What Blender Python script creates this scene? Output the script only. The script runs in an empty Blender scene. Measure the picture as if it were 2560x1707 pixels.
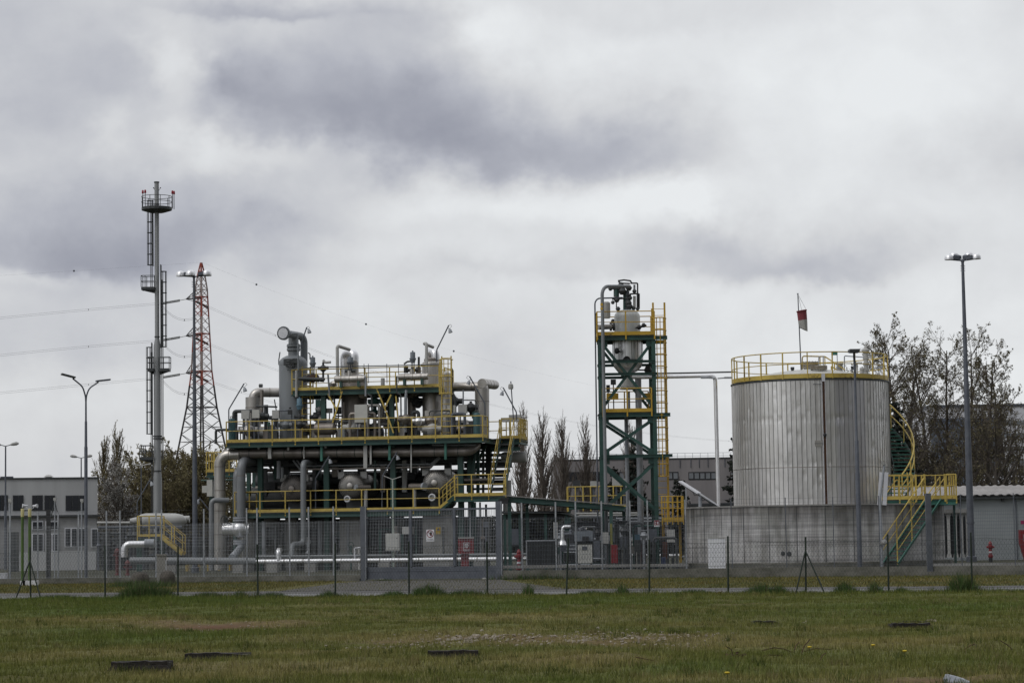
import bpy, bmesh, math, random
import numpy as np
from mathutils import Vector, Matrix
R = math.radians
scn = bpy.context.scene
COL = scn.collection

# ------------------------------------------------------------------ camera
FPX = 6000.0
PITCH = math.atan(487.0 / FPX)
ROLL = 0.0150
CAMZ = 1.6
fwd = Vector((0, math.cos(PITCH), math.sin(PITCH)))
up0 = Vector((0, -math.sin(PITCH), math.cos(PITCH)))
rt0 = Vector((1, 0, 0))
upv = up0 * math.cos(ROLL) + rt0 * math.sin(ROLL)
rtv = rt0 * math.cos(ROLL) - up0 * math.sin(ROLL)
cam_d = bpy.data.cameras.new("camera")
cam = bpy.data.objects.new("camera", cam_d)
COL.objects.link(cam)
cam_d.sensor_width = 36.0
cam_d.lens = FPX / 2560.0 * 36.0
cam_d.clip_start = 0.5
cam_d.clip_end = 6000
m = Matrix((rtv, upv, -fwd)).transposed().to_4x4()
m.translation = Vector((0, 0, CAMZ))
cam.matrix_world = m
scn.camera = cam
CP = Vector((0, 0, CAMZ))


def ray(u, v):
    return fwd + rtv * ((u - 1280.0) / FPX) + upv * ((853.5 - v) / FPX)


def P(u, v, Y):
    d = ray(u, v)
    return CP + d * (Y / d.y)


def PZ(u, v, z=0.0):
    d = ray(u, v)
    return CP + d * ((z - CAMZ) / d.z)


def on_line(u, A, B, v=1400):
    d = ray(u, v)
    k = d.x / d.y
    # (A + t(B-A)).x = k*(A+t(B-A)).y
    t = (k * A[1] - A[0]) / ((B[0] - A[0]) - k * (B[1] - A[1]))
    return Vector((A[0] + t * (B[0] - A[0]), A[1] + t * (B[1] - A[1]), 0))


# ------------------------------------------------------------------ world
SUN_EL, SUN_AZ = R(48), R(-125)      # azimuth from +Y towards +X
scn.view_settings.view_transform = 'Standard'
scn.view_settings.look = 'None'
scn.view_settings.gamma = 1.0
scn.view_settings.exposure = 0.0
scn.view_settings.use_curve_mapping = False

w = bpy.data.worlds.new("World")
scn.world = w
w.use_nodes = True
nt = w.node_tree
nt.nodes.clear()


def wn(t, **k):
    n = nt.nodes.new(t)
    for a, b in k.items():
        setattr(n, a, b)
    return n


def wmath(op, a, b=None, c=None):
    n = wn('ShaderNodeMath', operation=op)
    for i, x in enumerate((a, b, c)):
        if x is None:
            continue
        if isinstance(x, (int, float)):
            n.inputs[i].default_value = x
        else:
            nt.links.new(x, n.inputs[i])
    return n.outputs[0]


tc = wn('ShaderNodeTexCoord')
sep = wn('ShaderNodeSeparateXYZ')
nt.links.new(tc.outputs['Generated'], sep.inputs[0])
X_, Y_, Z_ = sep.outputs
AZ = wmath('ARCTAN2', X_, Y_)
EL = wmath('ARCSINE', Z_)
# stretched direction for the cloud noise
mp = wn('ShaderNodeMapping')
mp.inputs['Scale'].default_value = (1.0, 1.0, 1.2)
nt.links.new(tc.outputs['Generated'], mp.inputs[0])


def wnoise(scale, detail, rough, off=(0, 0, 0), dist=0.0):
    a = wn('ShaderNodeVectorMath', operation='ADD')
    nt.links.new(mp.outputs[0], a.inputs[0])
    a.inputs[1].default_value = off
    n = wn('ShaderNodeTexNoise')
    n.inputs['Scale'].default_value = scale
    n.inputs['Detail'].default_value = detail
    n.inputs['Roughness'].default_value = rough
    n.inputs['Distortion'].default_value = dist
    nt.links.new(a.outputs[0], n.inputs['Vector'])
    return n.outputs[0]


n1 = wnoise(7.0, 4, 0.48, (3.1, 0.7, 1.9), 0.15)
n2 = wnoise(24.0, 6, 0.56, (8.2, 2.4, 5.0), 0.2)
wa = wnoise(14.0, 5, 0.58, (1.0, 5.0, 2.0))
wb = wnoise(14.0, 5, 0.58, (7.0, 1.0, 9.0))
AZw = wmath('ADD', AZ, wmath('MULTIPLY', wmath('SUBTRACT', wa, 0.5), 0.11))
ELw = wmath('ADD', EL, wmath('MULTIPLY', wmath('SUBTRACT', wb, 0.5), 0.06))
dens = wmath('ADD', 0.255, wmath('MULTIPLY', wmath('SUBTRACT', n1, 0.5), 0.46))
dens = wmath('ADD', dens, wmath('MULTIPLY', wmath('SUBTRACT', n2, 0.5), 0.40))
CLOUDS = [  # u, v, su, sv, weight   (pixel places turned into sky directions)
    (700, 265, 280, 190, .28), (930, 335, 360, 170, .27), (1150, 375, 340, 125, .24), (1430, 390, 340, 105, .23), (550, 250, 70, 110, .22), (1560, 330, 220, 60, .14), (960, 60, 120, 60, .14),
    (90, 630, 340, 190, .36), (360, 665, 330, 90, .24), (60, 200, 260, 260, .30), (620, 25, 190, 38, .30), (560, 600, 260, 60, .14), (1880, 645, 260, 105, .34),
    (1730, 590, 110, 90, .20), (2140, 665, 170, 60, .18), (1350, 690, 330, 60, .16), (2510, 370, 110, 90, .14), (150, 880, 520, 170, .18), (330, 420, 200, 120, .14), (1600, 20, 500, 30, .06),
    (380, 150, 90, 60, -.16), (365, 250, 60, 110, -.18), (215, 330, 50, 60, -.18), (1140, 90, 130, 75, -.24), (700, 395, 240, 32, -.20), (430, 400, 110, 36, -.16),
    (900, 640, 460, 50, -.18), (60, 690, 170, 24, -.26), (2050, 230, 640, 260, -.20), (1250, 510, 330, 46, -.20), (1500, 90, 200, 90, -.14), (1620, 500, 100, 60, -.20),
    (2300, 800, 400, 200, -.06), (1000, 780, 600, 60, -.06), (1400, 1000, 1500, 260, -.07)]
for (u, v, su, sv, wt) in CLOUDS:
    d = ray(u, v).normalized()
    az0, el0 = math.atan2(d.x, d.y), math.asin(d.z)
    a = wmath('MULTIPLY', wmath('SUBTRACT', AZw, az0), FPX / su)
    b = wmath('MULTIPLY', wmath('SUBTRACT', ELw, el0), FPX / sv)
    if wt > .15:          # cloud bases are sharper than their tops
        b = wmath('MULTIPLY', b, wmath('MULTIPLY_ADD', wmath('LESS_THAN', b, 0.0), 1.7, 1.0))
    q = wmath('ADD', wmath('MULTIPLY', a, a), wmath('MULTIPLY', b, b))
    g = wmath('EXPONENT', wmath('MULTIPLY', q, -0.7))
    dens = wmath('MULTIPLY_ADD', g, wt, dens)
rp = wn('ShaderNodeValToRGB')
cr = rp.color_ramp
cr.elements[0].position = 0.0
cr.elements[0].color = (0.82, 0.84, 0.855, 1)
cr.elements[1].position = 1.0
cr.elements[1].color = (0.255, 0.265, 0.325, 1)
e = cr.elements.new(0.28)
e.color = (0.66, 0.67, 0.69, 1)
e = cr.elements.new(0.60)
e.color = (0.46, 0.473, 0.525, 1)
nt.links.new(dens, rp.inputs[0])
sky = wn('ShaderNodeTexSky', sky_type='NISHITA', sun_disc=False, sun_elevation=SUN_EL, sun_rotation=SUN_AZ)
k10 = wn('ShaderNodeVectorMath', operation='SCALE')


def wsmooth(x, a, b):
    n = wn('ShaderNodeMapRange', interpolation_type='SMOOTHSTEP')
    n.inputs['From Min'].default_value = a
    n.inputs['From Max'].default_value = b
    nt.links.new(x, n.inputs[0])
    return n.outputs[0]


# bright sky ahead; unseen rear sky dimmed, sun-side glow added, to shape the light
glow = wmath('DIVIDE', wmath('SUBTRACT', AZ, SUN_AZ - 0.15), 0.55)
glow = wmath('EXPONENT', wmath('MULTIPLY', wmath('MULTIPLY', glow, glow), -1.0))
bri = wmath('ADD', 0.42, wmath('MULTIPLY', wsmooth(Y_, -0.15, 0.80), 0.58))
bri = wmath('ADD', bri, wmath('MULTIPLY', glow, 0.80))
rear = wmath('DIVIDE', wmath('SUBTRACT', AZ, 2.45), 0.45)  # dark patch added to the unseen sky for the tank's reflection
rear = wmath('EXPONENT', wmath('MULTIPLY', wmath('MULTIPLY', rear, rear), -1.0))
bri = wmath('SUBTRACT', bri, wmath('MULTIPLY', rear, 0.20))
bri = wmath('ADD', bri, wmath('MULTIPLY', wsmooth(Z_, 0.3, 1.0), 0.62))
nt.links.new(wmath('MULTIPLY', bri, 10.0), k10.inputs['Scale'])
nt.links.new(rp.outputs[0], k10.inputs[0])
mx = wn('ShaderNodeMix', data_type='RGBA')
mx.inputs[0].default_value = 0.965
nt.links.new(sky.outputs[0], mx.inputs[6])
nt.links.new(k10.outputs[0], mx.inputs[7])
bg = wn('ShaderNodeBackground')
bg.inputs['Strength'].default_value = 0.1
wo = wn('ShaderNodeOutputWorld')
nt.links.new(mx.outputs[2], bg.inputs[0])
nt.links.new(bg.outputs[0], wo.inputs[0])
w.cycles.sampling_method = 'MANUAL'
w.cycles.sample_map_resolution = 512

sd = bpy.data.lights.new("sun", 'SUN')
sd.energy = 0.6
sd.angle = R(18)
sd.color = (1.0, 0.96, 0.9)
sun = bpy.data.objects.new("sun", sd)
COL.objects.link(sun)
sdir = Vector((math.sin(SUN_AZ) * math.cos(SUN_EL), math.cos(SUN_AZ) * math.cos(SUN_EL), math.sin(SUN_EL)))
sun.rotation_euler = sdir.to_track_quat('Z', 'Y').to_euler()

# ------------------------------------------------------------------ materials
MATS = {}


def mat(name, c1, c2=None, rough=0.6, metal=0.0, scale=3.0, bump=0.0, bscale=None, streak=False, detail=5, spec=None,
        rust=None, rvar=0.0):
    if name in MATS:
        return MATS[name]
    mt = bpy.data.materials.new(name)
    mt.use_nodes = True
    t = mt.node_tree
    b = t.nodes['Principled BSDF']
    b.inputs['Roughness'].default_value = rough
    b.inputs['Metallic'].default_value = metal
    if spec is not None:
        b.inputs['Specular IOR Level'].default_value = spec
    co = t.nodes.new('ShaderNodeTexCoord')
    mpn = t.nodes.new('ShaderNodeMapping')
    if streak:
        mpn.inputs['Scale'].default_value = (1, 1, 0.12)
    t.links.new(co.outputs['Object'], mpn.inputs[0])
    if c2 is None:
        c2 = tuple(x * 0.72 for x in c1)
    n = t.nodes.new('ShaderNodeTexNoise')
    n.inputs['Scale'].default_value = scale
    n.inputs['Detail'].default_value = detail
    n.inputs['Roughness'].default_value = 0.62
    t.links.new(mpn.outputs[0], n.inputs['Vector'])
    r = t.nodes.new('ShaderNodeValToRGB')
    r.color_ramp.elements[0].position = 0.32
    r.color_ramp.elements[1].position = 0.68
    r.color_ramp.elements[0].color = (*c2, 1)
    r.color_ramp.elements[1].color = (*c1, 1)
    t.links.new(n.outputs[0], r.inputs[0])
    if rust:
        rn = t.nodes.new('ShaderNodeTexNoise')
        rn.inputs['Scale'].default_value = 5.0
        rn.inputs['Detail'].default_value = 7
        rn.inputs['Roughness'].default_value = .7
        t.links.new(co.outputs['Object'], rn.inputs['Vector'])
        rr = t.nodes.new('ShaderNodeMapRange')
        rr.inputs['From Min'].default_value = rust
        rr.inputs['From Max'].default_value = rust + .07
        t.links.new(rn.outputs[0], rr.inputs[0])
        mxr = t.nodes.new('ShaderNodeMix')
        mxr.data_type = 'RGBA'
        t.links.new(rr.outputs[0], mxr.inputs[0])
        t.links.new(r.outputs[0], mxr.inputs[6])
        mxr.inputs[7].default_value = (0.10, 0.055, 0.03, 1)
        t.links.new(mxr.outputs[2], b.inputs['Base Color'])
    else:
        t.links.new(r.outputs[0], b.inputs['Base Color'])
    if rvar:
        mr = t.nodes.new('ShaderNodeMapRange')
        mr.inputs['To Min'].default_value = rough + rvar
        mr.inputs['To Max'].default_value = rough - rvar
        t.links.new(n.outputs[0], mr.inputs[0])
        t.links.new(mr.outputs[0], b.inputs['Roughness'])
    if bump:
        bn = t.nodes.new('ShaderNodeTexNoise')
        bn.inputs['Scale'].default_value = bscale or scale * 4
        bn.inputs['Detail'].default_value = 4
        t.links.new(co.outputs['Object'], bn.inputs['Vector'])
        bp = t.nodes.new('ShaderNodeBump')
        bp.inputs['Strength'].default_value = bump
        bp.inputs['Distance'].default_value = 0.05
        t.links.new(bn.outputs[0], bp.inputs['Height'])
        t.links.new(bp.outputs[0], b.inputs['Normal'])
    MATS[name] = mt
    return mt


YEL = mat('yellow_paint', (0.66, 0.50, 0.12), (0.45, 0.33, 0.08), 0.5, scale=1.4, rust=.585)
YELT = mat('orange_yellow_paint', (0.62, 0.40, 0.045), (0.45, 0.28, 0.035), 0.5, scale=1.4, rust=.61)
GRN = mat('green_paint', (0.036, 0.098, 0.084), (0.020, 0.053, 0.046), 0.5, scale=1.2, rust=.62)
GRNL = mat('faded_green_paint', (0.06, 0.21, 0.165), (0.035, 0.13, 0.105), 0.55, scale=2)
DGRN = mat('dark_green_paint', (0.014, 0.028, 0.018), (0.008, 0.016, 0.011), 0.6)
GREY = mat('grey_paint', (0.245, 0.265, 0.285), (0.18, 0.195, 0.21), 0.5, scale=1.0, streak=True, rust=.66)
LGREY = mat('light_grey_paint', (0.50, 0.50, 0.49), (0.38, 0.38, 0.37), 0.5, scale=1.5)
SIL = mat('aluminium_cladding', (0.60, 0.575, 0.545), (0.30, 0.285, 0.265), 0.40, 0.8, scale=1.3, bump=0.25, bscale=2.5, streak=True, rvar=.08)
SILD = mat('weathered_cladding', (0.34, 0.31, 0.285), (0.17, 0.15, 0.135), 0.45, 0.55, scale=1.0, bump=0.25, bscale=2.0, streak=True, rvar=.1)
BRT = mat('bright_cladding', (0.93, 0.935, 0.95), (0.80, 0.80, 0.83), 0.34, 0.75, scale=2, bump=0.15, bscale=3)
GALV = mat('galvanised_steel', (0.40, 0.42, 0.455), (0.29, 0.31, 0.34), 0.55, 0.25, scale=3)
GALVD = mat('dull_galvanised_steel', (0.145, 0.158, 0.185), (0.095, 0.105, 0.13), 0.6, 0.35, scale=2.5)
DARKM = mat('dark_metal', (0.035, 0.037, 0.04), (0.02, 0.02, 0.022), 0.55, scale=4)
STEEL = mat('dark_grey_steel', (0.075, 0.08, 0.085), (0.045, 0.05, 0.052), 0.5, 0.2, scale=3)
FLARE = mat('flare_grey', (0.36, 0.37, 0.38), (0.27, 0.28, 0.285), 0.5, 0.2, scale=.8, streak=True)
CONC = mat('concrete', (0.34, 0.335, 0.325), (0.21, 0.205, 0.195), 0.9, scale=1.2, bump=0.3, bscale=14)
CONCD = mat('mossy_concrete', (0.20, 0.195, 0.175), (0.085, 0.085, 0.07), 0.95, scale=1.6, bump=0.4, bscale=12)
WHITE = mat('white_paint', (0.74, 0.75, 0.79), (0.62, 0.63, 0.68), 0.5, scale=3)
OFFW = mat('offwhite_panel', (0.58, 0.58, 0.55), (0.46, 0.46, 0.44), 0.5, scale=2)
RED = mat('red_paint', (0.26, 0.014, 0.020), (0.16, 0.010, 0.014), 0.45, scale=4)
LAMPR = mat('red_lens', (0.35, 0.012, 0.03), (0.25, 0.008, 0.02), 0.25)
PREDM = mat('pylon_red', (0.40, 0.085, 0.055), (0.29, 0.065, 0.045), 0.6)
PWHT = mat('pylon_white', (0.40, 0.33, 0.31), (0.30, 0.24, 0.225), 0.6)
PDRK = mat('pylon_steel', (0.085, 0.08, 0.082), (0.05, 0.048, 0.05), 0.6)
BLUEG = mat('bluegreen_paint', (0.05, 0.13, 0.145), (0.035, 0.09, 0.10), 0.45)
BLUE = mat('pale_blue_paint', (0.16, 0.28, 0.36), (0.12, 0.21, 0.28), 0.45)
BGREY = mat('bluegrey_paint', (0.22, 0.25, 0.28), (0.16, 0.18, 0.21), 0.45)
RUST = mat('rust', (0.085, 0.042, 0.024), (0.040, 0.020, 0.013), 0.9, scale=6)
GLASS = mat('dark_glass', (0.018, 0.022, 0.03), (0.012, 0.014, 0.02), 0.12, scale=.7, spec=.6)
LGLASS = mat('pale_glass', (0.26, 0.28, 0.30), (0.17, 0.18, 0.20), 0.3, scale=1.2)
FROST = mat('milky_glass', (0.50, 0.53, 0.55), (0.4, 0.43, 0.45), 0.3)
WALLG = mat('grey_render_wall', (0.52, 0.53, 0.54), (0.40, 0.405, 0.415), 0.9, scale=.6, bump=0.1, streak=True)
WALLC = mat('concrete_panel_wall', (0.30, 0.28, 0.285), (0.20, 0.19, 0.195), 0.95, scale=.5, bump=.15, streak=True)
WALLP = mat('pale_rendered_wall', (0.345, 0.375, 0.39), (0.29, 0.315, 0.33), 0.9, scale=.6, bump=.1)
BARK = mat('bark', (0.11, 0.095, 0.08), (0.06, 0.052, 0.045), 0.95, scale=2)
TWIG = mat('twigs', (0.15, 0.125, 0.105), (0.085, 0.072, 0.062), 0.95, scale=1)
TWIGO = mat('olive_twigs', (0.23, 0.19, 0.115), (0.12, 0.10, 0.062), 0.95, scale=.6)
LEAFO = mat('olive_buds', (0.28, 0.245, 0.115), (0.14, 0.125, 0.062), 0.9, scale=.7)
LEAFD = mat('dark_leaves', (0.19, 0.165, 0.09), (0.09, 0.08, 0.048), 0.9, scale=.6)
BLOSS = mat('white_blossom', (0.44, 0.43, 0.41), (0.26, 0.25, 0.235), 0.9, scale=.8)
PINE = mat('conifer_needles', (0.022, 0.030, 0.022), (0.010, 0.014, 0.011), 0.95, scale=1.5)
TIMB = mat('black_timber', (0.03, 0.024, 0.02), (0.010, 0.009, 0.008), 0.9, scale=5, bump=.5, bscale=20)
STONE = mat('rough_stone', (0.125, 0.112, 0.098), (0.05, 0.045, 0.04), 0.95, scale=3, bump=.8, bscale=9)
PEBB = mat('pale_stone', (0.42, 0.38, 0.32), (0.19, 0.15, 0.11), 0.95, scale=5)
WIRE = mat('cable', (0.10, 0.10, 0.105), (0.07, 0.07, 0.075), 0.6)
CHAIN = mat('green_wire', (0.030, 0.040, 0.034), (0.02, 0.026, 0.022), 0.7)
PIPEG = mat('pipe_grey', (0.235, 0.25, 0.265), (0.175, 0.185, 0.195), 0.45, 0.15, scale=.8)
BPOST = mat('green_post_paint', (0.09, 0.16, 0.035), (0.06, 0.11, 0.025), 0.5)
PYEL = mat('pale_yellow_paint', (0.55, 0.50, 0.24), (0.42, 0.38, 0.18), 0.6)
SACK = mat('grey_plastic', (0.36, 0.38, 0.42), (0.25, 0.265, 0.30), 0.4, scale=5)
SLAT = mat('dark_louvre', (0.05, 0.053, 0.058), (0.03, 0.032, 0.036), 0.6, scale=2)
ROOFM = mat('corrugated_roof', (0.34, 0.325, 0.32), (0.25, 0.235, 0.23), 0.7, scale=1.2)
BLK = mat('black_print', (0.02, 0.02, 0.022), None, 0.6)
SOCKR = mat('faded_red_cloth', (0.26, 0.06, 0.075), (0.19, 0.042, 0.055), 0.9)
SOCKW = mat('grey_white_cloth', (0.42, 0.42, 0.40), (0.33, 0.33, 0.32), 0.9)
ORNG = mat('warning_yellow', (0.45, 0.30, 0.02), (0.36, 0.24, 0.02), 0.6)
BLUW = mat('blue_cladding_wall', (0.15, 0.18, 0.24), (0.11, 0.135, 0.18), 0.7, scale=.3)

# ------------------------------------------------------------------ mesh builder


def perp(d):
    d = d.normalized()
    a = Vector((0, 0, 1)) if abs(d.z) < 0.9 else Vector((1, 0, 0))
    x = d.cross(a).normalized()
    y = d.cross(x).normalized()
    return x, y


class MB:
    def __init__(s):
        s.v, s.f = [], []

    def add(s, vs, fs):
        o = len(s.v)
        s.v += [tuple(x) for x in vs]
        s.f += [tuple(i + o for i in f) for f in fs]
        return s

    def box(s, c, sz, rz=0.0, ax=None):
        c = Vector(c)
        hx, hy, hz = sz[0] / 2, sz[1] / 2, sz[2] / 2
        if ax is None:
            ex, ey = Vector((math.cos(rz), math.sin(rz), 0)), Vector((-math.sin(rz), math.cos(rz), 0))
            ez = Vector((0, 0, 1))
        else:
            ex, ey, ez = ax
        vs = [c + ex * (a * hx) + ey * (b * hy) + ez * (d * hz) for d in (-1, 1) for b in (-1, 1) for a in (-1, 1)]
        return s.add(vs, [(0, 2, 3, 1), (4, 5, 7, 6), (0, 1, 5, 4), (2, 6, 7, 3), (0, 4, 6, 2), (1, 3, 7, 5)])

    def beam(s, a, b, wd, h, upd=Vector((0, 0, 1))):
        a, b = Vector(a), Vector(b)
        d = b - a
        L = d.length
        ex = d.normalized()
        ey = upd.cross(ex)
        if ey.length < 1e-3:
            ey = Vector((1, 0, 0)).cross(ex)
        ey.normalize()
        ez = ex.cross(ey)
        return s.box((a + b) / 2, (L, wd, h), ax=(ex, ey, ez))

    def ibeam(s, a, b, wd, h, t=0.02, upd=Vector((0, 0, 1))):
        a, b = Vector(a), Vector(b)
        ex = (b - a).normalized()
        ey = upd.cross(ex)
        if ey.length < 1e-3:
            ey = Vector((1, 0, 0)).cross(ex)
        ey.normalize()
        ez = ex.cross(ey)
        L = (b - a).length
        c = (a + b) / 2
        s.box(c + ez * (h / 2 - t / 2), (L, wd, t), ax=(ex, ey, ez))
        s.box(c - ez * (h / 2 - t / 2), (L, wd, t), ax=(ex, ey, ez))
        s.box(c, (L, t, h - 2 * t), ax=(ex, ey, ez))
        return s

    def tube(s, a, b, r1, r2=None, n=8, caps=True):
        a, b = Vector(a), Vector(b)
        if r2 is None:
            r2 = r1
        x, y = perp(b - a)
        vs = []
        for c, r in ((a, r1), (b, r2)):
            for i in range(n):
                t = 2 * math.pi * i / n
                vs.append(c + x * (r * math.cos(t)) + y * (r * math.sin(t)))
        fs = [(i, (i + 1) % n, n + (i + 1) % n, n + i) for i in range(n)]
        if caps:
            fs += [tuple(range(n))[::-1], tuple(range(n, 2 * n))]
        return s.add(vs, fs)

    def pipe(s, pts, r, n=12, bend=None, caps=True, seg=6):
        pts = [Vector(p) for p in pts]
        if bend is None:
            bend = r * 2.2
        out = [pts[0]]
        for i in range(1, len(pts) - 1):
            p, a, b = pts[i], pts[i - 1], pts[i + 1]
            d1, d2 = (a - p), (b - p)
            l1, l2 = d1.length, d2.length
            d1.normalize()
            d2.normalize()
            ang = d1.angle(d2)
            if ang > 3.1 or bend <= 0:
                out.append(p)
                continue
            tl = min(bend / math.tan(ang / 2), l1 * 0.49, l2 * 0.49)
            br = tl * math.tan(ang / 2)
            c = p + (d1 + d2).normalized() * (br / math.sin(ang / 2))
            s0, s1 = p + d1 * tl - c, p + d2 * tl - c
            tot = s0.angle(s1)
            axx = s0.cross(s1).normalized()
            for k in range(seg + 1):
                out.append(c + Matrix.Rotation(tot * k / seg, 3, axx) @ s0)
        out.append(pts[-1])
        return s.sweep(out, r, n, caps)

    def sweep(s, pts, r, n=8, caps=True):
        m_ = len(pts)
        rs = r if isinstance(r, (list, tuple)) else [r] * m_
        d0 = (pts[1] - pts[0]).normalized()
        x, y = perp(d0)
        vs = []
        prev = d0
        for i, p in enumerate(pts):
            if i == 0:
                d = d0
            elif i == m_ - 1:
                d = (pts[i] - pts[i - 1]).normalized()
            else:
                d = ((pts[i + 1] - pts[i]).normalized() + (pts[i] - pts[i - 1]).normalized())
                d = d.normalized() if d.length > 1e-6 else prev
            ax = prev.cross(d)
            if ax.length > 1e-6:
                rot = Matrix.Rotation(prev.angle(d), 3, ax.normalized())
                x = rot @ x
            x = (x - d * x.dot(d)).normalized()
            y = d.cross(x)
            prev = d
            for k in range(n):
                t = 2 * math.pi * k / n
                vs.append(p + x * (rs[i] * math.cos(t)) + y * (rs[i] * math.sin(t)))
        fs = []
        for i in range(m_ - 1):
            for k in range(n):
                fs.append((i * n + k, i * n + (k + 1) % n, (i + 1) * n + (k + 1) % n, (i + 1) * n + k))
        if caps:
            fs += [tuple(range(n))[::-1], tuple(range((m_ - 1) * n, m_ * n))]
        return s.add(vs, fs)

    def lathe(s, prof, c, ax=Vector((0, 0, 1)), n=24, arc=None):
        c = Vector(c)
        ax = Vector(ax).normalized()
        x, y = perp(ax)
        m_ = len(prof)
        vs, fs = [], []
        for (r, z) in prof:
            for k in range(n):
                t = 2 * math.pi * k / n
                vs.append(c + ax * z + x * (r * math.cos(t)) + y * (r * math.sin(t)))
        for i in range(m_ - 1):
            for k in range(n):
                fs.append((i * n + k, i * n + (k + 1) % n, (i + 1) * n + (k + 1) % n, (i + 1) * n + k))
        if prof[0][0] > 1e-4:
            fs.append(tuple(range(n))[::-1])
        if prof[-1][0] > 1e-4:
            fs.append(tuple(range((m_ - 1) * n, m_ * n)))
        return s.add(vs, fs)

    def ring(s, c, ax, Rr, r, n=24, m_=6):
        ax = Vector(ax).normalized()
        x, y = perp(ax)
        pts = [Vector(c) + x * (Rr * math.cos(2 * math.pi * k / n)) + y * (Rr * math.sin(2 * math.pi * k / n)) for k in range(n + 1)]
        return s.sweep(pts, r, m_, False)

    def arcpts(s, c, Rr, a0, a1, n):
        return [Vector(c) + Vector((Rr * math.cos(a0 + (a1 - a0) * k / n), Rr * math.sin(a0 + (a1 - a0) * k / n), 0)) for k in range(n + 1)]

    def poly(s, pts, th=Vector((0, 0, 0))):
        n = len(pts)
        pts = [Vector(p) for p in pts]
        if th.length < 1e-9:
            return s.add(pts, [tuple(range(n))])
        vs = pts + [p + th for p in pts]
        return s.add(vs, [tuple(range(n))[::-1], tuple(range(n, 2 * n))] + [(i, (i + 1) % n, n + (i + 1) % n, n + i) for i in range(n)])

    def build(s, name, material, parent=None, smooth=True, angle=38):
        me = bpy.data.meshes.new(name)
        off = Vector((0, 0, 0))
        if parent is not None:
            p = parent
            while p is not None:
                off += p.location
                p = p.parent
        vs = [(a - off.x, b - off.y, c - off.z) for (a, b, c) in s.v]
        me.from_pydata(vs, [], s.f)
        me.update()
        bm = bmesh.new()
        bm.from_mesh(me)
        bmesh.ops.recalc_face_normals(bm, faces=bm.faces)
        bm.to_mesh(me)
        bm.free()
        if smooth:
            me.polygons.foreach_set('use_smooth', [True] * len(me.polygons))
            me.set_sharp_from_angle(angle=R(angle))
        me.materials.append(material)
        o = bpy.data.objects.new(name, me)
        COL.objects.link(o)
        if parent is not None:
            o.parent = parent
        return o


def fastmesh(name, V, F, material, parent=None, colors=None):
    """V (n,3) numpy, F (m,k) numpy"""
    me = bpy.data.meshes.new(name)
    off = np.zeros(3)
    p = parent
    while p is not None:
        off += np.array(p.location)
        p = p.parent
    V = V - off
    k = F.shape[1]
    me.vertices.add(len(V))
    me.vertices.foreach_set('co', V.astype(np.float32).ravel())
    me.loops.add(F.size)
    me.loops.foreach_set('vertex_index', F.astype(np.int32).ravel())
    me.polygons.add(len(F))
    me.polygons.foreach_set('loop_start', np.arange(0, F.size, k, dtype=np.int32))
    if colors is not None:
        a = me.color_attributes.new('tint', 'FLOAT_COLOR', 'POINT')
        a.data.foreach_set('color', colors.astype(np.float32).ravel())
    me.update(calc_edges=True)
    me.validate()
    me.materials.append(material)
    o = bpy.data.objects.new(name, me)
    COL.objects.link(o)
    if parent is not None:
        o.parent = parent
    return o


def thing(name, label, cat, loc=(0, 0, 0), group=None):
    o = bpy.data.objects.new(name, None)
    o.empty_display_size = 0.3
    o.location = loc
    COL.objects.link(o)
    return tag(o, label, cat, group)


def tag(o, label, cat, group=None):
    o['label'] = label
    o['category'] = cat
    if group:
        o['group'] = group
    return o


def struct(o):
    o['kind'] = 'structure'
    return o


def stuff(o, label=None, cat=None):
    o['kind'] = 'stuff'
    if label:
        o['label'] = label
        o['category'] = cat
    return o


def dup(o, loc, label=None, group=None):
    """a copy of a thing with copies of its parts and sub-parts"""
    r = o.copy()
    COL.objects.link(r)
    r.location = loc
    if label:
        r['label'] = label
    if group:
        r['group'] = group
    for ch in list(o.children):
        c = ch.copy()
        COL.objects.link(c)
        c.parent = r
        for g in ch.children:
            d = g.copy()
            COL.objects.link(d)
            d.parent = c
    return r


def railing(parent, pts, h=1.1, r=0.028, step=1.25, toe=0.16, material=None, name='railing', below=0.2, mid=True):
    """hand rail, knee rail and flat posts along pts (deck level), plus a toe board part"""
    material = material or YEL
    b = MB()
    tb = MB()
    Z = Vector((0, 0, 1))
    for i in range(len(pts) - 1):
        a, c = Vector(pts[i]), Vector(pts[i + 1])
        L = (c - a).length
        b.tube(a + Z * h, c + Z * h, r, n=6)
        if mid:
            b.tube(a + Z * h * .55, c + Z * h * .55, r * .8, n=6)
        n = max(1, round(L / step))
        for k in range(n + (1 if i == len(pts) - 2 else 0)):
            p = a.lerp(c, k / n)
            b.box(p + Z * ((h - below) / 2), (0.06, 0.06, h + below))
        if toe:
            tb.beam(a + Z * toe / 2, c + Z * toe / 2, 0.02, toe)
    o = b.build(name, material, parent)
    if toe:
        tb.build('toe_board', material, parent)
    return o


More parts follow.
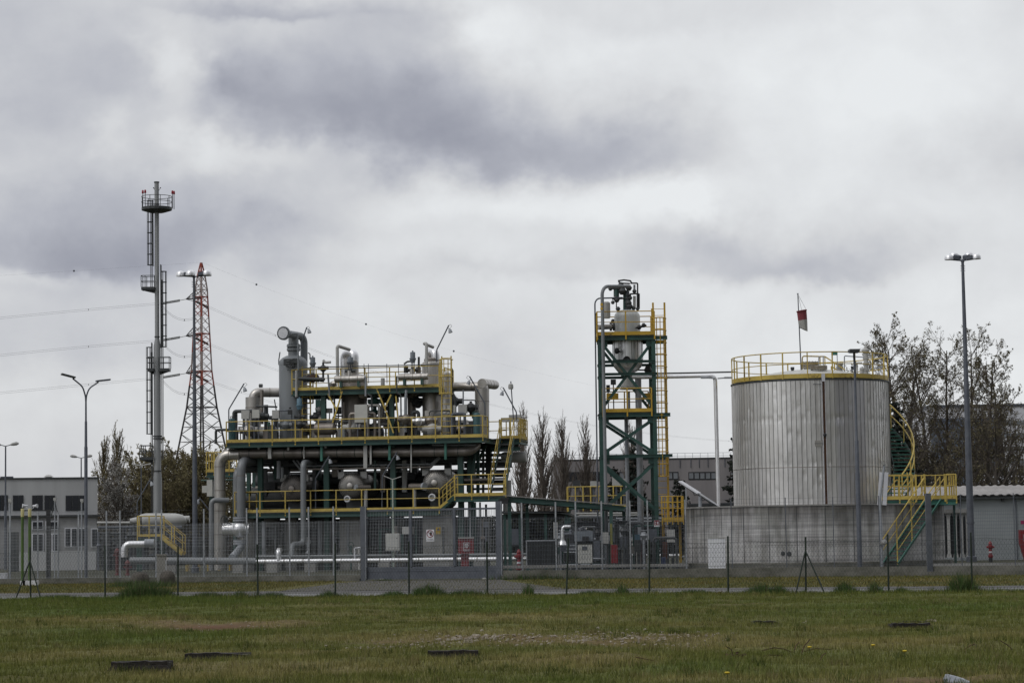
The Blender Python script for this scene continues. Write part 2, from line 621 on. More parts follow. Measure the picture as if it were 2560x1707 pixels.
def ladder_mb(b, foot, top, side, out, wd=0.45, cage_from=2.2, cage_r=0.36, rung=0.28, thick=0.045, hoops=0.9, ncage=5):
    foot, top = Vector(foot), Vector(top)
    d = (top - foot)
    L = d.length
    d.normalize()
    for sg in (-1, 1):
        b.beam(foot + side * (sg * wd / 2), top + side * (sg * wd / 2), thick, thick, upd=out)
    k = rung
    while k < L:
        b.tube(foot + d * k - side * wd / 2, foot + d * k + side * wd / 2, thick * .28, n=4)
        k += rung
    if cage_from is not None:
        k = cage_from
        hs = []
        while k < L + .01:
            hs.append(k)
            k += hoops
        for k in hs:
            pts = []
            for j in range(9):
                t = math.pi * j / 8
                pts.append(foot + d * k + side * (-math.cos(t) * cage_r) + out * (math.sin(t) * cage_r * 1.9))
            b.sweep(pts, 0.03, 4)
        for j in range(ncage):
            t = math.pi * (j + .5) / ncage
            q = side * (-math.cos(t) * cage_r) + out * (math.sin(t) * cage_r * 1.9)
            b.tube(foot + d * hs[0] + q, foot + d * hs[-1] + q, 0.022, n=4)
    return b
# ------------------------------------------------------------------ ground
rng = np.random.default_rng(7)
random.seed(11)
_lat = rng.random((256, 256))


def vnoise(x, y):
    x0, y0 = np.floor(x).astype(int), np.floor(y).astype(int)
    fx, fy = x - x0, y - y0
    fx, fy = fx * fx * (3 - 2 * fx), fy * fy * (3 - 2 * fy)
    g = lambda i, j: _lat[i % 256, j % 256]
    return (g(x0, y0) * (1 - fx) + g(x0 + 1, y0) * fx) * (1 - fy) + (g(x0, y0 + 1) * (1 - fx) + g(x0 + 1, y0 + 1) * fx) * fy


def fbm(x, y, s, o=4):
    t, a, tot = 0, 1, 0
    for k in range(o):
        t = t + a * vnoise(x * s * 2 ** k + 17.3 * k, y * s * 2 ** k + 5.1 * k)
        tot += a
        a *= .5
    return t / tot


CH_A, CH_B = (-15.6, 69.5), (14.0, 61.0)          # chain-link fence line
MF_A, MF_B = (-22.0, 97.0), (19.5, 83.3)          # welded mesh fence line
RD_A, RD_B = (-16.8, 78.7), (13.9, 68.4)          # far edge of the road


def line_y(x, A, B):
    return A[1] + (x - A[0]) / (B[0] - A[0]) * (B[1] - A[1])


def gz(x, y):
    edge = line_y(x, CH_A, CH_B) + .6
    f = np.clip((edge - y) / 4.0, 0, 1) * np.clip((y - 12) / 8, 0, 1)
    return f * ((fbm(x, y, .45, 3) - .5) * .16 + (fbm(x, y, 1.9, 2) - .5) * .09)


PATCH = [  # u, v, su, sv, soil, dry, lush
    (520, 1566, 190, 9, 1.3, .3, 0), (320, 1552, 150, 12, 0, .8, 0), (720, 1562, 150, 10, .5, .5, 0), (1300, 1604, 270, 15, .75, .6, 0),
    (1620, 1600, 160, 13, .55, .5, 0), (1010, 1606, 130, 11, .15, .6, 0), (1480, 1650, 260, 18, .3, .9, 0), (1350, 1543, 330, 8, 0, .7, 0),
    (1620, 1560, 200, 9, .1, .7, 0), (900, 1672, 420, 14, .1, .75, 0), (2350, 1695, 230, 14, .6, .6, 0), (1900, 1700, 300, 10, .3, .6, 0),
    (2050, 1608, 260, 15, .1, .8, 0), (1850, 1615, 180, 14, .2, .7, 0), (500, 1690, 260, 14, 0, .8, 0), (900, 1535, 160, 7, .2, .6, 0),
    (2450, 1602, 200, 12, 0, .6, 0), (600, 1635, 300, 12, 0, .35, 0), (300, 1515, 420, 20, 0, 0, 1.0), (1300, 1508, 420, 14, 0, 0, .8),
    (2200, 1510, 420, 16, 0, 0, .6), (450, 1590, 260, 16, 0, 0, .5), (1750, 1672, 200, 12, 0, 0, .6), (1300, 1570, 300, 10, 0, 0, .3),
    (2460, 1650, 150, 14, 0, 0, .5), (1400, 1700, 200, 10, 0, 0, .5), (60, 1610, 200, 20, 0, 0, .2)]
_C = np.array([fwd, rtv, upv])


def topix(x, y, z):
    q = np.stack([x, y, z - CAMZ], -1) @ _C.T
    d = np.maximum(q[..., 0], 1e-3)
    return 1280 + FPX * q[..., 1] / d, 853.5 - FPX * q[..., 2] / d


def cover(x, y):
    """soil, dry, lush amounts of the field at a place"""
    u, v = topix(x, y, np.zeros_like(x))
    u = u + (fbm(x, y, .8, 3) - .5) * 160
    v = v + (fbm(x + 40, y, .5, 3) - .5) * 14
    so = (fbm(x, y, .7, 3) - .62) * 1.2
    dr = (fbm(x + 9, y + 3, .35, 4) - .42) * 2.5
    lu = (fbm(x + 31, y + 13, .30, 3) - .45) * 1.6
    for (pu, pv, su, sv, a, b, c) in PATCH:
        g = np.exp(-((u - pu) / su) ** 2 - ((v - pv) / sv) ** 2)
        so, dr, lu = so + a * g, dr + 1.4 * b * g - c * g * .6, lu + .8 * c * g - b * g * .8
    return np.clip(so, 0, 1), np.clip(dr, 0, 1), np.clip(lu, 0, 1)


C_MID, C_DRY = np.array([.094, .104, .022]), np.array([.152, .134, .050])
C_LUSH, C_SOIL = np.array([.070, .104, .018]), np.array([.125, .066, .036])
C_VERGE, C_VERGE2, C_YARD = np.array([.125, .105, .030]), np.array([.085, .090, .026]), np.array([.062, .062, .042])


def gcolor(x, y):
    so, dr, lu = cover(x, y)
    c = C_MID + (C_DRY - C_MID) * dr[..., None]
    c = c + (C_LUSH - c) * (lu * .85)[..., None]
    c = c + (C_SOIL - c) * so[..., None]
    ch, rd, mf = line_y(x, CH_A, CH_B), line_y(x, RD_A, RD_B), line_y(x, MF_A, MF_B)
    vg = C_VERGE + (C_VERGE2 - C_VERGE) * np.clip((fbm(x, y, .5, 3) - .3) * 2.2, 0, 1)[..., None]
    yd = C_YARD * (.6 + .8 * fbm(x, y, .3, 3))[..., None]
    c = np.where((y > rd - 1)[..., None], vg, c)
    c = np.where((y > mf)[..., None], yd, c)
    return c


xs = np.concatenate([[-3500, -1200, -500, -200, -90, -45, -30], np.arange(-24, 24.01, .3), [30, 45, 90, 200, 500, 1200, 3500]])
ys = np.concatenate([[-60, -10, 5, 12], np.arange(17, 98, .3), np.arange(98, 150, 3), [170, 220, 320, 500, 900, 2000, 5000]])
GX, GY = np.meshgrid(xs, ys)
GZ = gz(GX, GY)
V = np.stack([GX, GY, GZ], -1).reshape(-1, 3)
gc = np.concatenate([gcolor(GX, GY).reshape(-1, 3), np.ones((len(V), 1))], 1)
ny, nx = GX.shape
ii = np.arange(ny - 1)[:, None] * nx + np.arange(nx - 1)[None, :]
Fq = np.stack([ii, ii + 1, ii + nx + 1, ii + nx], -1).reshape(-1, 4)


def tintmat(name, fine=9.0, lo=.62, hi=1.25, rough=.95, bump=.6):
    mt = bpy.data.materials.new(name)
    mt.use_nodes = True
    t = mt.node_tree
    b = t.nodes['Principled BSDF']
    b.inputs['Roughness'].default_value = rough
    b.inputs['Specular IOR Level'].default_value = .2
    at = t.nodes.new('ShaderNodeAttribute')
    at.attribute_name = 'tint'
    co = t.nodes.new('ShaderNodeTexCoord')
    n = t.nodes.new('ShaderNodeTexNoise')
    n.inputs['Scale'].default_value = fine
    n.inputs['Detail'].default_value = 5
    t.links.new(co.outputs['Object'], n.inputs['Vector'])
    mr = t.nodes.new('ShaderNodeMapRange')
    mr.inputs['From Min'].default_value = .3
    mr.inputs['From Max'].default_value = .7
    mr.inputs['To Min'].default_value = lo
    mr.inputs['To Max'].default_value = hi
    t.links.new(n.outputs[0], mr.inputs[0])
    sc = t.nodes.new('ShaderNodeVectorMath')
    sc.operation = 'SCALE'
    t.links.new(at.outputs['Color'], sc.inputs[0])
    t.links.new(mr.outputs[0], sc.inputs['Scale'])
    t.links.new(sc.outputs[0], b.inputs['Base Color'])
    if bump:
        bp = t.nodes.new('ShaderNodeBump')
        bp.inputs['Strength'].default_value = bump
        bp.inputs['Distance'].default_value = .06
        t.links.new(n.outputs[0], bp.inputs['Height'])
        t.links.new(bp.outputs[0], b.inputs['Normal'])
    return mt


GM = tintmat('turf_soil')
o = fastmesh('ground', V, Fq, GM, None, gc)
o.data.polygons.foreach_set('use_smooth', [True] * len(o.data.polygons))
struct(o)


# ---- road: asphalt strip, pale worn strip on the near side, gravel apron at the gate
def strip(name, fn_near, fn_far, x0, x1, z, material, step=1.0, wob=0.0):
    b = MB()
    n = int((x1 - x0) / step)
    vs = []
    for k in range(n + 1):
        x = x0 + (x1 - x0) * k / n
        o1 = (random.random() - .5) * wob
        o2 = (random.random() - .5) * wob
        vs += [(x, fn_near(x) + o1, z), (x, fn_far(x) + o2, z)]
    b.add(vs, [(2 * k, 2 * k + 2, 2 * k + 3, 2 * k + 1) for k in range(n)])
    return struct(b.build(name, material, None, smooth=False))


ASPH = mat('asphalt', (0.115, 0.11, 0.108), (0.07, 0.067, 0.064), 0.92, scale=1.5, bump=.3, bscale=40)
ASPHP = mat('worn_asphalt', (0.20, 0.20, 0.205), (0.135, 0.135, 0.135), 0.92, scale=1.2, bump=.3, bscale=40)
GRAV = mat('gravel', (0.105, 0.10, 0.088), (0.05, 0.047, 0.04), 0.95, scale=3.0, bump=.6, bscale=25)
strip('road', lambda x: line_y(x, CH_A, CH_B) + 1.2, lambda x: line_y(x, RD_A, RD_B), -60, 60, .006, ASPH, .7, .35)
strip('road_shoulder', lambda x: line_y(x, CH_A, CH_B) + 1.0, lambda x: line_y(x, CH_A, CH_B) + 4.6, -60, 60, .012, ASPHP, .6, .5)
b = MB()
g0, g1 = on_line(905, MF_A, MF_B), on_line(1252, MF_A, MF_B)
p = [(g0.x + .2, g0.y - .35, .010), (g1.x, g1.y - .3, .010)]
q0 = line_y(1.2, RD_A, RD_B)
b.poly([(g0.x + .2, g0.y - .1, .016), (g0.x - .6, g0.y - 4, .016), (-7.4, line_y(-7.4, RD_A, RD_B) - .3, .016), (1.6, q0 - .3, .016), (g1.x + .3, g1.y - 4, .016), (g1.x, g1.y - .1, .016)])
struct(b.build('gravel_path', GRAV, None, smooth=False))

SLEEP = [(278, 418, 1682), (462, 618, 1656), (1070, 1195, 1645), (1885, 1946, 1559), (2258, 2345, 1558), (2232, 2326, 1575)]
# ------------------------------------------------------------------ grass blades (field)
def blades(n, xr, yr, hmin, hmax, wdt, power=1.0, tall=None):
    y = yr[0] + (yr[1] - yr[0]) * rng.random(n) ** power
    x = (rng.random(n) * 2 - 1) * (y * .2155 + 1.5)
    return x, y


def grass_mesh(name, x, y, h, wd, col, mtl, z=None):
    n = len(x)
    if z is None:
        z = gz(x, y)
    a = rng.random(n) * 2 * math.pi
    lean = rng.random(n) * .75
    la = rng.random(n) * 2 * math.pi
    b0 = np.stack([x - np.cos(a) * wd / 2, y - np.sin(a) * wd / 2, z - .01], -1)
    b1 = np.stack([x + np.cos(a) * wd / 2, y + np.sin(a) * wd / 2, z - .01], -1)
    tp = np.stack([x + np.cos(la) * lean * h, y + np.sin(la) * lean * h, z + h * np.sqrt(np.maximum(1 - lean ** 2 * .6, .1))], -1)
    Vv = np.stack([b0, b1, tp], 1).reshape(-1, 3)
    Ff = np.arange(3 * n).reshape(-1, 3)
    cc = np.repeat(col, 3, 0)
    cc = np.concatenate([cc, np.ones((len(cc), 1))], 1)
    return fastmesh(name, Vv, Ff, mtl, None, cc)


def bladecol(x, y):
    so, dr, lu = cover(x, y)
    c = C_MID + (C_DRY * 1.25 - C_MID) * np.clip(dr + (rng.random(len(x)) - .6) * .9, 0, 1)[:, None]
    c = c + (C_LUSH - c) * np.clip(lu * .9 + (rng.random(len(x)) - .7) * .4, 0, 1)[:, None]
    c = c * (0.75 + .7 * rng.random(len(x)))[:, None]
    return c * 1.22, so, dr, lu


BL = tintmat('grass_blades', fine=3, lo=.8, hi=1.2, rough=.7, bump=0)
N = 400000
y = 22 + 46.5 * rng.random(N) ** 1.25
x = (rng.random(N) * 2 - 1) * (y * .2155 + 1.5)
keep = (y < line_y(x, CH_A, CH_B) + .55)
x, y = x[keep], y[keep]
col, so, dr, lu = bladecol(x, y)
keep = rng.random(len(x)) > so * 1.5 - .1
x, y, col, dr, lu = x[keep], y[keep], col[keep], dr[keep], lu[keep]
cl = fbm(x, y, 1.3, 3)
h = (.035 + .05 * rng.random(len(x)) + .05 * lu * rng.random(len(x))) * (.55 + 1.1 * cl)
h = h * (1 + .55 * np.clip((y - 58) / 6, 0, 1))
stuff(grass_mesh('grass', x, y, h, .0045 + .005 * rng.random(len(x)) + y * .00006, col, BL), 'short patchy green and straw coloured grass of the field', 'grass')

# tussocks and weeds that break the short sward
NT = 1500
ty = 23 + 43 * rng.random(NT) ** 1.2
tx = (rng.random(NT) * 2 - 1) * (ty * .2155 + 1.2)
keep = (ty < line_y(tx, CH_A, CH_B) + .3) & (fbm(tx, ty, .6, 3) > .42) & (cover(tx, ty)[0] < .3)
tx, ty = tx[keep], ty[keep]
kk = 34
th = np.repeat(.05 + .10 * rng.random(len(tx)) ** 2, kk)
tr_ = np.repeat(.04 + .10 * rng.random(len(tx)), kk)
tcol = np.repeat(np.where((rng.random(len(tx)) < .45)[:, None], np.array([.19, .165, .075])[None], np.array([.055, .078, .016])[None]) * (.7 + .6 * rng.random(len(tx)))[:, None], kk, 0)
x = np.repeat(tx, kk) + rng.normal(size=len(th)) * tr_
y = np.repeat(ty, kk) + rng.normal(size=len(th)) * tr_
bx_, by_, bh_, bc_ = [x], [y], [th * (.5 + .7 * rng.random(len(th)))], [tcol * (.75 + .5 * rng.random(len(th)))[:, None]]
for (u0, u1, v1) in SLEEP:                    # straw grown up against the timber frames
    for k in range(260):
        u = random.uniform(u0 - 8, u1 + 8)
        q = PZ(u, v1 + random.uniform(-2, 3), 0)
        bx_.append(np.array([q.x]))
        by_.append(np.array([q.y]))
        bh_.append(np.array([random.uniform(.02, .085) * random.random() ** .5]))
        bc_.append(np.array([random.choice([(.17, .15, .07), (.08, .095, .025), (.12, .11, .05)])]))
u_ = rng.random(9000) * 2560                  # ragged band of weeds under the wire fence
q_ = [on_line(u, CH_A, CH_B) for u in u_]
x = np.array([q.x for q in q_])
y = np.array([q.y for q in q_]) + rng.normal(size=len(x)) * .22
bx_.append(x)
by_.append(y)
bh_.append((.05 + .24 * np.clip(fbm(x, y * 0, 1.1, 3) - .35, 0, 1) * 1.6) * (.4 + .8 * rng.random(len(x))))
bc_.append(np.where((rng.random(len(x)) < .3)[:, None], np.array([.16, .14, .065])[None], np.array([.058, .088, .02])[None]) * (.7 + .6 * rng.random(len(x)))[:, None])
x, y, h, col = np.concatenate(bx_), np.concatenate(by_), np.concatenate(bh_), np.concatenate(bc_)
stuff(grass_mesh('tussock_grass', x, y, h, .006 + .004 * rng.random(len(x)) + y * .00008, col, BL), 'coarse tussocks and weeds standing above the short grass', 'grass')

# verge grass between road and fence
N = 60000
x = (rng.random(N) * 2 - 1) * 24
t_ = rng.random(N)
y0, y1 = line_y(x, RD_A, RD_B) - .3, line_y(x, MF_A, MF_B) - .15
y = y0 + (y1 - y0) * t_
inap = (x > g0.x - .6 - 2 * (1 - t_)) & (x < g1.x + .6 + 1 * (1 - t_))
keep = ~(inap & (rng.random(N) > .12))
x, y = x[keep], y[keep]
vg = C_VERGE[None] + (C_VERGE2 - C_VERGE)[None] * np.clip((fbm(x, y, .5, 3) - .3) * 2.2 + (rng.random(len(x)) - .5) * .5, 0, 1)[:, None]
stuff(grass_mesh('verge_grass', x, y, .03 + .06 * rng.random(len(x)), .02 + .012 * rng.random(len(x)), vg * (0.9 + .8 * rng.random(len(x)))[:, None], BL, np.zeros(len(x))),
      'mossy yellow green grass strip between road and mesh fence', 'grass')

# lusher tufts under the chain-link fence and round the stone bollards
TUFT = [(360, 1484, 60, .55), (330, 1490, 40, .45), (405, 1492, 40, .40), (1075, 1489, 38, .42), (1045, 1492, 22, .30), (1160, 1491, 60, .22), (985, 1495, 40, .2),
        (1320, 1488, 14, .42), (1555, 1487, 16, .36), (2110, 1484, 28, .36), (2185, 1482, 16, .36), (2405, 1478, 40, .60), (1900, 1488, 40, .32), (1945, 1487, 24, .28), (2250, 1484, 14, .2),
        (820, 1494, 30, .22), (680, 1496, 40, .2), (520, 1497, 50, .22), (150, 1497, 80, .16), (600, 1497, 20, .25), (1480, 1491, 60, .16), (1730, 1489, 60, .16)]
b_x, b_y, b_h = [], [], []
for (u, v, su, hh) in TUFT:
    c = on_line(u, (CH_A[0], CH_A[1] + .1), (CH_B[0], CH_B[1] + .1))
    k = int(24 * su)
    xx = c.x + rng.normal(0, su * c.y / FPX * .55, k)
    yy = c.y + rng.normal(0, .25, k)
    b_x.append(xx)
    b_y.append(yy)
    b_h.append(hh * (.35 + .75 * rng.random(k)) * np.exp(-((xx - c.x) / (su * c.y / FPX)) ** 2 * .8))
for (u, v, hw) in [(1300, 1444, 1.2), (1370, 1446, 1.6), (960, 1452, .4), (650, 1455, 2.5), (1480, 1445, 2), (1800, 1444, 3)]:      # weeds at the plinth
    c = on_line(u, (MF_A[0], MF_A[1] - .25), (MF_B[0], MF_B[1] - .25))
    k = 260
    xx = c.x + rng.normal(0, hw * .5, k)
    b_x.append(xx)
    b_y.append(line_y(xx, MF_A, MF_B) - .2 - .15 * rng.random(k))
    b_h.append((.30 if u in (1300, 1370) else .10) * (.3 + .9 * rng.random(k)))
for (u, v, su) in [(350, 1470, 60), (400, 1470, 40), (320, 1478, 40)]:
    c = PZ(u, 1466, 0)
    k = 500
    b_x.append(c.x + rng.normal(0, su * c.y / FPX * .6, k))
    b_y.append(c.y + rng.normal(0, .5, k))
    b_h.append(.28 * (.3 + .9 * rng.random(k)))
x, y, h = np.concatenate(b_x), np.concatenate(b_y), np.concatenate(b_h)
col = np.array([.050, .085, .024])[None] * (0.7 + .9 * rng.random(len(x)))[:, None]
col = np.where((rng.random(len(x)) < .12)[:, None], np.array([.15, .13, .075])[None], col)
stuff(grass_mesh('tall_grass', x, y, np.maximum(h, .06), .012 + .01 * rng.random(len(x)), col, BL), 'tall lush grass tufts under the wire fence posts', 'grass')

# ------------------------------------------------------------------ rubble, sleepers, flowers, brambles
def stone_pile(name, regs, label):
    b = MB()
    for (u, v, su, sv, n, s0, s1) in regs:
        for k in range(n):
            p = PZ(random.gauss(u, su), random.gauss(v, sv), 0)
            z = float(gz(np.array([p.x]), np.array([p.y]))[0])
            s = random.uniform(s0, s1)
            ax = Matrix.Rotation(random.uniform(0, 6.28), 3, 'Z') @ Matrix.Rotation(random.uniform(-.5, .5), 3, 'X')
            q = [Vector((random.uniform(.6, 1) * math.cos(t) * s, random.uniform(.6, 1) * math.sin(t) * s, 0)) for t in (0, 1.2, 2.3, 3.5, 4.9)]
            hh = s * random.uniform(.25, .6)
            vs = [ax @ a for a in q] + [ax @ (a * .7 + Vector((0, 0, hh))) for a in q]
            c = Vector((p.x, p.y, z + .012))
            b.add([c + a for a in vs], [(0, 1, 2, 3, 4), (5, 6, 7, 8, 9)] + [(i, (i + 1) % 5, 5 + (i + 1) % 5, 5 + i) for i in range(5)])
    return stuff(b.build(name, PEBB, None, smooth=False), label, 'rubble')


stone_pile('rubble', [(965, 1617, 60, 5, 90, .012, .035), (1130, 1604, 45, 8, 80, .015, .05), (1180, 1597, 35, 4, 60, .02, .06), (1400, 1600, 150, 9, 330, .012, .04),
                      (1580, 1596, 90, 9, 200, .012, .045), (1690, 1600, 40, 7, 60, .01, .035), (1040, 1612, 60, 8, 40, .01, .03)], 'scattered pale stones and broken rubble in the bare brown ground')
stone_pile('soil_stones', [(520, 1568, 110, 4, 40, .012, .04), (700, 1562, 100, 6, 20, .01, .03), (2000, 1552, 12, 2, 6, .02, .05), (2330, 1552, 8, 2, 10, .03, .06), (1780, 1594, 30, 4, 10, .01, .03)],
           'few pale pebbles in the reddish bare patch of the field')


def sleeper(u0, u1, v0, v1, label, broken=0.0, skirt=True):
    """old dark timber frame half sunk in the turf"""
    c = PZ((u0 + u1) / 2, v1 - 2, 0)
    s = c.y / FPX
    Lx, hz = (u1 - u0) * s, (v1 - v0) * s
    t = thing('timber_frame', label, 'timber frame', (c.x, c.y + .3, 0), 'old timber frames lying in the field')
    z = float(gz(np.array([c.x]), np.array([c.y]))[0])
    b = MB()
    n = 10
    top, bot = [], []
    for k in range(n + 1):
        f = k / n
        dz = (random.random() - .5) * .022 - (broken * max(0, f - .62) * .10)
        top.append(Vector((c.x - Lx / 2 + Lx * f, c.y, z + hz + dz)))
    vs, fs = [], []
    for dy in (0, .16):
        for q in top:
            vs += [q + Vector((0, dy, 0)), Vector((q.x, q.y + dy, z - .1))]
    m_ = (n + 1) * 2
    for k in range(n):
        a = 2 * k
        fs += [(a, a + 1, a + 3, a + 2), (m_ + a, m_ + a + 2, m_ + a + 3, m_ + a + 1), (a, a + 2, m_ + a + 2, m_ + a)]
    fs += [(0, m_, m_ + 1, 1), (2 * n, 2 * n + 1, m_ + 2 * n + 1, m_ + 2 * n)]
    b.add(vs, fs)
    b.build('front_beam', TIMB, t, smooth=False)
    b2 = MB()
    b2.box((c.x, c.y + .50, z + hz * .5 - .06), (Lx * .98, .12, hz + .08))
    b2.build('back_beam', TIMB, t, smooth=False)
    for sx in (-1, 1):
        b3 = MB()
        b3.box((c.x + sx * (Lx / 2 - .06), c.y + .3, z + hz * .5 - .07), (.11, .27, hz + .08))
        b3.build('side_beam', TIMB, t, smooth=False)
    if skirt:
        b4 = MB()
        b4.poly([(c.x - Lx / 2 - .06, c.y - .06, z - .03), (c.x - Lx / 2 + .01, c.y - .03, z + hz * .55), (c.x + Lx / 2 - .01, c.y - .03, z + hz * .5), (c.x + Lx / 2 + .06, c.y - .06, z - .03)], Vector((0, .025, 0)))
        b4.build('lower_rail', TIMB, t, smooth=False)
    return t


sleeper(278, 418, 1661, 1682, 'short dark timber frame sunk in grass, nearest the bottom left corner')
sleeper(462, 618, 1638, 1656, 'long dark timber frame with a crumbling right end among straw grass', .9)
sleeper(1070, 1195, 1624, 1645, 'dark timber frame lying in front of the pale rubble patch')
sleeper(1885, 1946, 1549, 1559, 'small low timber frame with pale flecks under the big tank', .6, False)
sleeper(2258, 2345, 1551, 1558, 'thin timber frame behind another at the right of the field', .2, False)
sleeper(2232, 2326, 1564, 1575, 'straight black timber frame in front of a thinner one at the right', 0, False)

# plastic sack corner at the bottom edge
c = PZ(2390, 1712, 0)
b = MB()
n = 9
for k in range(3):
    pts = []
pr = [(.15, -.02), (.135, .04), (.09, .08), (.045, .11), (.015, .125)]
vs, fs = [], []
for j, (r_, z_) in enumerate(pr):
    for k in range(n):
        t = 2 * math.pi * k / n
        w_ = 1 + .25 * math.sin(k * 2.3 + j)
        vs.append((c.x - .03 * j + r_ * w_ * math.cos(t), c.y - .15 + r_ * w_ * .7 * math.sin(t), z_))
for j in range(4):
    for k in range(n):
        fs.append((j * n + k, j * n + (k + 1) % n, (j + 1) * n + (k + 1) % n, (j + 1) * n + k))
fs.append(tuple(range(4 * n, 5 * n)))
tag(b.add(vs, fs).build('plastic_sack', SACK, None, smooth=False), 'crumpled grey plastic sack lying on the bare soil', 'sack')

# dandelions
FLY = mat('dandelion_yellow', (0.65, 0.48, 0.02), (0.5, 0.36, 0.02), 0.8)
STEMG = mat('plant_stem', (0.06, 0.09, 0.03), (0.04, 0.06, 0.02), .8)


def dandelion(u, v, label):
    c = PZ(u, v, .07)
    t = thing('dandelion', label, 'flower', (c.x, c.y, 0), 'yellow dandelions in the field')
    b = MB()
    b.tube((c.x, c.y, 0), (c.x, c.y, .085), .004, n=5)
    b.build('stem', STEMG, t)
    b = MB()
    b.lathe([(.008, .080), (.026, .088), (.032, .096), (.022, .104), (.0, .107)], (c.x, c.y, 0), n=12)
    b.build('flower_head', FLY, t)


dandelion(2024, 1621, 'yellow dandelion among arching bramble stems')
dandelion(2183, 1616, 'yellow dandelion in straw grass beyond the brambles to the right')
dandelion(2262, 1631, 'larger yellow dandelion, rightmost in the field')
dandelion(1818, 1686, 'yellow dandelion near the bottom edge by the green patch')

# brambles: arching bare stems, and a few loose twigs
def stem_of(pts, r_=.006):
    Y0 = PZ(pts[0][0], max(q[1] for q in pts) + 3, 0).y
    return MB().sweep([P(u, v, Y0 + .05 * i) for i, (u, v) in enumerate(pts)], r_, 5)


c = PZ(1990, 1640, 0)
t = thing('bramble', 'thin arching reddish bramble stems rising from the grass', 'bramble', (c.x, c.y, 0))
for pts in [[(1905, 1625), (1935, 1618), (1960, 1621), (1985, 1632)], [(1985, 1630), (1990, 1612), (1998, 1604)], [(2003, 1634), (2012, 1612), (2026, 1596)], [(2010, 1627), (2040, 1620), (2075, 1622), (2110, 1628)],
            [(1890, 1645), (1920, 1636), (1960, 1637)], [(2050, 1650), (2056, 1637), (2064, 1631)]]:
    stem_of(pts).build('stem', RUST, t)
for pts, lab in [([(1815, 1615), (1828, 1622), (1836, 1648)], 'single curved twig left of the arching brambles'), ([(2410, 1622), (2425, 1613), (2437, 1609)], 'short dark twig lying in the grass at the right'),
                 ([(2500, 1600), (2520, 1612), (2530, 1622)], 'thin twig drooping near the right edge of the field'), ([(1640, 1660), (1635, 1650), (1590, 1642)], 'thin twig on the brown dry patch below the rubble'),
                 ([(1370, 1530), (1376, 1520), (1378, 1512)], 'tiny upright stalk in the green strip before the wire fence')]:
    tag(stem_of(pts).build('twig', RUST, None), lab, 'twig')

# dry leaf heaps
for (u, v, lab) in [(1842, 1650, 'small heap of reddish dead leaves beside a bramble stem'), (1797, 1486, 'brown dead leaf clump on the field edge by the wire fence post')]:
    b = MB()
    c = PZ(u, v, 0)
    for k in range(26):
        q = Vector((c.x + random.gauss(0, .055), c.y + random.gauss(0, .05), .02 + random.random() * .09))
        ax = Matrix.Rotation(random.uniform(0, 6), 3, 'Z') @ Matrix.Rotation(random.uniform(-1.2, 1.2), 3, 'X')
        s = random.uniform(.02, .045)
        b.poly([q + ax @ Vector((-s, 0, 0)), q + ax @ Vector((0, -s * .6, .006)), q + ax @ Vector((s, 0, 0)), q + ax @ Vector((0, s * .6, .006))], Vector((0, 0, .002)))
    tag(b.build('leaf_heap', RUST, None, smooth=False), lab, 'dead leaves')

# ------------------------------------------------------------------ chain-link fence
d = Vector((CH_B[0] - CH_A[0], CH_B[1] - CH_A[1], 0))
LEN = d.length
e1 = d.normalized()
A0 = Vector((CH_A[0], CH_A[1], 0))
t = thing('chain_link_fence', 'low dark green chain-link fence with slim posts along the near edge of the road', 'fence', A0.lerp(A0 + d, .5))
HT = 1.42
b = MB()
cw = .088
n = int(LEN / cw)
rowz = HT
hz = HT / cw * 0.5
def sagtop(s):
    return HT - .05 * abs(math.sin(s / 2.05 * math.pi)) - .03 * math.sin(s * .7)
for sg in (-1, 1):
    for k in range(-10, n + 18):
        s0 = k * cw
        x0, x1 = s0, s0 + sg * (HT - .04) * .58
        z0, z1 = .04, HT
        if min(x0, x1) < 0 or max(x0, x1) > LEN:
            continue
        zt = min(z1, sagtop(max(0, min(LEN, x1))))
        b.tube(A0 + e1 * x0 + Vector((0, .003 * sg, z0)), A0 + e1 * (x0 + (x1 - x0) * (zt - z0) / (z1 - z0)) + Vector((0, .003 * sg, zt)), .0021, n=3, caps=False)
b.build('wire_mesh', CHAIN, t)
b = MB()
for z in (.12, .75, HT - .03):
    pts = [A0 + e1 * (LEN * k / 60) + Vector((0, -.006, z - (.05 * abs(math.sin(LEN * k / 60 / 2.05 * math.pi)) if z > 1 else 0))) for k in range(61)]
    b.sweep(pts, .003, 3)
b.build('tension_wire', CHAIN, t)
PU = [75, 262, 445, 643, 838, 1022, 1217, 1421, 1623, 1820, 2014, 2219, 2427]
for i, u in enumerate(PU):
    q = on_line(u, CH_A, CH_B)
    b = MB()
    lean = random.uniform(-.02, .02) + (.07 if u == 1421 else 0)
    tp = P(u, {75: 1380, 262: 1371, 2014: 1346}.get(u, 1370 - (u - 300) * .0125), q.y)
    b.tube((q.x - lean, q.y, -.05), (tp.x, q.y, 1.5 + random.uniform(-.03, .04)), .025, n=8)
    b.build('post', DGRN, t)
for u, us in ((75, (42, 108)), (2014, (1984, 2058))):
    q = on_line(u, CH_A, CH_B)
    for uu in us:
        z0 = PZ(uu, 1490, 0)
        f_ = on_line(uu, CH_A, CH_B)
        b = MB()
        b.tube((q.x, q.y - .01, 1.12), (f_.x, f_.y - .25, -.02), .02, n=8)
        b.build('brace', DGRN, t)

# ------------------------------------------------------------------ welded mesh fence and gate
dM = Vector((MF_B[0] - MF_A[0], MF_B[1] - MF_A[1], 0))
eM = dM.normalized()
nM = Vector((-eM.y, eM.x, 0))
AM = Vector((MF_A[0], MF_A[1], 0))


def mpos(u):
    return (on_line(u, MF_A, MF_B) - AM).dot(eM)


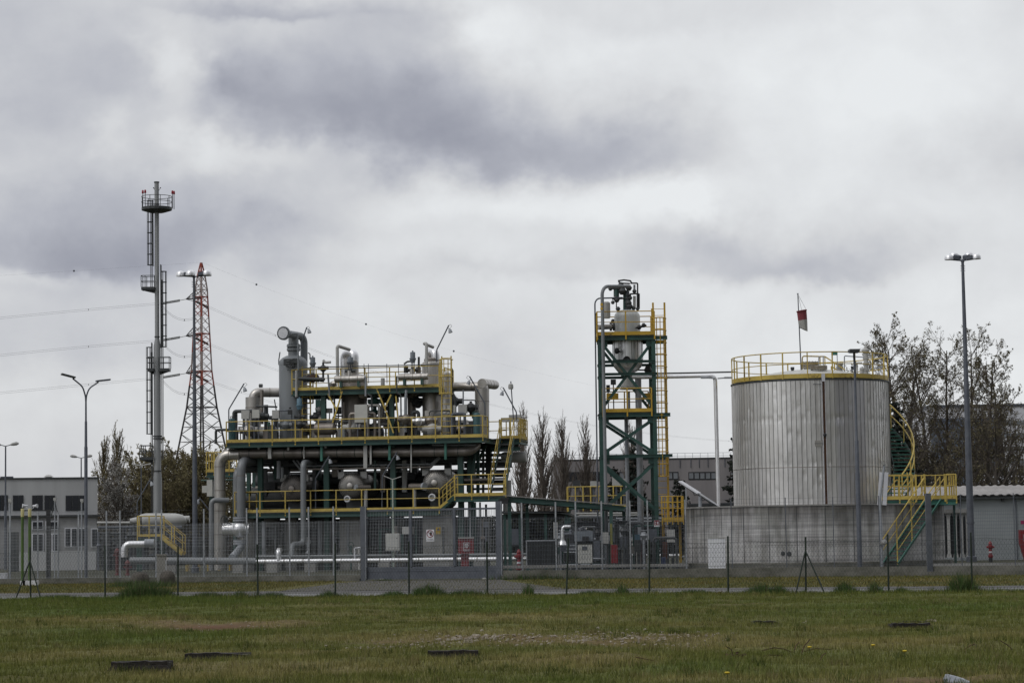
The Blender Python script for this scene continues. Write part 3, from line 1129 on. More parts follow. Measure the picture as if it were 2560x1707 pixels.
def mesh_fence(s0, s1, label, posts, ztop=2.3, z0=.20, plinth=.34):
    t = thing('mesh_fence', label, 'fence', AM + eM * ((s0 + s1) / 2))
    b = MB()
    k = s0
    sr = mpos(1722)
    while k < s1:
        b.tube(AM + eM * k + Vector((0, 0, z0)), AM + eM * k + Vector((0, 0, ztop)), .0056 if k < sr else .0026, n=4, caps=False)
        k += .062
    z = z0 + .05
    while z < ztop + .01:
        b.tube(AM + eM * s0 + nM * -.007 + Vector((0, 0, z)), AM + eM * s1 + nM * -.007 + Vector((0, 0, z)), .0032, n=4)
        z += .132 * (1.25 if z < 1.4 else .9)
    b.build('mesh_panel', GALV if s0 < 5 else GALVD, t)
    b = MB()
    for z in (2.5, 2.68, 2.82):
        b.tube(AM + eM * s0 + Vector((0, 0, z)), AM + eM * s1 + Vector((0, 0, z)), .0028, n=3)
    b.build('top_wire', GALVD, t)
    b = MB()
    b.box(AM + eM * ((s0 + s1) / 2) + Vector((0, 0, plinth / 2 - .1)), (s1 - s0, .22, plinth + .2), ax=(eM, nM, Vector((0, 0, 1))))
    b.box(AM + eM * ((s0 + s1) / 2) - nM * .16 + Vector((0, 0, plinth * .21)), (s1 - s0, .10, plinth * .52), ax=(eM, nM, Vector((0, 0, 1))))
    b.build('plinth', CONCD, t, smooth=False)
    for u in posts:
        s = mpos(u)
        b = MB()
        b.box(AM + eM * s + nM * .04 + Vector((0, 0, 1.42)), (.05 if u < 1720 else .028, .04, 2.86), ax=(eM, nM, Vector((0, 0, 1))))
        b.build('post', GALV if u < 1720 else GALVD, t, smooth=False)
    return t


sg0, sg1 = mpos(911), mpos(1250)
mesh_fence(0.0, sg0 - .12, 'grey welded mesh fence on a mossy plinth, left of the sliding gate', plinth=.22, posts= [24, 93, 144, 195, 265, 299, 389, 403, 509, 616, 642, 723, 771, 833])
mesh_fence(sg1 + .12, dM.length, 'grey welded mesh fence on a concrete kerb, right of the sliding gate',
           [1305, 1390, 1440, 1505, 1576, 1620, 1715, 1830, 1966, 2085, 2200, 2405, 2538])

t = thing('sliding_gate', 'grey steel sliding gate with solid lower panel and barred upper half', 'gate', AM + eM * ((sg0 + sg1) / 2))
Zv = Vector((0, 0, 1))
fr = (eM, nM, Zv)
for s, zt in ((sg0, 2.83), (sg1, 2.92)):
    b = MB()
    b.box(AM + eM * s - nM * .05 + Zv * (zt / 2), (.2, .2, zt), ax=fr)
    b.build('gate_post', GALVD, t, smooth=False)
    b = MB()
    b.box(AM + eM * (s + .115) - nM * .13 + Zv * (zt / 2), (.02, .05, zt - .02), ax=fr)
    b.build('guide_strip', GALV, t, smooth=False)
b = MB()
b.box(AM + eM * ((sg0 + sg1) / 2) + Zv * 2.66, (sg1 - sg0 - .24, .08, .07), ax=fr)
b.box(AM + eM * ((sg0 + sg1) / 2) + Zv * 2.35, (sg1 - sg0 - .24, .03, .03), ax=fr)
b.build('top_rail', GALVD, t, smooth=False)
b = MB()
b.box(AM + eM * ((sg0 + sg1) / 2) + Zv * .29, (sg1 - sg0 - .24, .06, .46), ax=fr)
b.box(AM + eM * ((sg0 + sg1) / 2) - nM * .035 + Zv * .36, (sg1 - sg0 - .26, .02, .02), ax=fr)
b.box(AM + eM * ((sg0 + sg1) / 2) - nM * .035 + Zv * .09, (sg1 - sg0 - .26, .03, .06), ax=fr)
b.build('lower_panel', GALVD, t, smooth=False)
for u in (1028, 1137):
    b = MB()
    b.box(AM + eM * mpos(u) - nM * .01 + Zv * 1.6, (.1, .1, 2.14), ax=fr)
    b.build('stile', GALVD, t, smooth=False)
b = MB()
k = sg0 + .14
while k < sg1 - .13:
    b.tube(AM + eM * k + Zv * .52, AM + eM * k + Zv * 2.63, .0066, n=4, caps=False)
    k += .064
z = .6
while z < 2.3:
    b.tube(AM + eM * (sg0 + .12) - nM * .008 + Zv * z, AM + eM * (sg1 - .12) - nM * .008 + Zv * z, .0034, n=4)
    z += .128
b.build('bar_grille', GALV, t)
for u in (956, 1212):
    b = MB()
    b.box(AM + eM * mpos(u) - nM * .06 + Zv * .06, (.16, .05, .05), ax=fr)
    b.build('wheel_cover', LGREY, t, smooth=False)


# ------------------------------------------------------------------ writing helper
def text_mesh(body, size, origin, ex, ez, name, material, parent, th=.003):
    cu = bpy.data.curves.new('txt', 'FONT')
    cu.body = body
    cu.size = size
    cu.align_x = 'CENTER'
    cu.extrude = th / 2
    tmp = bpy.data.objects.new('txt', cu)
    COL.objects.link(tmp)
    dg = bpy.context.evaluated_depsgraph_get()
    me = bpy.data.meshes.new_from_object(tmp.evaluated_get(dg))
    bpy.data.objects.remove(tmp)
    off = Vector((0, 0, 0))
    p = parent
    while p is not None:
        off += p.location
        p = p.parent
    ey = ez.cross(ex)
    M4 = Matrix((ex, ez, -ey)).transposed().to_4x4()
    M4.translation = Vector(origin) - off
    me.transform(M4)
    me.name = name
    me.materials.clear()
    me.materials.append(material)
    o = bpy.data.objects.new(name, me)
    COL.objects.link(o)
    o.parent = parent
    return o


# prohibition sign on the gate
def disc(b, c, ex, ez, r, th, n=24):
    nn = ex.cross(ez)
    b.poly([c + ex * (r * math.cos(2 * math.pi * k / n)) + ez * (r * math.sin(2 * math.pi * k / n)) for k in range(n)], nn * th)


c = AM + eM * mpos(1077) - nM * .03
cz = P(1077, 1338, c.y).z
c.z = cz
t = thing('prohibition_sign', 'white sign with red ring over a raised black hand, hung on the gate bars', 'sign', c)
b = MB()
b.box(c, (.315, .008, .45), ax=fr)
b.build('sign_plate', WHITE, t, smooth=False)
b = MB()
cc = c + Zv * .065 - nM * .010
b.ring(cc, nM, .128, .012, 28, 6)
b.beam(cc + (-eM + Zv) * .088, cc + (eM - Zv) * .088, .008, .022)
b.build('prohibition_ring', RED, t)
b = MB()
hc = cc + eM * .022 + Zv * .004 + nM * .003
b.poly([hc + eM * x_ + Zv * z_ for (x_, z_) in [(-.022, -.075), (.022, -.075), (.045, -.03), (.046, .04), (.034, .075), (.028, .03), (.02, .088), (.010, .035), (.002, .09), (-.006, .035), (-.016, .078), (-.02, .02), (-.052, .03), (-.046, .004), (-.03, -.04)]], -nM * .006)
b.build('hand_symbol', BLK, t, smooth=False)
text_mesh('NON SOSTARE', .038, c - Zv * .150 - nM * .008, eM, Zv, 'lettering', STEEL, t)
text_mesh('NON MANOVRARE', .033, c - Zv * .197 - nM * .008, eM, Zv, 'lettering', STEEL, t)

# ---- round stone bollards, kiosk post, green bollards
for (u, v0, v1, hw, lab) in [(350, 1428, 1462, 24, 'paler round stone bollard half hidden by tall grass'), (419, 1425, 1460, 20, 'round stone bollard beside the narrow concrete kiosk post')]:
    c = PZ(u, v1, 0)
    s = c.y / FPX
    b = MB()
    rr, hh = hw * s, (v1 - v0) * s
    vs, fs = [], []
    pr = [(rr * .92, -.05), (rr, hh * .25), (rr * .98, hh * .5), (rr * .86, hh * .74), (rr * .62, hh * .91), (rr * .3, hh * .99), (0.001, hh)]
    b.lathe(pr, (c.x, c.y, 0), n=20)
    b.v = [(x_ + random.uniform(-.008, .008), y_ + random.uniform(-.008, .008), z_ + random.uniform(-.006, .006)) for (x_, y_, z_) in b.v]
    tag(b.build('stone_bollard', STONE, None, angle=60), lab, 'bollard', 'round stone bollards on the verge')
c = PZ(404, 1458, 0)
s = c.y / FPX
t = thing('kiosk_post', 'narrow concrete utility kiosk post standing between the stone bollard and mesh fence', 'kiosk', (c.x, c.y, 0))
b = MB()
b.box((c.x, c.y, .52), (.33, .3, 1.1))
b.build('body', CONC, t, smooth=False)
b = MB()
b.box((c.x, c.y, 1.1), (.39, .36, .06))
b.build('cap', CONC, t, smooth=False)
b = MB()
b.box((c.x + .17, c.y, .5), (.012, .26, .8))
b.build('door', WHITE, t, smooth=False)

for (u, lab, vb) in [(56, 'green marker post with pale yellow top, left one of the pair', 1447), (74, 'green marker post with pale yellow top, right one of the pair', 1447)]:
    Y0 = 93.0
    q = P(u, 1400, Y0)
    zt = P(u, 1271, Y0).z
    zy = P(u, 1290, Y0).z
    t = thing('marker_post', lab, 'post', (q.x, q.y, 0), 'green marker posts with yellow tops')
    b = MB()
    b.tube((q.x, Y0, 0), (q.x, Y0, zy), .055, n=14)
    b.build('pipe', BPOST, t)
    b = MB()
    b.lathe([(.066, zy - .02), (.066, zt - .02), (.05, zt), (0.001, zt + .005)], (q.x, Y0, 0), n=14)
    b.build('cap', PYEL, t)
    b = MB()
    b.box((q.x + .05, Y0, .09), (.2 if u == 56 else .55, .4, .2))
    b.build('plinth', WHITE, t, smooth=False)
# black camera post + floodlights on the left yard
# ------------------------------------------------------------------ trees
def segs_mesh(name, segs, material, parent, n=4):
    S = np.array([(a.x, a.y, a.z, b.x, b.y, b.z, ra, rb) for (a, b, ra, rb) in segs])
    A_, B_ = S[:, :3], S[:, 3:6]
    d = B_ - A_
    d /= np.maximum(np.linalg.norm(d, axis=1, keepdims=True), 1e-6)
    ref = np.where((np.abs(d[:, 2]) < .9)[:, None], np.array([0, 0, 1.]), np.array([1., 0, 0]))
    x = np.cross(d, ref)
    x /= np.linalg.norm(x, axis=1, keepdims=True)
    y = np.cross(d, x)
    rings = []
    for (C, r) in ((A_, S[:, 6]), (B_, S[:, 7])):
        for k in range(n):
            t = 2 * math.pi * k / n
            rings.append(C + (x * math.cos(t) + y * math.sin(t)) * r[:, None])
    Vv = np.stack(rings, 1)            # m,2n,3
    m_ = len(S)
    base = np.arange(m_)[:, None] * (2 * n)
    Ff = np.stack([np.stack([base[:, 0] + k, base[:, 0] + (k + 1) % n, base[:, 0] + n + (k + 1) % n, base[:, 0] + n + k], -1) for k in range(n)], 1)
    return fastmesh(name, Vv.reshape(-1, 3), Ff.reshape(-1, 4), material, parent)


def leaf_mesh(name, pts, size, material, parent, rg):
    pts = np.array(pts)
    n = len(pts)
    q = rg.normal(size=(n, 3))
    q /= np.linalg.norm(q, axis=1, keepdims=True)
    r_ = np.cross(q, rg.normal(size=(n, 3)))
    r_ /= np.linalg.norm(r_, axis=1, keepdims=True)
    s = size * (.5 + rg.random((n, 1)))
    a, b_ = q * s, r_ * s * .62
    Vv = np.stack([pts - a, pts - b_, pts + a, pts + b_], 1).reshape(-1, 3)
    return fastmesh(name, Vv, np.arange(4 * n).reshape(-1, 4), material, parent)


def grow(segs, tips, p, d, L, r, lvl, rs, spec):
    """one branch: polyline with children.  spec[lvl] = (nseg, wobble, lift, children, child angle, child length ratio, start)"""
    nseg, wob, lift, nch, ang, rat, start = spec[lvl]
    q = p.copy()
    dd = d.normalized()
    st = L / nseg
    nodes = []
    for k in range(nseg):
        dd = (dd + Vector((rs.gauss(0, wob), rs.gauss(0, wob), rs.gauss(0, wob) + lift))).normalized()
        e = q + dd * st
        ra = r * (1 - .8 * k / nseg)
        rb = r * (1 - .8 * (k + 1) / nseg)
        segs.append((q, e, ra, rb, lvl))
        nodes.append((q.copy(), e.copy(), dd.copy(), ra))
        q = e
    if lvl + 1 < len(spec):
        for j in range(nch):
            f = start + (1 - start) * (j + rs.random()) / nch
            k = min(nseg - 1, int(f * nseg))
            a, e, dk, rk = nodes[k]
            t = rs.random()
            pp = a.lerp(e, t)
            x, y = perp(dk)
            ph = rs.random() * 6.283
            an = ang * rs.uniform(.7, 1.3)
            nd = dk * math.cos(an) + (x * math.cos(ph) + y * math.sin(ph)) * math.sin(an)
            grow(segs, tips, pp, nd, L * rat * (1.15 - .75 * f) * rs.uniform(.75, 1.25), max(rk * .55, .006), lvl + 1, rs, spec)
    else:
        tips.append((nodes[0][0], q))


def tree(name, label, base, H, spec, r0, seed, group=None, leaf=None, twigmat=None, rmin=.014, trunk_lvls=1, d0=Vector((0, 0, 1)), stems=1, spread=.0, cat='tree', leafper=3, leafsz=.1, droop=0.0):
    rs = random.Random(seed)
    rg = np.random.default_rng(seed)
    segs, tips = [], []
    for k in range(stems):
        a = rs.random() * 6.283
        d = (d0 + Vector((math.cos(a), math.sin(a), 0)) * spread * rs.uniform(.3, 1)).normalized()
        grow(segs, tips, Vector(base) + Vector((math.cos(a), math.sin(a), 0)) * (.25 * (stems > 1)), d, H * rs.uniform(.82, 1.0) if stems > 1 else H, r0 * (1 if stems == 1 else .6), 0, rs, spec)
    t = thing(name, label, cat, base, group)
    tr = [(a, b, max(ra, rmin), max(rb, rmin)) for (a, b, ra, rb, l) in segs if l < trunk_lvls]
    tw = [(a, b, max(ra, rmin), max(rb, rmin * .8)) for (a, b, ra, rb, l) in segs if l >= trunk_lvls]
    segs_mesh('trunk', tr, BARK, t, 6)
    c = segs_mesh('crown', tw, twigmat or TWIG, t, 3)
    if leaf:
        pts = []
        for (a, b) in tips:
            for k in range(leafper):
                f = rs.uniform(.1, 1.05)
                q = a.lerp(b, f)
                pts.append((q.x + rs.gauss(0, leafsz * .6), q.y + rs.gauss(0, leafsz * .6), q.z + rs.gauss(0, leafsz * .6) - droop * rs.random()))
        leaf_mesh('buds' if leafsz < .16 else 'foliage', pts, leafsz, leaf, c, rg)
    return t


#        nseg wob lift nch ang rat start
POPLAR = [(10, .012, .02, 84, .36, .36, .04), (6, .06, .12, 13, .36, .34, .10), (3, .08, .10, 0, 0, 0, 0)]
BUSH = [(7, .08, .05, 12, .62, .50, .12), (5, .10, .07, 9, .55, .48, .15), (4, .10, .08, 5, .5, .50, .2), (3, .1, .08, 0, 0, 0, 0)]
BIRCH = [(9, .03, .02, 34, .80, .33, .14), (6, .09, .06, 10, .65, .45, .15), (4, .12, .0, 3, .7, .5, .2), (3, .12, -.04, 0, 0, 0, 0)]
BROAD = [(4, .05, .02, 8, .62, .95, .35), (7, .09, .05, 11, .60, .46, .18), (5, .11, .03, 7, .62, .45, .15), (4, .12, -.02, 0, 0, 0, 0)]

PG = 'bare columnar poplars behind the plant'
for i, (u, vt, Y, lab) in enumerate([(1308, 1050, 226, 'bare poplar right beside the yellow stair tower of the plant'), (1361, 1060, 232, 'tall bare poplar standing clear against the sky, densest of the row'),
                                     (1412, 1066, 236, 'bare poplar in front of the left end of the grey factory'), (1470, 1082, 238, 'bare poplar just left of the green steel tower'),
                                     (1578, 1088, 240, 'bare poplar seen through the braces of the green steel tower')]):
    c = P(u, 1380, Y)
    H = P(u, vt, Y).z
    tree('poplar_tree', lab, (c.x, c.y, 0), H * .97, POPLAR, .22, 40 + i, PG, rmin=.012, twigmat=mat('pale_twigs', (0.22, 0.19, 0.165), (0.13, 0.11, 0.095), .95, scale=1))
PG2 = 'budding poplars beyond the left office block'
for i, (u, vt, lab) in enumerate([(253, 1118, 'shorter slim poplar with thin buds at the corner of the office block'), (286, 1102, 'taller poplar with thin buds behind the white blossom tree')]):
    c = P(u, 1380, 262)
    tree('poplar_tree', lab, (c.x, c.y, 0), P(u, vt, 262).z * .98, [(10, .012, .02, 78, .36, .40, .05), (6, .05, .13, 12, .36, .3, .1), (3, .08, .10, 0, 0, 0, 0)], .2, 60 + i, PG2, rmin=.019, twigmat=TWIGO, leaf=LEAFO, leafper=1, leafsz=.06)

c = P(306, 1380, 226)
tree('blossom_tree', 'round tree covered in white blossom behind the office block', (c.x, c.y, 0), P(306, 1190, 226).z, BUSH, .25, 77, stems=4, spread=.34, leaf=BLOSS, leafper=6, leafsz=.065, twigmat=TWIG, rmin=.02)
BG = 'brown budding trees behind the flare stack'
for i, (u, vt, Y, st, lab) in enumerate([(262, 1225, 242, 6, 'low brown budding tree at the right edge of the office block'), (352, 1165, 236, 7, 'brown budding tree between the blossom tree and flare stack'),
                                         (420, 1128, 232, 8, 'bushy brown budding tree just right of the flare stack'), (468, 1122, 238, 8, 'bushy brown budding tree in front of the pylon legs'),
                                         (522, 1140, 236, 8, 'bushy brown budding tree behind the big bent pipe'), (388, 1180, 246, 7, 'brown budding tree directly behind the flare stack'),
                                         (560, 1185, 250, 7, 'brown budding tree half hidden by the left end of the plant'), (305, 1240, 232, 6, 'low dark tree under the white blossom')]):
    c = P(u, 1380, Y)
    tree('budding_tree', lab, (c.x, c.y, 0), P(u, vt, Y).z * .97, BUSH, .2, 90 + i, BG, stems=st, spread=.42, leaf=LEAFO, leafper=3, leafsz=.075, twigmat=TWIGO, rmin=.018)

RG = 'birch trees behind the big tank'
for i, (u, vt, Y, lab) in enumerate([(2222, 845, 150, 'slim birch with sparse buds rising behind the right rim of the tank'), (2283, 820, 152, 'tallest slim birch, its tip above all the other trees'),
                                     (2338, 852, 155, 'slim birch between the tallest one and the high mast'), (2376, 850, 160, 'slim birch just left of the high floodlight mast'), (2256, 872, 156, 'shorter slim birch left of the tallest one'), (2470, 880, 153, 'slim birch between the mast and the broad tree at the right edge'), (2530, 900, 158, 'slim birch nearest the right edge'),
                                     (2432, 852, 158, 'slim birch just right of the high floodlight mast')]):
    c = P(u, 1380, Y)
    tree('birch_tree', lab, (c.x, c.y, 0), P(u, vt, Y).z * .95, BIRCH, .17, 120 + i, RG, leaf=LEAFD, leafper=5, leafsz=.05, rmin=.009, droop=.12)
for i, (u, vt, Y, H_, lab) in enumerate([(2496, 870, 150, .50, 'broad spreading tree with drooping twigs at the right edge'), (2385, 960, 147, .46, 'dark spreading tree right behind the stair platform'),
                                         (2570, 930, 156, .46, 'broad tree cut by the right edge behind the white shed'), (2310, 950, 158, .5, 'dark tree between stair rail and mast'), (2450, 925, 162, .5, 'broad tree just right of the high mast'), (2262, 940, 161, .5, 'broad tree close behind the tank stair')]):
    c = P(u, 1380, Y)
    tree('spreading_tree', lab, (c.x, c.y, 0), P(u, vt, Y).z * H_, BROAD, .3, 140 + i, 'broad trees behind the long shed', leaf=LEAFD, leafper=4, leafsz=.052, rmin=.009, trunk_lvls=2, droop=.3)


def conifer(label, base, H, Wd, seed, z0=.6):
    rs = random.Random(seed)
    rg = np.random.default_rng(seed)
    base = Vector(base)
    t = thing('conifer_tree', label, 'tree', base, 'dark conifers')
    segs_mesh('trunk', [(base, base + Vector((0, 0, H)), .16, .02)], BARK, t, 6)
    segs, pts = [], []
    z = z0
    while z < H:
        f = 1 - (z - z0) / (H - z0)
        for k in range(6):
            a = rs.random() * 6.283
            L = (Wd * f + .15) * rs.uniform(.6, 1.15)
            p0 = base + Vector((0, 0, z))
            p1 = p0 + Vector((math.cos(a) * L, math.sin(a) * L, rs.uniform(-.22, .05) * L))
            segs.append((p0, p1, .03, .012))
            for j in range(int(26 * L)):
                q = p0.lerp(p1, rs.random() ** .7)
                pts.append((q.x + rs.gauss(0, .10), q.y + rs.gauss(0, .10), q.z + rs.gauss(0, .07) - .05))
        z += .33
    cr = segs_mesh('crown', segs, TWIG, t, 3)
    leaf_mesh('foliage', pts, .13, PINE, cr, rg)
    return t


for (u, vt, Y, Wd, lab) in [(1588, 1118, 175, 2.6, 'wide dark conifer behind the foot of the green steel tower'), (1702, 1190, 150, 1.5, 'small dark conifer beside the yellow basket of the tower ladder'),
                            (1540, 1165, 182, 2.2, 'dark conifer left of a wider one behind the steel tower'), (2248, 1000, 138, 2.5, 'dense dark conifer close behind the tank stair'),
                            (1852, 1052, 135, 1.25, 'dark conifer hidden behind the left side of the tank')]:
    c = P(u, 1380, Y)
    conifer(lab, (c.x, c.y, 0), P(u, vt, Y).z, Wd, int(u))

# clipped dark hedge far behind the yard
c0, c1 = P(1200, 1300, 215), P(1660, 1300, 215)
HL = mat('hedge_leaves', (0.030, 0.034, 0.02), (0.012, 0.014, 0.01), .95, scale=1)
pts = [(random.uniform(c0.x, c1.x), 215 + random.uniform(-.8, .8), random.uniform(0, 3.4) * random.uniform(.8, 1.0)) for k in range(9000)]
tag(leaf_mesh('hedge', pts, .22, HL, None, np.random.default_rng(5)), 'long dark hedge behind the pipe yard', 'hedge')
c0, c1 = P(-60, 1300, 262), P(640, 1300, 262)
pts = [(random.uniform(c0.x, c1.x), 262 + random.uniform(-1.2, 1.2), random.uniform(0, 4.6) * random.uniform(.7, 1.0)) for k in range(12000)]
tag(leaf_mesh('hedge', pts, .25, mat('hedge_brown', (0.05, 0.045, 0.026), (0.018, 0.017, 0.011), .95, scale=.6), None, np.random.default_rng(6)), 'brown thicket along the far left boundary under the budding trees', 'hedge')

# ------------------------------------------------------------------ flare stack
YF = 210.0
SF = YF / FPX
fb = P(393, 1400, YF)
fx = P(393, 900, YF).x


def fz(v):
    return P(393, v, YF).z


t = thing('flare_stack', 'tall slim grey flare stack with ringed platform and red beacons', 'stack', (fx, YF, 0))
b = MB()
r1, r2 = 5.7 * SF, 9.0 * SF
b.lathe([(r2 * 1.22, 0), (r2 * 1.22, fz(1198)), (r2, fz(1178)), (r2, fz(866)), (r1 * 1.1, fz(850)), (r1, fz(846)), (r1, fz(455))], (fx, YF, 0), n=20)
b.build('stack_pipe', FLARE, t)
b = MB()
for v in (842, 1090, 1096, 1177, 511, 456):
    rr = r1 if v < 850 else r2
    b.lathe([(rr * 1.2, fz(v) - .05), (rr * 1.2, fz(v) + .05)], (fx, YF, 0), n=20)
b.build('flange', STEEL, t)
# round top platform
b = MB()
zt = fz(523)
rp_ = 1.33
b.lathe([(.22, zt - .34), (.7, zt - .30), (rp_ * .96, zt - .12), (rp_, zt - .10), (rp_, zt + .14), (rp_ * .97, zt + .14), (rp_ * .97, zt), (.22, zt)], (fx, YF, 0), n=22)
b.build('platform', STEEL, t, smooth=False)
b = MB()
for hh in (1.1, .62):
    b.ring((fx, YF, zt + hh), (0, 0, 1), rp_, .028, 28, 5)
for k in range(9):
    a = 2 * math.pi * (k + .3) / 9
    b.box((fx + rp_ * math.cos(a), YF + rp_ * math.sin(a), zt + .55), (.05, .05, 1.1))
b.build('railing', STEEL, t)
for (u, v, dy) in [(357, 480, .3), (363, 479, -.3), (431, 481, -.25), (435, 482, .25)]:
    q = P(u, v, YF + dy)
    l_ = MB()
    l_.lathe([(.085, q.z - .14), (.10, q.z - .10), (.085, q.z + .10), (.05, q.z + .16), (0.001, q.z + .17)], (q.x, q.y, 0), n=10)
    lo = l_.build('beacon_light', LAMPR, t)
    l_ = MB()
    l_.tube((q.x, q.y, zt), (q.x, q.y, q.z - .14), .035, n=6)
    l_.build('bracket', STEEL, lo)
b = MB()
sx = Vector((1, 0, 0))
sy = Vector((0, 1, 0))
for (u0, va, vb, out) in [(384.5, 665, 528, -1), (401.5, 870, 690, 1), (384, 1087, 885, -1)]:
    q = P(u0, va, YF)
    x_ = fx + out * (r1 if vb < 850 and va < 880 else r2) + out * .15
    ladder_mb(b, (x_, YF, fz(va) - .0), (x_, YF, fz(vb) + 1.0), sy, Vector((out, 0, 0)), wd=.45, cage_from=0.1, cage_r=.26, rung=.3, thick=.06, hoops=.95, ncage=5)
for (va, vb, out) in [(725, 530, -1), (1150, 870, 1), (925, 700, 1), (1400, 1087, -1), (1150, 880, -1)]:
    x_ = fx + out * (r2 + .10)
    b.tube((x_, YF - .1, fz(va)), (x_, YF - .1, fz(vb)), .045, n=5)
    b.tube((x_ - .01 + out * .12, YF - .1, fz(va)), (x_ + out * .12, YF - .1, fz(vb)), .03, n=5)
b.build('ladder', STEEL, t)
for (u0, u1, vd, vr) in [(355, 388, 722, 693), (399, 425, 925, 896), (371, 386, 925, 896), (352, 383, 1146, 1118)]:
    b = MB()
    a_, c_ = P(u0, vd, YF), P(u1, vd, YF)
    zd = (a_.z + c_.z) / 2
    b.box(((a_.x + c_.x) / 2, YF, zd + .0), (c_.x - a_.x, 1.0, .26))
    b.poly([(a_.x, YF - .05, zd - .13), (c_.x, YF - .05, zd - .13), ((c_.x if u0 < 390 else a_.x), YF - .05, zd - .42)], Vector((0, .1, 0)))
    pb = b.build('side_platform', STEEL, t, smooth=False)
    b = MB()
    zz = zd + .13
    for hh in (1.0, .5):
        b.tube((a_.x, YF - .5, zz + hh), (c_.x, YF - .5, zz + hh), .03, n=5)
        b.tube((a_.x, YF + .5, zz + hh), (c_.x, YF + .5, zz + hh), .03, n=5)
        e_ = a_ if u0 < 390 else c_
        b.tube((e_.x, YF - .5, zz + hh), (e_.x, YF + .5, zz + hh), .03, n=5)
    for xx in (a_.x, c_.x, a_.x * .7 + c_.x * .3):
        for dy in (-.5, .5):
            b.box((xx, YF + dy, zz + .5), (.06, .06, 1.0))
    b.build('railing', STEEL, pb)
for (u, v) in [(384, 470), (401, 470)]:
    b = MB()
    q = P(u, v, YF)
    b.tube((q.x, YF, q.z), (fx, YF, q.z - .55), .02, n=5)
    b.lathe([(.05, q.z - .05), (.05, q.z + .05)], (q.x, YF, 0), n=8)
    b.build('igniter', STEEL, t)

# ------------------------------------------------------------------ pylon and power lines
YP = 420.0
SP = YP / FPX
pc = P(504, 900, YP)
px = pc.x
PROF = [(657, 1.5), (690, 9.5), (724, 15), (742, 15.8), (834, 20.5), (928, 25.5), (1018, 37.5), (1122, 59), (1260, 86), (1400, 112)]


def phw(v):
    for (a, b_) in zip(PROF, PROF[1:]):
        if a[0] <= v <= b_[0]:
            f = (v - a[0]) / (b_[0] - a[0])
            return (a[1] + (b_[1] - a[1]) * f) * SP
    return PROF[-1][1] * SP


def pzv(v):
    return P(504, v, YP).z


def pleg(k, v):
    a = R(11 + 90 * k)
    return Vector((px + phw(v) * math.cos(a), YP + phw(v) * math.sin(a), pzv(v) if v < 1440 else 0))


t = thing('power_pylon', 'red and white lattice power pylon with three arms on its left side', 'pylon', (px, YP, 0))
BANDS = [(657, 690, PREDM, [657, 674, 690]), (690, 742, PWHT, [690, 707, 724, 742]), (742, 792, PREDM, [742, 758, 775, 792]), (792, 834, PWHT, [792, 813, 834]), (834, 880, PREDM, [834, 850, 865, 880]),
         (880, 928, PWHT, [880, 904, 928]), (928, 964, PREDM, [928, 946, 964]), (964, 1440, PDRK, [964, 990, 1018, 1050, 1085, 1124, 1170, 1230, 1310, 1425])]
for (va, vb, mm, lv) in BANDS:
    b = MB()
    dark = mm is PDRK
    for k in range(4):
        for (p_, q_) in zip(lv, lv[1:]):
            b.tube(pleg(k, p_), pleg(k, q_), .16 if dark else .13, n=4)
            a0, a1, c0_, c1_ = pleg(k, p_), pleg(k, q_), pleg((k + 1) % 4, p_), pleg((k + 1) % 4, q_)
            b.tube(a0, c1_, .07 if dark else .055, n=3)
            b.tube(c0_, a1, .07 if dark else .055, n=3)
            if p_ in (690, 724, 742, 834, 928, 1018):
                b.tube(a0, c0_, .10 if p_ > 724 else .07, n=3)
            if dark and p_ >= 1018:
                mid = (a0 + c1_) / 2
                b.tube(mid, (a0 + a1) / 2, .05, n=3)
                b.tube((c0_ + a1) / 2, (c0_ + c1_) / 2, .05, n=3)
    b.build('lattice_section', mm, t, smooth=False)
GINS = mat('glass_insulator', (0.12, 0.125, 0.12), (0.08, 0.085, 0.08), .4)
armtips = []
for (v, vt) in ((745, 727), (837, 818), (930, 910)):
    b = MB()
    tip = P(465, v + 3, YP)
    armtips.append(tip)
    for k in (1, 2, 3):
        b.tube(pleg(k, v), tip, .085, n=4)
    b.tube(pleg(2, vt), tip, .08, n=4)
    b.tube(pleg(1, vt), tip, .06, n=4)
    for f in (.3, .6):
        b.tube(pleg(2, v).lerp(tip, f), pleg(2, vt).lerp(tip, f), .05, n=3)
    b.build('cross_arm', PDRK, t, smooth=False)
LINES = []
for i, tip in enumerate(armtips):
    v = (748, 840, 933)[i]
    # tension strings left and right
    for (ua, va, ub, vb) in ((449, v + 3, 408, v + 10), (490, v + 6, 520, v + 20)):
        b = MB()
        for off in (-1.3, 1.6):
            p0, p1 = P(ua, va + off, YP), P(ub, vb + off, YP)
            for k in range(17):
                f = k / 16
                c = p0.lerp(p1, f)
                b.tube(c - (p1 - p0).normalized() * .05, c + (p1 - p0).normalized() * .05, .13, n=6)
            b.tube(p0, p1, .05, n=4)
        b.tube(P(ua, va, YP), tip, .05, n=4)
        b.build('insulator_string', GINS, t)
    # jumper loop
    b = MB()
    for off in (0, 4):
        b.sweep([P(u_, v_ + off, YP) for (u_, v_) in [(408, v + 18), (418, v + 29), (432, v + 40), (446, v + 47), (461, v + 50), (478, v + 48), (500, v + 38), (520, v + 21)]], .022, 3)
    c = P(461, v + 52, YP)
    b.box(c, (.12, .1, .35))
    b.build('jumper_loop', WIRE, t)


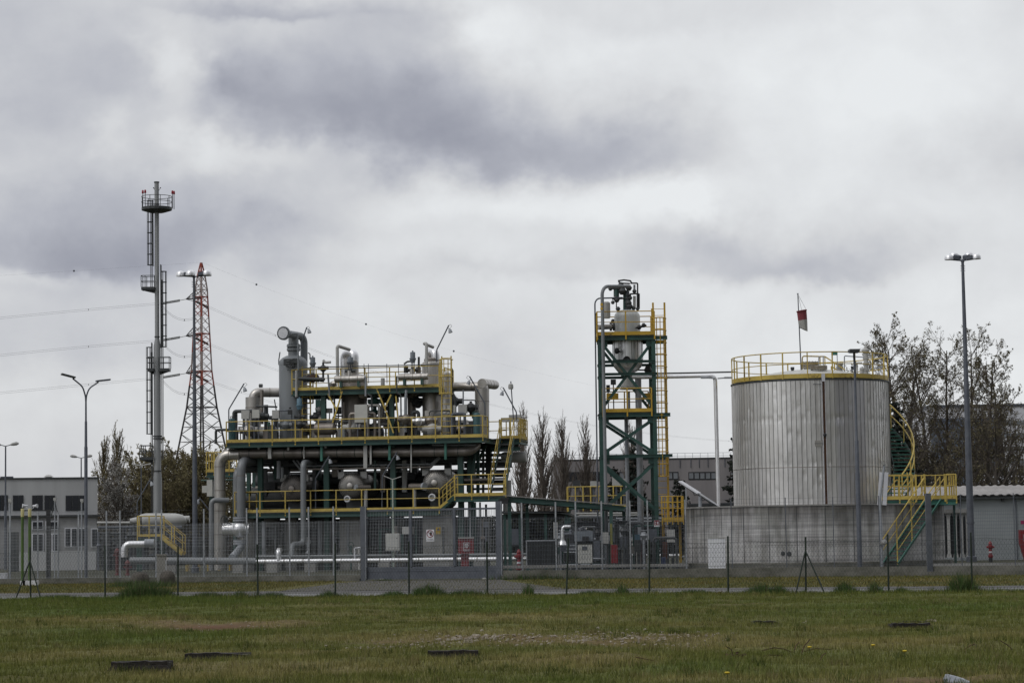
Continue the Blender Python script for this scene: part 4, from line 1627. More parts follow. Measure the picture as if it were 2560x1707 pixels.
def catenary(pl, Y0, Y1, n=40, run=0):
    """smooth curve through picture places, receding from Y0 to Y1"""
    us = [p_[0] for p_ in pl]
    co = np.polyfit(us, [p_[1] for p_ in pl], min(2, len(pl) - 1))
    out = []
    for k in range(n + 1):
        u = us[0] + (us[-1] - us[0] - run) * k / n
        out.append(P(u, float(np.polyval(co, u)), Y0 + (Y1 - Y0) * k / n))
    return out


WG = 'overhead conductors of the power line'
for (pl, Y1, lab) in [([(408, 756), (200, 774), (-60, 799)], 395, 'top conductor pair running left from the pylon'), ([(408, 849), (200, 866), (-60, 893)], 395, 'middle conductor pair running left from the pylon'),
                      ([(408, 942), (200, 961), (-60, 986)], 395, 'lowest conductor pair running left from the pylon'),
                      ([(520, 768), (594, 800), (689, 835), (840, 888), (991, 941), (1137, 985), (1343, 1040), (1480, 1065), (1655, 1089), (1831, 1098), (2200, 1104)], 900, 'top conductor pair descending right behind the plant'),
                      ([(522, 858), (695, 923), (1000, 1024), (1319, 1096), (1455, 1121), (1800, 1160)], 900, 'middle conductor pair descending right behind the plant'),
                      ([(524, 949), (690, 1010), (1000, 1092), (1320, 1160)], 800, 'lowest conductor pair descending right behind the plant')]:
    b = MB()
    sep_ = 4.0
    pts = catenary(pl, YP, Y1, run=1400 if Y1 < 400 else 0)
    for off in (0, 1):
        b.sweep([p_ - Vector((0, 0, off * .30)) for p_ in pts], .016, 3)
    for k in range(4, len(pts), 9):
        b.box(pts[k] - Vector((0, 0, .15)), (.08, .05, .3))
    tag(b.build('power_line', WIRE, None), lab, 'power line', WG)
t = thing('earth_wire', 'thin top wire of the pylon with small marker balls', 'power line', (px, YP, 0))
b = MB()
pl = catenary([(504, 656), (320, 668), (176, 678), (-60, 693)], YP, 395, 80, 1400)
b.sweep(pl, .007, 3)
pr_ = catenary([(504, 656), (652, 715), (902, 805), (1135, 878), (1310, 925), (1600, 985)], YP, 900)
b.sweep(pr_, .008, 3)
b.build('wire', WIRE, t)


def near_u(pts, u):
    best = min(pts, key=lambda q: abs(1280 + FPX * (q - CP).dot(rtv) / (q - CP).dot(fwd) - u))
    return best


for (pts, u) in ((pl, 176), (pr_, 652), (pr_, 902), (pr_, 1135)):
    q = near_u(pts, u)
    b = MB()
    r_ = .19 * q.y / 420
    b.lathe([(0.001, -r_), (r_ * .7, -r_ * .7), (r_, 0), (r_ * .7, r_ * .7), (0.001, r_)], q, n=10)
    b.build('marker_ball', GALVD, t)

# ------------------------------------------------------------------ lamps
def high_mast(u0, Y, vt, r0, r1_, label, heads, vbase_u):
    base = P(vbase_u, 1430, Y)
    top = P(u0, vt, Y)
    t = thing('floodlight_mast', label, 'light mast', (base.x, Y, 0), 'high floodlight masts')
    x0 = base.x
    # masts are plumb: the pole stands on its base
    b = MB()
    h = top.z
    b.lathe([(r0, 0), (r0 * .95, h * .3), (r0 * .93, h * .302), (r0 * .72, h * .6), (r0 * .69, h * .602), (r1_, h)], (x0, Y, 0), n=14)
    b.lathe([(r0 * 1.5, 0), (r0 * 1.5, .25), (r0, .3)], (x0, Y, 0), n=14)
    b.lathe([(r0 * 1.12, 1.9), (r0 * 1.12, 2.0)], (x0, Y, 0), n=14)
    b.build('pole', GALVD, t)
    for (a, tl) in heads:
        a = R(a)
        e = Vector((math.cos(a), math.sin(a), 0))
        s = Vector((-math.sin(a), math.cos(a), 0))
        c0 = Vector((x0, Y, h))
        b = MB()
        b.beam(c0 + e * .02, c0 + e * .82 + Zv * tl, .09, .05)
        b.poly([c0 + e * .22 + s * .12 + Zv * (tl * .3 + .02), c0 + e * .22 - s * .12 + Zv * (tl * .3 + .02), c0 + e * .48 - s * .16 + Zv * (tl * .55 + .03), c0 + e * .48 + s * .16 + Zv * (tl * .55 + .03)], Vector((0, 0, .17)))
        hd = b.build('lamp_head', GALVD, t, smooth=False)
        b = MB()
        b.lathe([(.235, -.04), (.24, .03), (.215, .14), (.14, .22), (.0, .25)], c0 + e * .68 + Zv * (tl * .85 + .02), n=18)
        b.build('reflector_dome', BRT, hd)
    b = MB()
    b.lathe([(r1_ * 1.35, h - .06), (r1_ * 1.35, h + .05), (r1_ * .6, h + .08)], (x0, Y, 0), n=12)
    for k in range(4):
        b.tube((x0 - .12, Y, h - .25 - .09 * k), (x0 + .12, Y, h - .25 - .09 * k), .012, n=4)
    b.build('collar', GALVD, t)
    return t


high_mast(485, 123.0, 692, .135, .055, 'high floodlight mast with bright domes in front of the pylon', [(182, .06), (-4, .10), (262, .02), (15, .09)], 488)
high_mast(2408, 120.0, 652, .175, .07, 'high floodlight mast at the right in front of the birch trees', [(184, .08), (-6, .10), (118, .30), (52, .28)], 2430)

# twin-arm street lamp
def street_head(b, c, e, tilt, L=.62, W=.28, th=.07):
    s = Vector((-e.y, e.x, 0))
    ez = (Zv + e * -tilt).normalized()
    ex = s.cross(ez) * -1
    ex = (e - ez * e.dot(ez)).normalized()
    b.box(c + ex * L / 2, (L, W, th), ax=(ex, s, ez))
    return b


Y0 = 105.0
q = P(215, 1420, Y0)
x0 = q.x
t = thing('street_lamp', 'twin-armed grey street lamp with flat heads on curved arms', 'street lamp', (x0, Y0, 0))
b = MB()
zz = [0, P(215, 1180, Y0).z, P(215, 1117, Y0).z, P(215, 1053, Y0).z, P(215, 990, Y0).z]
b.lathe([(.075, 0), (.075, zz[2] - .02), (.062, zz[2] + .02), (.055, zz[3] - .02), (.042, zz[3] + .02), (.038, zz[4])], (x0, Y0, 0), n=12)
b.build('pole', GALVD, t)
for sg, (ue, ve), dy in ((-1, (182, 946), -.35), (1, (246, 955), .35)):
    e_ = P(ue, ve, Y0 + dy)
    b = MB()
    pts = [Vector((x0, Y0, zz[4] - .3)), Vector((x0 + sg * .02, Y0, zz[4])), Vector((x0 + (e_.x - x0) * .25, Y0 + dy * .25, zz[4] + (e_.z - zz[4]) * .55)), e_]
    b.pipe(pts, .034, 8, bend=.5)
    ar = b.build('arm', GALVD, t)
    b = MB()
    ee = Vector((sg * .92, dy * 1.1, 0)).normalized()
    street_head(b, e_ - ee * .1 + Zv * .04, ee, .12 if sg > 0 else .25)
    b.build('lamp_head', GALVD if sg > 0 else STEEL, ar, smooth=False)

# single-head lamp in front of the tank
Y0 = 96.0
q = P(2150, 1420, Y0)
x0 = q.x
qh = P(2136, 884, Y0)
t = thing('street_lamp', 'single-headed dark street lamp standing in front of the big tank', 'street lamp', (x0, Y0, 0))
b = MB()
h = qh.z
b.lathe([(.10, 0), (.10, P(0, 1185, Y0).z * 0 + 3.9), (.085, 3.95), (.08, 5.2), (.055, 5.25), (.05, h - .35)], (x0, Y0, 0), n=12)
b.pipe([(x0, Y0, h - .36), (x0 - .02, Y0 - .05, h - .15), (x0 - .06, Y0 - .35, h)], .045, 8, bend=.3)
b.build('pole', GALVD, t)
b = MB()
b.box((x0 - .10, Y0 - .58, h + .07), (.40, .62, .11))
b.box((x0 - .10, Y0 - .64, h + .0), (.33, .42, .03))
b.build('lamp_head', STEEL, t, smooth=False)

SLG = 'small twin street lamps by the office block'
for (u, vt, Y, lab) in [(14, 1113, 150, 'small twin-headed street lamp at the left edge in front of the office block'), (203, 1143, 178, 'small twin-headed street lamp partly behind the twin-armed lamp pole')]:
    q = P(u, vt, Y)
    t = thing('street_lamp', lab, 'street lamp', (q.x, Y, 0), SLG)
    b = MB()
    b.lathe([(.09, 0), (.085, q.z * .5), (.055, q.z * .52), (.045, q.z - .03)], (q.x, Y, 0), n=10)
    b.build('pole', GALVD, t)
    for sg in (-1, 1):
        b = MB()
        b.tube((q.x, Y, q.z - .05), (q.x + sg * .35, Y, q.z + .04), .03, n=6)
        hd = b.build('arm', GALVD, t)
        b = MB()
        b.sweep([Vector((q.x + sg * .30, Y, q.z + .03)), Vector((q.x + sg * .45, Y, q.z + .07)), Vector((q.x + sg * .68, Y, q.z + .11)), Vector((q.x + sg * .82, Y, q.z + .11))], [.05, .10, .12, .05], 8)
        b.build('lamp_head', LGREY, hd)
for (u, vt, Y, lab) in [(353, 1163, 190, 'thin lamp pole with small arms between office block and flare stack'), (1762, 945, 100, '')]:
    if not lab:
        continue
    q = P(u, vt, Y)
    t = thing('street_lamp', lab, 'street lamp', (q.x, Y, 0))
    b = MB()
    b.tube((q.x, Y, 0), (q.x, Y, q.z), .05, .04, n=8)
    b.build('pole', GALV, t)
    for sg in (-1, 1):
        b = MB()
        b.tube((q.x, Y, q.z - .02), (q.x + sg * .75, Y, q.z + .12), .05, .06, n=6)
        b.build('lamp_arm', LGREY, t)

# ------------------------------------------------------------------ buildings
def facebox(b, u0, v0, u1, v1, Y, th, dy=0.0):
    """a box whose front face covers the given picture rectangle at distance Y, th deep"""
    um, vm = (u0 + u1) / 2, (v0 + v1) / 2
    c = P(um, vm, Y + dy)
    s = (Y + dy) / FPX
    return b.box((c.x, Y + dy + th / 2, c.z), ((u1 - u0) * s, th, (v1 - v0) * s))


# office block at the left
Y0 = 160.0
zr = P(120, 1197, Y0).z
xr = P(244, 1300, Y0).x
t = thing('office_block', 'grey flat-roofed two-storey office block at the left edge', 'building', (xr, Y0, 0))
office = t
b = MB()
b.box((xr - 12, Y0 + 6, zr / 2), (24, 12, zr))
b.build('wall', WALLG, t, smooth=False)
b = MB()
b.box((xr - 12, Y0 + 6, zr + .04), (24.16, 12.16, .10))
b.build('roof', STEEL, t, smooth=False)
b = MB()
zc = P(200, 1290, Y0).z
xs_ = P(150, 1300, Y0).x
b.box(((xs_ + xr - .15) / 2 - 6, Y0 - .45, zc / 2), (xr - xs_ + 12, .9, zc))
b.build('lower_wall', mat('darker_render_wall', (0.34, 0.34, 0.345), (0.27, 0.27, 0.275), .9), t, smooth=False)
b = MB()
b.box(((xs_ + xr) / 2 - 6, Y0 - .5, zc + .03), (xr - xs_ + 12.3, 1.2, .12))
b.build('canopy', STEEL, t, smooth=False)
for (u0, u1) in [(-8, 24), (36, 62), (83, 109), (113, 139), (165, 213)]:
    b = MB()
    facebox(b, u0, 1238, u1, 1276, Y0 - .04, .10)
    f = b.build('window', STEEL, t, smooth=False)
    n = 2 if u1 - u0 < 40 else 3
    for k in range(n):
        b = MB()
        w_ = (u1 - u0) / n
        facebox(b, u0 + w_ * k + 1.5, 1240, u0 + w_ * (k + 1) - 1.5, 1274, Y0 - .07, .03)
        b.build('pane', GLASS, f, smooth=False)
for (u0, v0, u1, v1, n) in [(76, 1302, 104, 1324, 1), (109, 1302, 142, 1324, 1), (76, 1333, 105, 1378, 2), (109, 1333, 142, 1378, 2), (156, 1319, 188, 1367, 2), (189, 1319, 207, 1367, 1), (221, 1320, 238, 1367, 1)]:
    b = MB()
    facebox(b, u0, v0, u1, v1, Y0 - .97, .08)
    f = b.build('window', WHITE, t, smooth=False)
    for k in range(n):
        b = MB()
        w_ = (u1 - u0) / n
        facebox(b, u0 + w_ * k + 2.4, v0 + 2.5, u0 + w_ * (k + 1) - 2.4, v1 - 2.5, Y0 - 1.0, .04)
        b.build('pane', GLASS, f, smooth=False)
b = MB()
q = P(137, 1192, Y0 + 2)
b.lathe([(.22, zr), (.22, zr + .16), (.34, zr + .18), (.18, zr + .3), (.0, zr + .34)], (q.x, Y0 + 2, 0), n=10)
b.build('roof_vent', LGREY, t)
b = MB()
q = P(34, 1195, Y0 + 2)
b.box((q.x, Y0 + 3, zr + .15), (.85, .8, .22))
b.build('skylight', GALVD, t, smooth=False)
office.rotation_euler = (0, 0, math.atan2(-xr, Y0) * 1.03)
# low white annexe wall/bins seen through the fence
b = MB()
facebox(b, 30, 1378, 240, 1425, 140, .4)
tag(b.build('garden_wall', WALLG, None, smooth=False), 'low grey wall in front of the office block behind the mesh fence', 'wall')

# factory behind the yard
Y0 = 250.0
a_, c_ = P(1384, 1152, Y0), P(1890, 1152, Y0)
zr = a_.z
t = thing('factory_building', 'long grey concrete factory with a dark strip of windows behind the yard', 'building', ((a_.x + c_.x) / 2, Y0, 0))
b = MB()
b.box(((a_.x + c_.x) / 2, Y0 + 10, zr / 2), (c_.x - a_.x, 20, zr))
b.build('wall', WALLC, t, smooth=False)
b = MB()
b.box(((a_.x + c_.x) / 2, Y0 + 10, zr + .06), (c_.x - a_.x + .1, 20.1, .14))
b.build('roof', STEEL, t, smooth=False)
b = MB()
n = 26
for k in range(n + 1):
    x_ = a_.x + .2 + (c_.x - a_.x - .4) * k / n
    b.tube((x_, Y0 + .3, zr), (x_, Y0 + .3, zr + .62), .02, n=4)
for hh in (.32, .62):
    b.tube((a_.x, Y0 + .3, zr + hh), (c_.x, Y0 + .3, zr + hh), .018, n=4)
b.build('roof_railing', GALV, t)
WN = [(1407, 1502, 6), (1548, 1570, 1), (1668, 1696, 2), (1721, 1791, 5), (1826, 1850, 2)]
for (u0, u1, n) in WN:
    b = MB()
    facebox(b, u0, 1179, u1, 1199 if u0 > 1500 else 1203, Y0 - .03, .12)
    f = b.build('window', DARKM, t, smooth=False)
    for k in range(n):
        b = MB()
        w_ = (u1 - u0) / n
        facebox(b, u0 + w_ * k + 1.8, 1182, u0 + w_ * (k + 1) - 1.8, 1196, Y0 - .06, .05)
        b.build('pane', LGLASS if u0 > 1500 else GLASS, f, smooth=False)
for u in (1700, 1727, 1748, 1770, 1812):
    q = P(u, 1160, Y0)
    MB().tube((q.x, Y0 - .04, zr - .9), (q.x, Y0 - .04, zr), .04, n=4).build('downpipe', GALVD, t)
b = MB()
q0, q1 = P(1384, 1146, Y0), P(1384, 1230, Y0)
b.poly([(a_.x - .02, Y0 - .05, zr + .1), (a_.x - .02, Y0 - .05, zr + .75), (a_.x + .9, Y0 - .05, zr + .1)], Vector((0, .15, 0)))
b.build('parapet', WALLC, t, smooth=False)

# tall pale building behind the right trees
Y0 = 262.0
q0, q1 = P(2325, 1018, Y0), P(2720, 1018, Y0)
t = thing('warehouse', 'tall pale warehouse with bluish cladding behind the trees at the right', 'building', ((q0.x + q1.x) / 2, Y0, 0))
b = MB()
b.box(((q0.x + q1.x) / 2, Y0 + 8, q0.z / 2), (q1.x - q0.x, 16, q0.z))
b.build('wall', WHITE, t, smooth=False)
b = MB()
facebox(b, 2330, 1045, 2502, 1320, Y0 - .12, .1)
b.build('cladding_panel', BLUW, t, smooth=False)
b = MB()
b.box(((q0.x + q1.x) / 2, Y0 + 8, q0.z + .1), (q1.x - q0.x + .3, 16.2, .3))
b.build('roof', GALVD, t, smooth=False)
b = MB()
for k in range(6):
    facebox(b, 2506, 1050 + k * 32, 2700, 1060 + k * 32, Y0 - .08, .06)
b.build('window', LGLASS, t, smooth=False)

# white-roofed shed
Y0 = 160.0
q0, q1 = P(2440, 1208, Y0), P(2700, 1208, Y0)
b = MB()
t = thing('shed', 'long shed with a bright white roof behind the low pale building', 'shed', ((q0.x + q1.x) / 2, Y0, 0))
b.box(((q0.x + q1.x) / 2, Y0 + 2, q0.z / 2), (q1.x - q0.x, 4, q0.z))
b.build('wall', WALLG, t, smooth=False)
b = MB()
b.poly([(q0.x - .2, Y0 - .3, q0.z - .1), (q1.x, Y0 - .3, q0.z - .1), (q1.x, Y0 + 2, q0.z + .55), (q0.x - .2, Y0 + 2, q0.z + .55)], Vector((0, 0, .06)))
b.build('roof', WHITE, t, smooth=False)

# low pale building on the right
Y0 = 126.0
xl, xr = P(2340, 1300, Y0).x, P(2760, 1300, Y0).x
zw, zt_ = P(2450, 1238, Y0).z, P(2450, 1217, Y0 + 3).z
t = thing('pump_house', 'long low pale building with corrugated roof and a dark arched grille', 'building', ((xl + xr) / 2, Y0, 0))
b = MB()
xo0, xo1 = P(2351, 1340, Y0).x, P(2420, 1340, Y0).x
zo0, zo1 = P(2385, 1393, Y0).z, P(2385, 1281, Y0).z
b.box(((xo1 + xr) / 2, Y0 + .15, zw / 2), (xr - xo1, .3, zw))
b.box(((xl - 6 + xo0) / 2, Y0 + .15, zw / 2), (xo0 - xl + 6, .3, zw))
b.box(((xo0 + xo1) / 2, Y0 + .15, (zo1 + zw) / 2), (xo1 - xo0, .3, zw - zo1))
b.box(((xo0 + xo1) / 2, Y0 + .15, zo0 / 2), (xo1 - xo0, .3, max(zo0, .02)))
b.box(((xl - 6 + xr) / 2, Y0 + 5.9, zw / 2), (xr - xl + 6, .3, zw))
b.build('wall', WALLP, t, smooth=False)
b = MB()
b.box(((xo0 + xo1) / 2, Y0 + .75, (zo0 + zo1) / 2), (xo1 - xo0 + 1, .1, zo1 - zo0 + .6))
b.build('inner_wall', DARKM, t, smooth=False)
b = MB()
b.box(((xo0 + xo1) / 2, Y0 - .03, zo1 + .08), (xo1 - xo0 + .3, .1, .2))
b.build('lintel', CONC, t, smooth=False)
for u in (2355, 2373, 2390, 2406, 2420):
    x_ = P(u, 1340, Y0).x
    b = MB()
    H_ = zo1 - zo0
    for sg in (-1, 1):
        pass
    wv = [(0, .15), (.06, .13), (.10, .085), (.80, .085), (.90, .11), (.97, .17), (1, .17)]
    b.poly([(x_ - a * .85, Y0 + .1, zo0 + f * H_) for (f, a) in wv] + [(x_ + a * .85, Y0 + .1, zo0 + f * H_) for (f, a) in wv[::-1]], Vector((0, .12, 0)))
    b.build('baluster', LGREY, t, smooth=False)
b = MB()
n = 140
vs = []
for k in range(n + 1):
    x_ = xl - 6 + (xr - xl + 6) * k / n
    dz = .045 if k % 4 in (0, 1) else 0
    vs += [(x_, Y0 - .35, zw + .0 + dz), (x_, Y0 + 3.2, zt_ + .05 + dz)]
b.add(vs, [(2 * k, 2 * k + 2, 2 * k + 3, 2 * k + 1) for k in range(n)])
b.add([(a, b_, c - .05) for (a, b_, c) in vs], [(2 * k, 2 * k + 1, 2 * k + 3, 2 * k + 2) for k in range(n)])
vs2 = []
b.build('roof', ROOFM, t, smooth=False)
b = MB()
b.box(((xl - 6 + xr) / 2, Y0 - .2, zw - .12), (xr - xl + 6, .18, .1))
b.build('gutter', STEEL, t, smooth=False)
for u in (2396, 2506):
    b = MB()
    x_ = P(u, 1245, Y0).x
    b.box((x_, Y0 - .12, zw - .24), (.14, .2, .16))
    b.build('wall_lamp', DARKM, t, smooth=False)
for u in (2401, 2540):
    b = MB()
    x_ = P(u, 1300, Y0).x
    b.tube((x_, Y0 - .05, 0), (x_, Y0 - .05, zw - .1), .03, n=6)
    b.build('downpipe', GALVD, t)
# kerb/channel on the right lawn
b = MB()
c0, c1 = P(2335, 1425, 90), P(2700, 1420, 87)
b.beam((P(2335, 1400, 98).x, 98.5, .12), (P(2700, 1400, 96).x, 97, .12), .25, .24)
tag(b.build('kerb', CONC, None, smooth=False), 'low concrete kerb along the lawn before the pale building', 'kerb')
# ------------------------------------------------------------------ process plant (own frame: e along the front, n away from the camera)
PA, PB = P(566, 1105, 126.5), P(1205, 1094, 124.0)
pe = Vector((PB.x - PA.x, PB.y - PA.y, 0)).normalized()
pn = Vector((-pe.y, pe.x, 0))
PO = Vector((PA.x, PA.y, 0))
ZU, ZT, ZL, ZLA = 6.74, 9.46, 3.04, 3.70
PXM = 125.0 / FPX          # metres per photo pixel at the plant
pax = (pe, pn, Zv)


def F(u, v, d):
    r_ = ray(u, v)
    k = (PO + pn * d - CP).dot(pn) / r_.dot(pn)
    return CP + r_ * k


def FX(u, d, z):
    """plant point under picture column u, d behind the front, at height z"""
    v = 1340 - (z - 1.6) / 125 * FPX
    for _ in range(3):
        q = F(u, v, d)
        v += (q.z - z) / PXM
    q = F(u, v, d)
    return Vector((q.x, q.y, z))


plant = thing('process_platform', 'three-level green steel process platform with yellow railings and stairs', 'platform', FX(885, 3, 0))
A_U, B_U = FX(566, 0, ZU), FX(1207, 0, ZU)
DEEP = 6.6


def deck(a, b_, depth, z, name='deck', th=.05):
    b = MB()
    b.poly([a, b_, b_ + pn * depth, a + pn * depth], Vector((0, 0, -th)))
    d_ = b.build(name, DARKM, plant, smooth=False)
    b = MB()
    for (p_, q_) in ((a, b_), (a + pn * depth, b_ + pn * depth), (a, a + pn * depth), (b_, b_ + pn * depth)):
        b.ibeam(p_ - Zv * (th + .12), q_ - Zv * (th + .12), .14, .22, .02)
    b.build('edge_beam', GRN, plant, smooth=False)
    b = MB()
    L = (b_ - a).length
    n = int(L / 1.3)
    for k in range(1, n):
        p_ = a.lerp(b_, k / n) - Zv * (th + .10)
        b.ibeam(p_ + pn * .08, p_ + pn * (depth - .08), .10, .18, .015)
    b.build('joist', STEEL, plant, smooth=False)
    return d_


deck(A_U, B_U, DEEP, ZU)
T0, T1 = FX(730, 1.0, ZT), FX(1098, 1.0, ZT)
deck(T0, T1, 3.6, ZT)
L0, L1 = FX(587, 0, ZL), FX(1098, 0, ZL)
deck(L0, L1, 5.5, ZL)
LA0, LA1 = FX(1137, -.3, ZLA), FX(1264, -.3, ZLA)
deck(LA0, LA1, 1.6, ZLA)
# railings
railing(plant, [A_U + pn * 3, A_U, B_U, B_U + pn * 1.3], step=1.27)
railing(plant, [B_U + pn * 4.6, B_U + pn * DEEP, A_U + pn * DEEP, A_U + pn * 3], step=1.6)
railing(plant, [T0 + pn * 3.6, T0, T1], step=1.3)
railing(plant, [T0 + pn * 3.6, T1 + pn * 3.6, T1 + pn * 1.4], step=1.5)
railing(plant, [L0 + pn * 4, L0, L1], step=1.35)
railing(plant, [LA0 + pn * .02, LA0, LA1, LA1 + pn * .1], step=.82)
railing(plant, [L0 + pn * 5.4, L1 + pn * 5.4], step=1.4)
# columns
for (u, d, zt, w_) in [(653, 1.3, ZU - .2, .26), (819, 1.2, ZU - .2, .28), (986, 1.2, ZU - .2, .28), (1155, 1.0, ZU - .2, .28), (813, 1.3, ZT - .2, .24), (984, 1.3, ZT - .2, .24),
                       (640, 6.2, ZU - .2, .28), (800, 6.2, ZT - .2, .28), (1000, 6.2, ZU - .2, .28), (1180, 6.2, ZU - .2, .28), (1080, 4.3, ZT - .2, .24), (745, 4.4, ZT - .2, .24), (1178, 2.4, ZU - .2, .22)]:
    q = FX(u, d, 0)
    z0 = 0 if zt < ZT - 1 else ZU
    b = MB()
    b.ibeam((q.x, q.y, z0), (q.x, q.y, zt), w_, w_, .03, upd=pn)
    b.build('column', GRN, plant, smooth=False)
# knee braces, yellow
for pts in [[(820, 985), (842, 1025), (827, 1070)], [(856, 977), (842, 1025)], [(942, 972), (962, 1020), (984, 1082)], [(978, 986), (962, 1020)], [(990, 990), (998, 1080)]]:
    b = MB()
    for (p_, q_) in zip(pts, pts[1:]):
        b.beam(F(*p_, 1.0), F(*q_, 1.0), .07, .085, upd=pn)
    b.build('knee_brace', YEL, plant, smooth=False)
# hangers in front of the header pipe
for (u, v0, v1, mm) in [(804, 1112, 1152, GRNL), (974, 1108, 1150, GRNL), (1114, 1104, 1148, GRNL)]:
    b = MB()
    b.beam(F(u, v0, .15), F(u, v1, .15), .12, .12, upd=pn)
    b.build('hanger', mm, plant, smooth=False)
for (u, v0, v1, w_) in [(675, 1113, 1146, .17), (914, 1108, 1170, .19), (927, 1109, 1160, .09), (760, 1112, 1146, .05), (647, 1113, 1122, .10), (721, 1113, 1125, .10), (814, 1112, 1120, .09), (1028, 1106, 1180, .06)]:
    b = MB()
    b.beam(F(u, v0, .25), F(u, v1, .25), w_, w_, upd=pn)
    b.build('pipe_hanger', LGREY, plant, smooth=False)
for (v, d, u0, u1, r_) in [(1143, 5.7, 600, 1195, .42), (1204, 5.6, 640, 1190, .42), (1248, 5.0, 600, 1140, .66), (1125, 4.0, 600, 1190, .26), (1162, 5.0, 690, 1150, .22)]:
    b = MB()
    p0, p1 = F(u0, v, d), F(u1, v, d)
    p1.z = p0.z
    ax_ = (p1 - p0).normalized()
    L_ = (p1 - p0).length
    b.lathe([(.001, 0), (r_ * .8, .05), (r_, .2), (r_, L_ - .2), (r_ * .8, L_ - .05), (.001, L_)], p0, ax_, n=18)
    b.build('filler_vessel', STEEL, plant)  # dark vessels added to darken the gaps behind the decks
b = MB()
q0_, q1_ = FX(600, 5.4, 0), FX(1225, 5.4, 0)
b.beam(q0_ + Zv * 1.35, q1_ + Zv * 1.35, .2, 2.7)
b.build('filler_wall', CONCD, plant, smooth=False)  # dark wall added to deepen the darkness under the lower deck
# diagonal green and dark braces under the upper deck
for (u0, v0, u1, v1, d) in [(700, 1175, 670, 1210, 6), (1190, 1110, 1175, 1250, 2), (1215, 1112, 1178, 1190, 4), (640, 1118, 700, 1200, 6.1), (1015, 1120, 1075, 1190, 6.1)]:
    b = MB()
    b.beam(F(u0, v0, d), F(u1, v1, d), .13, .13, upd=pn)
    b.build('brace', GRN, plant, smooth=False)
# intermediate steel between the decks (pipe racks seen against the light)
for (v, d, u0, u1, h_) in [(1122, 3.2, 600, 1180, .25), (1150, 4.5, 600, 1175, .22), (1163, 3.0, 640, 1160, .16), (1135, 6.0, 590, 1200, .3), (1185, 5.8, 640, 1190, .14), (1148, 2.2, 1050, 1170, .14)]:
    b = MB()
    b.ibeam(F(u0, v, d), F(u1, v - (u1 - u0) * .018, d), .14, h_, .02)
    b.build('rack_beam', STEEL, plant, smooth=False)
for k, (u0, v0, u1, v1, d, r_) in enumerate([(600, 1126, 1190, 1117, 2.2, .10), (620, 1142, 1180, 1133, 3.4, .14), (610, 1158, 1170, 1150, 4.2, .09), (760, 1165, 1075, 1160, 1.2, .045), (765, 1173, 1080, 1167, 1.2, .06),
                                             (630, 1120, 1200, 1112, 4.8, .16), (1080, 1112, 1190, 1112, .6, .06), (640, 1176, 760, 1174, 5, .10), (900, 1186, 1150, 1182, 4.6, .10), (930, 1140, 1180, 1133, 5.5, .18),
                                             (640, 1220, 820, 1220, 4.8, .14), (880, 1225, 1060, 1222, 4.4, .12), (610, 1250, 900, 1248, 5.2, .10), (1160, 1200, 1230, 1198, 2.0, .10)]):
    b = MB()
    b.tube(F(u0, v0, d), F(u1, v1, d), r_, n=10)
    b.build('pipe', (PIPEG, SILD, STEEL)[k % 3], plant)
for k, (pts, r_) in enumerate([([(1068, 1166), (1072, 1165), (1098, 1141)], .05), ([(1062, 1172), (1072, 1172), (1100, 1144)], .06), ([(733, 1150), (753, 1176)], .06), ([(742, 1150), (760, 1172)], .05),
                               ([(652, 1150), (652, 1240)], .04), ([(697, 1152), (697, 1196)], .12), ([(706, 1168), (706, 1194)], .08)]):
    b = MB()
    b.pipe([F(u, v, 1.3) for (u, v) in pts], r_, 8)
    b.build('pipe', PIPEG, plant)
for (u, v0, v1, w_, d, mm) in [(716, 1150, 1212, .34, 4.0, STEEL), (764, 1150, 1215, .22, 3.2, SILD), (785, 1152, 1225, .16, 2.6, STEEL), (797, 1150, 1200, .26, 4.4, GRN), (838, 1150, 1192, .30, 4.2, SILD), (845, 1160, 1190, .5, 4.8, STEEL), (905, 1150, 1195, .4, 4.0, STEEL),
                              (938, 1150, 1225, .12, 1.6, GRN), (958, 1160, 1230, .26, 3.0, SILD), (975, 1150, 1200, .2, 4.0, STEEL), (1012, 1150, 1230, .24, 2.8, LGREY), (1035, 1150, 1190, .44, 4.4, STEEL), (1060, 1150, 1180, .3, 2.0, STEEL), (1120, 1150, 1190, .34, 3.6, STEEL),
                              (1195, 1108, 1240, .16, 3.0, GRN), (1208, 1112, 1250, .12, 4.6, STEEL), (1222, 1110, 1200, .3, 5.6, STEEL), (1172, 1112, 1230, .2, 4.2, STEEL), (688, 1150, 1200, .14, 3.0, GRN), (622, 1150, 1240, .2, 3.6, GRN), (664, 1170, 1240, .18, 4.4, STEEL)]:
    b = MB()
    b.beam(F(u, v0, d), F(u, v1, d), w_, w_, upd=pn)
    b.build('riser', mm, plant, smooth=False)
for (v, d, u0, u1, h_) in [(1117, 5.4, 1160, 1296, .3), (1138, 5.6, 1150, 1288, .16), (1150, 5.2, 1160, 1282, .12), (1163, 6.2, 1160, 1280, .3), (1178, 5.6, 1170, 1276, .12), (1190, 6.4, 1165, 1270, .14), (1205, 6.2, 1180, 1262, .2), (1222, 6.2, 1180, 1262, .12), (1127, 4.2, 1190, 1292, .1)]:
    b = MB()
    b.ibeam(F(u0, v, d), F(u1, v - 1.5, d), .16, h_, .02)
    b.build('rack_beam', STEEL, plant, smooth=False)
b = MB()
b.lathe([(.001, 0), (.24, .06), (.30, .2), (.30, 1.3), (.24, 1.4)], F(1252, 1143, 5.0), pe, n=18)
b.build('silencer', LGREY, plant)
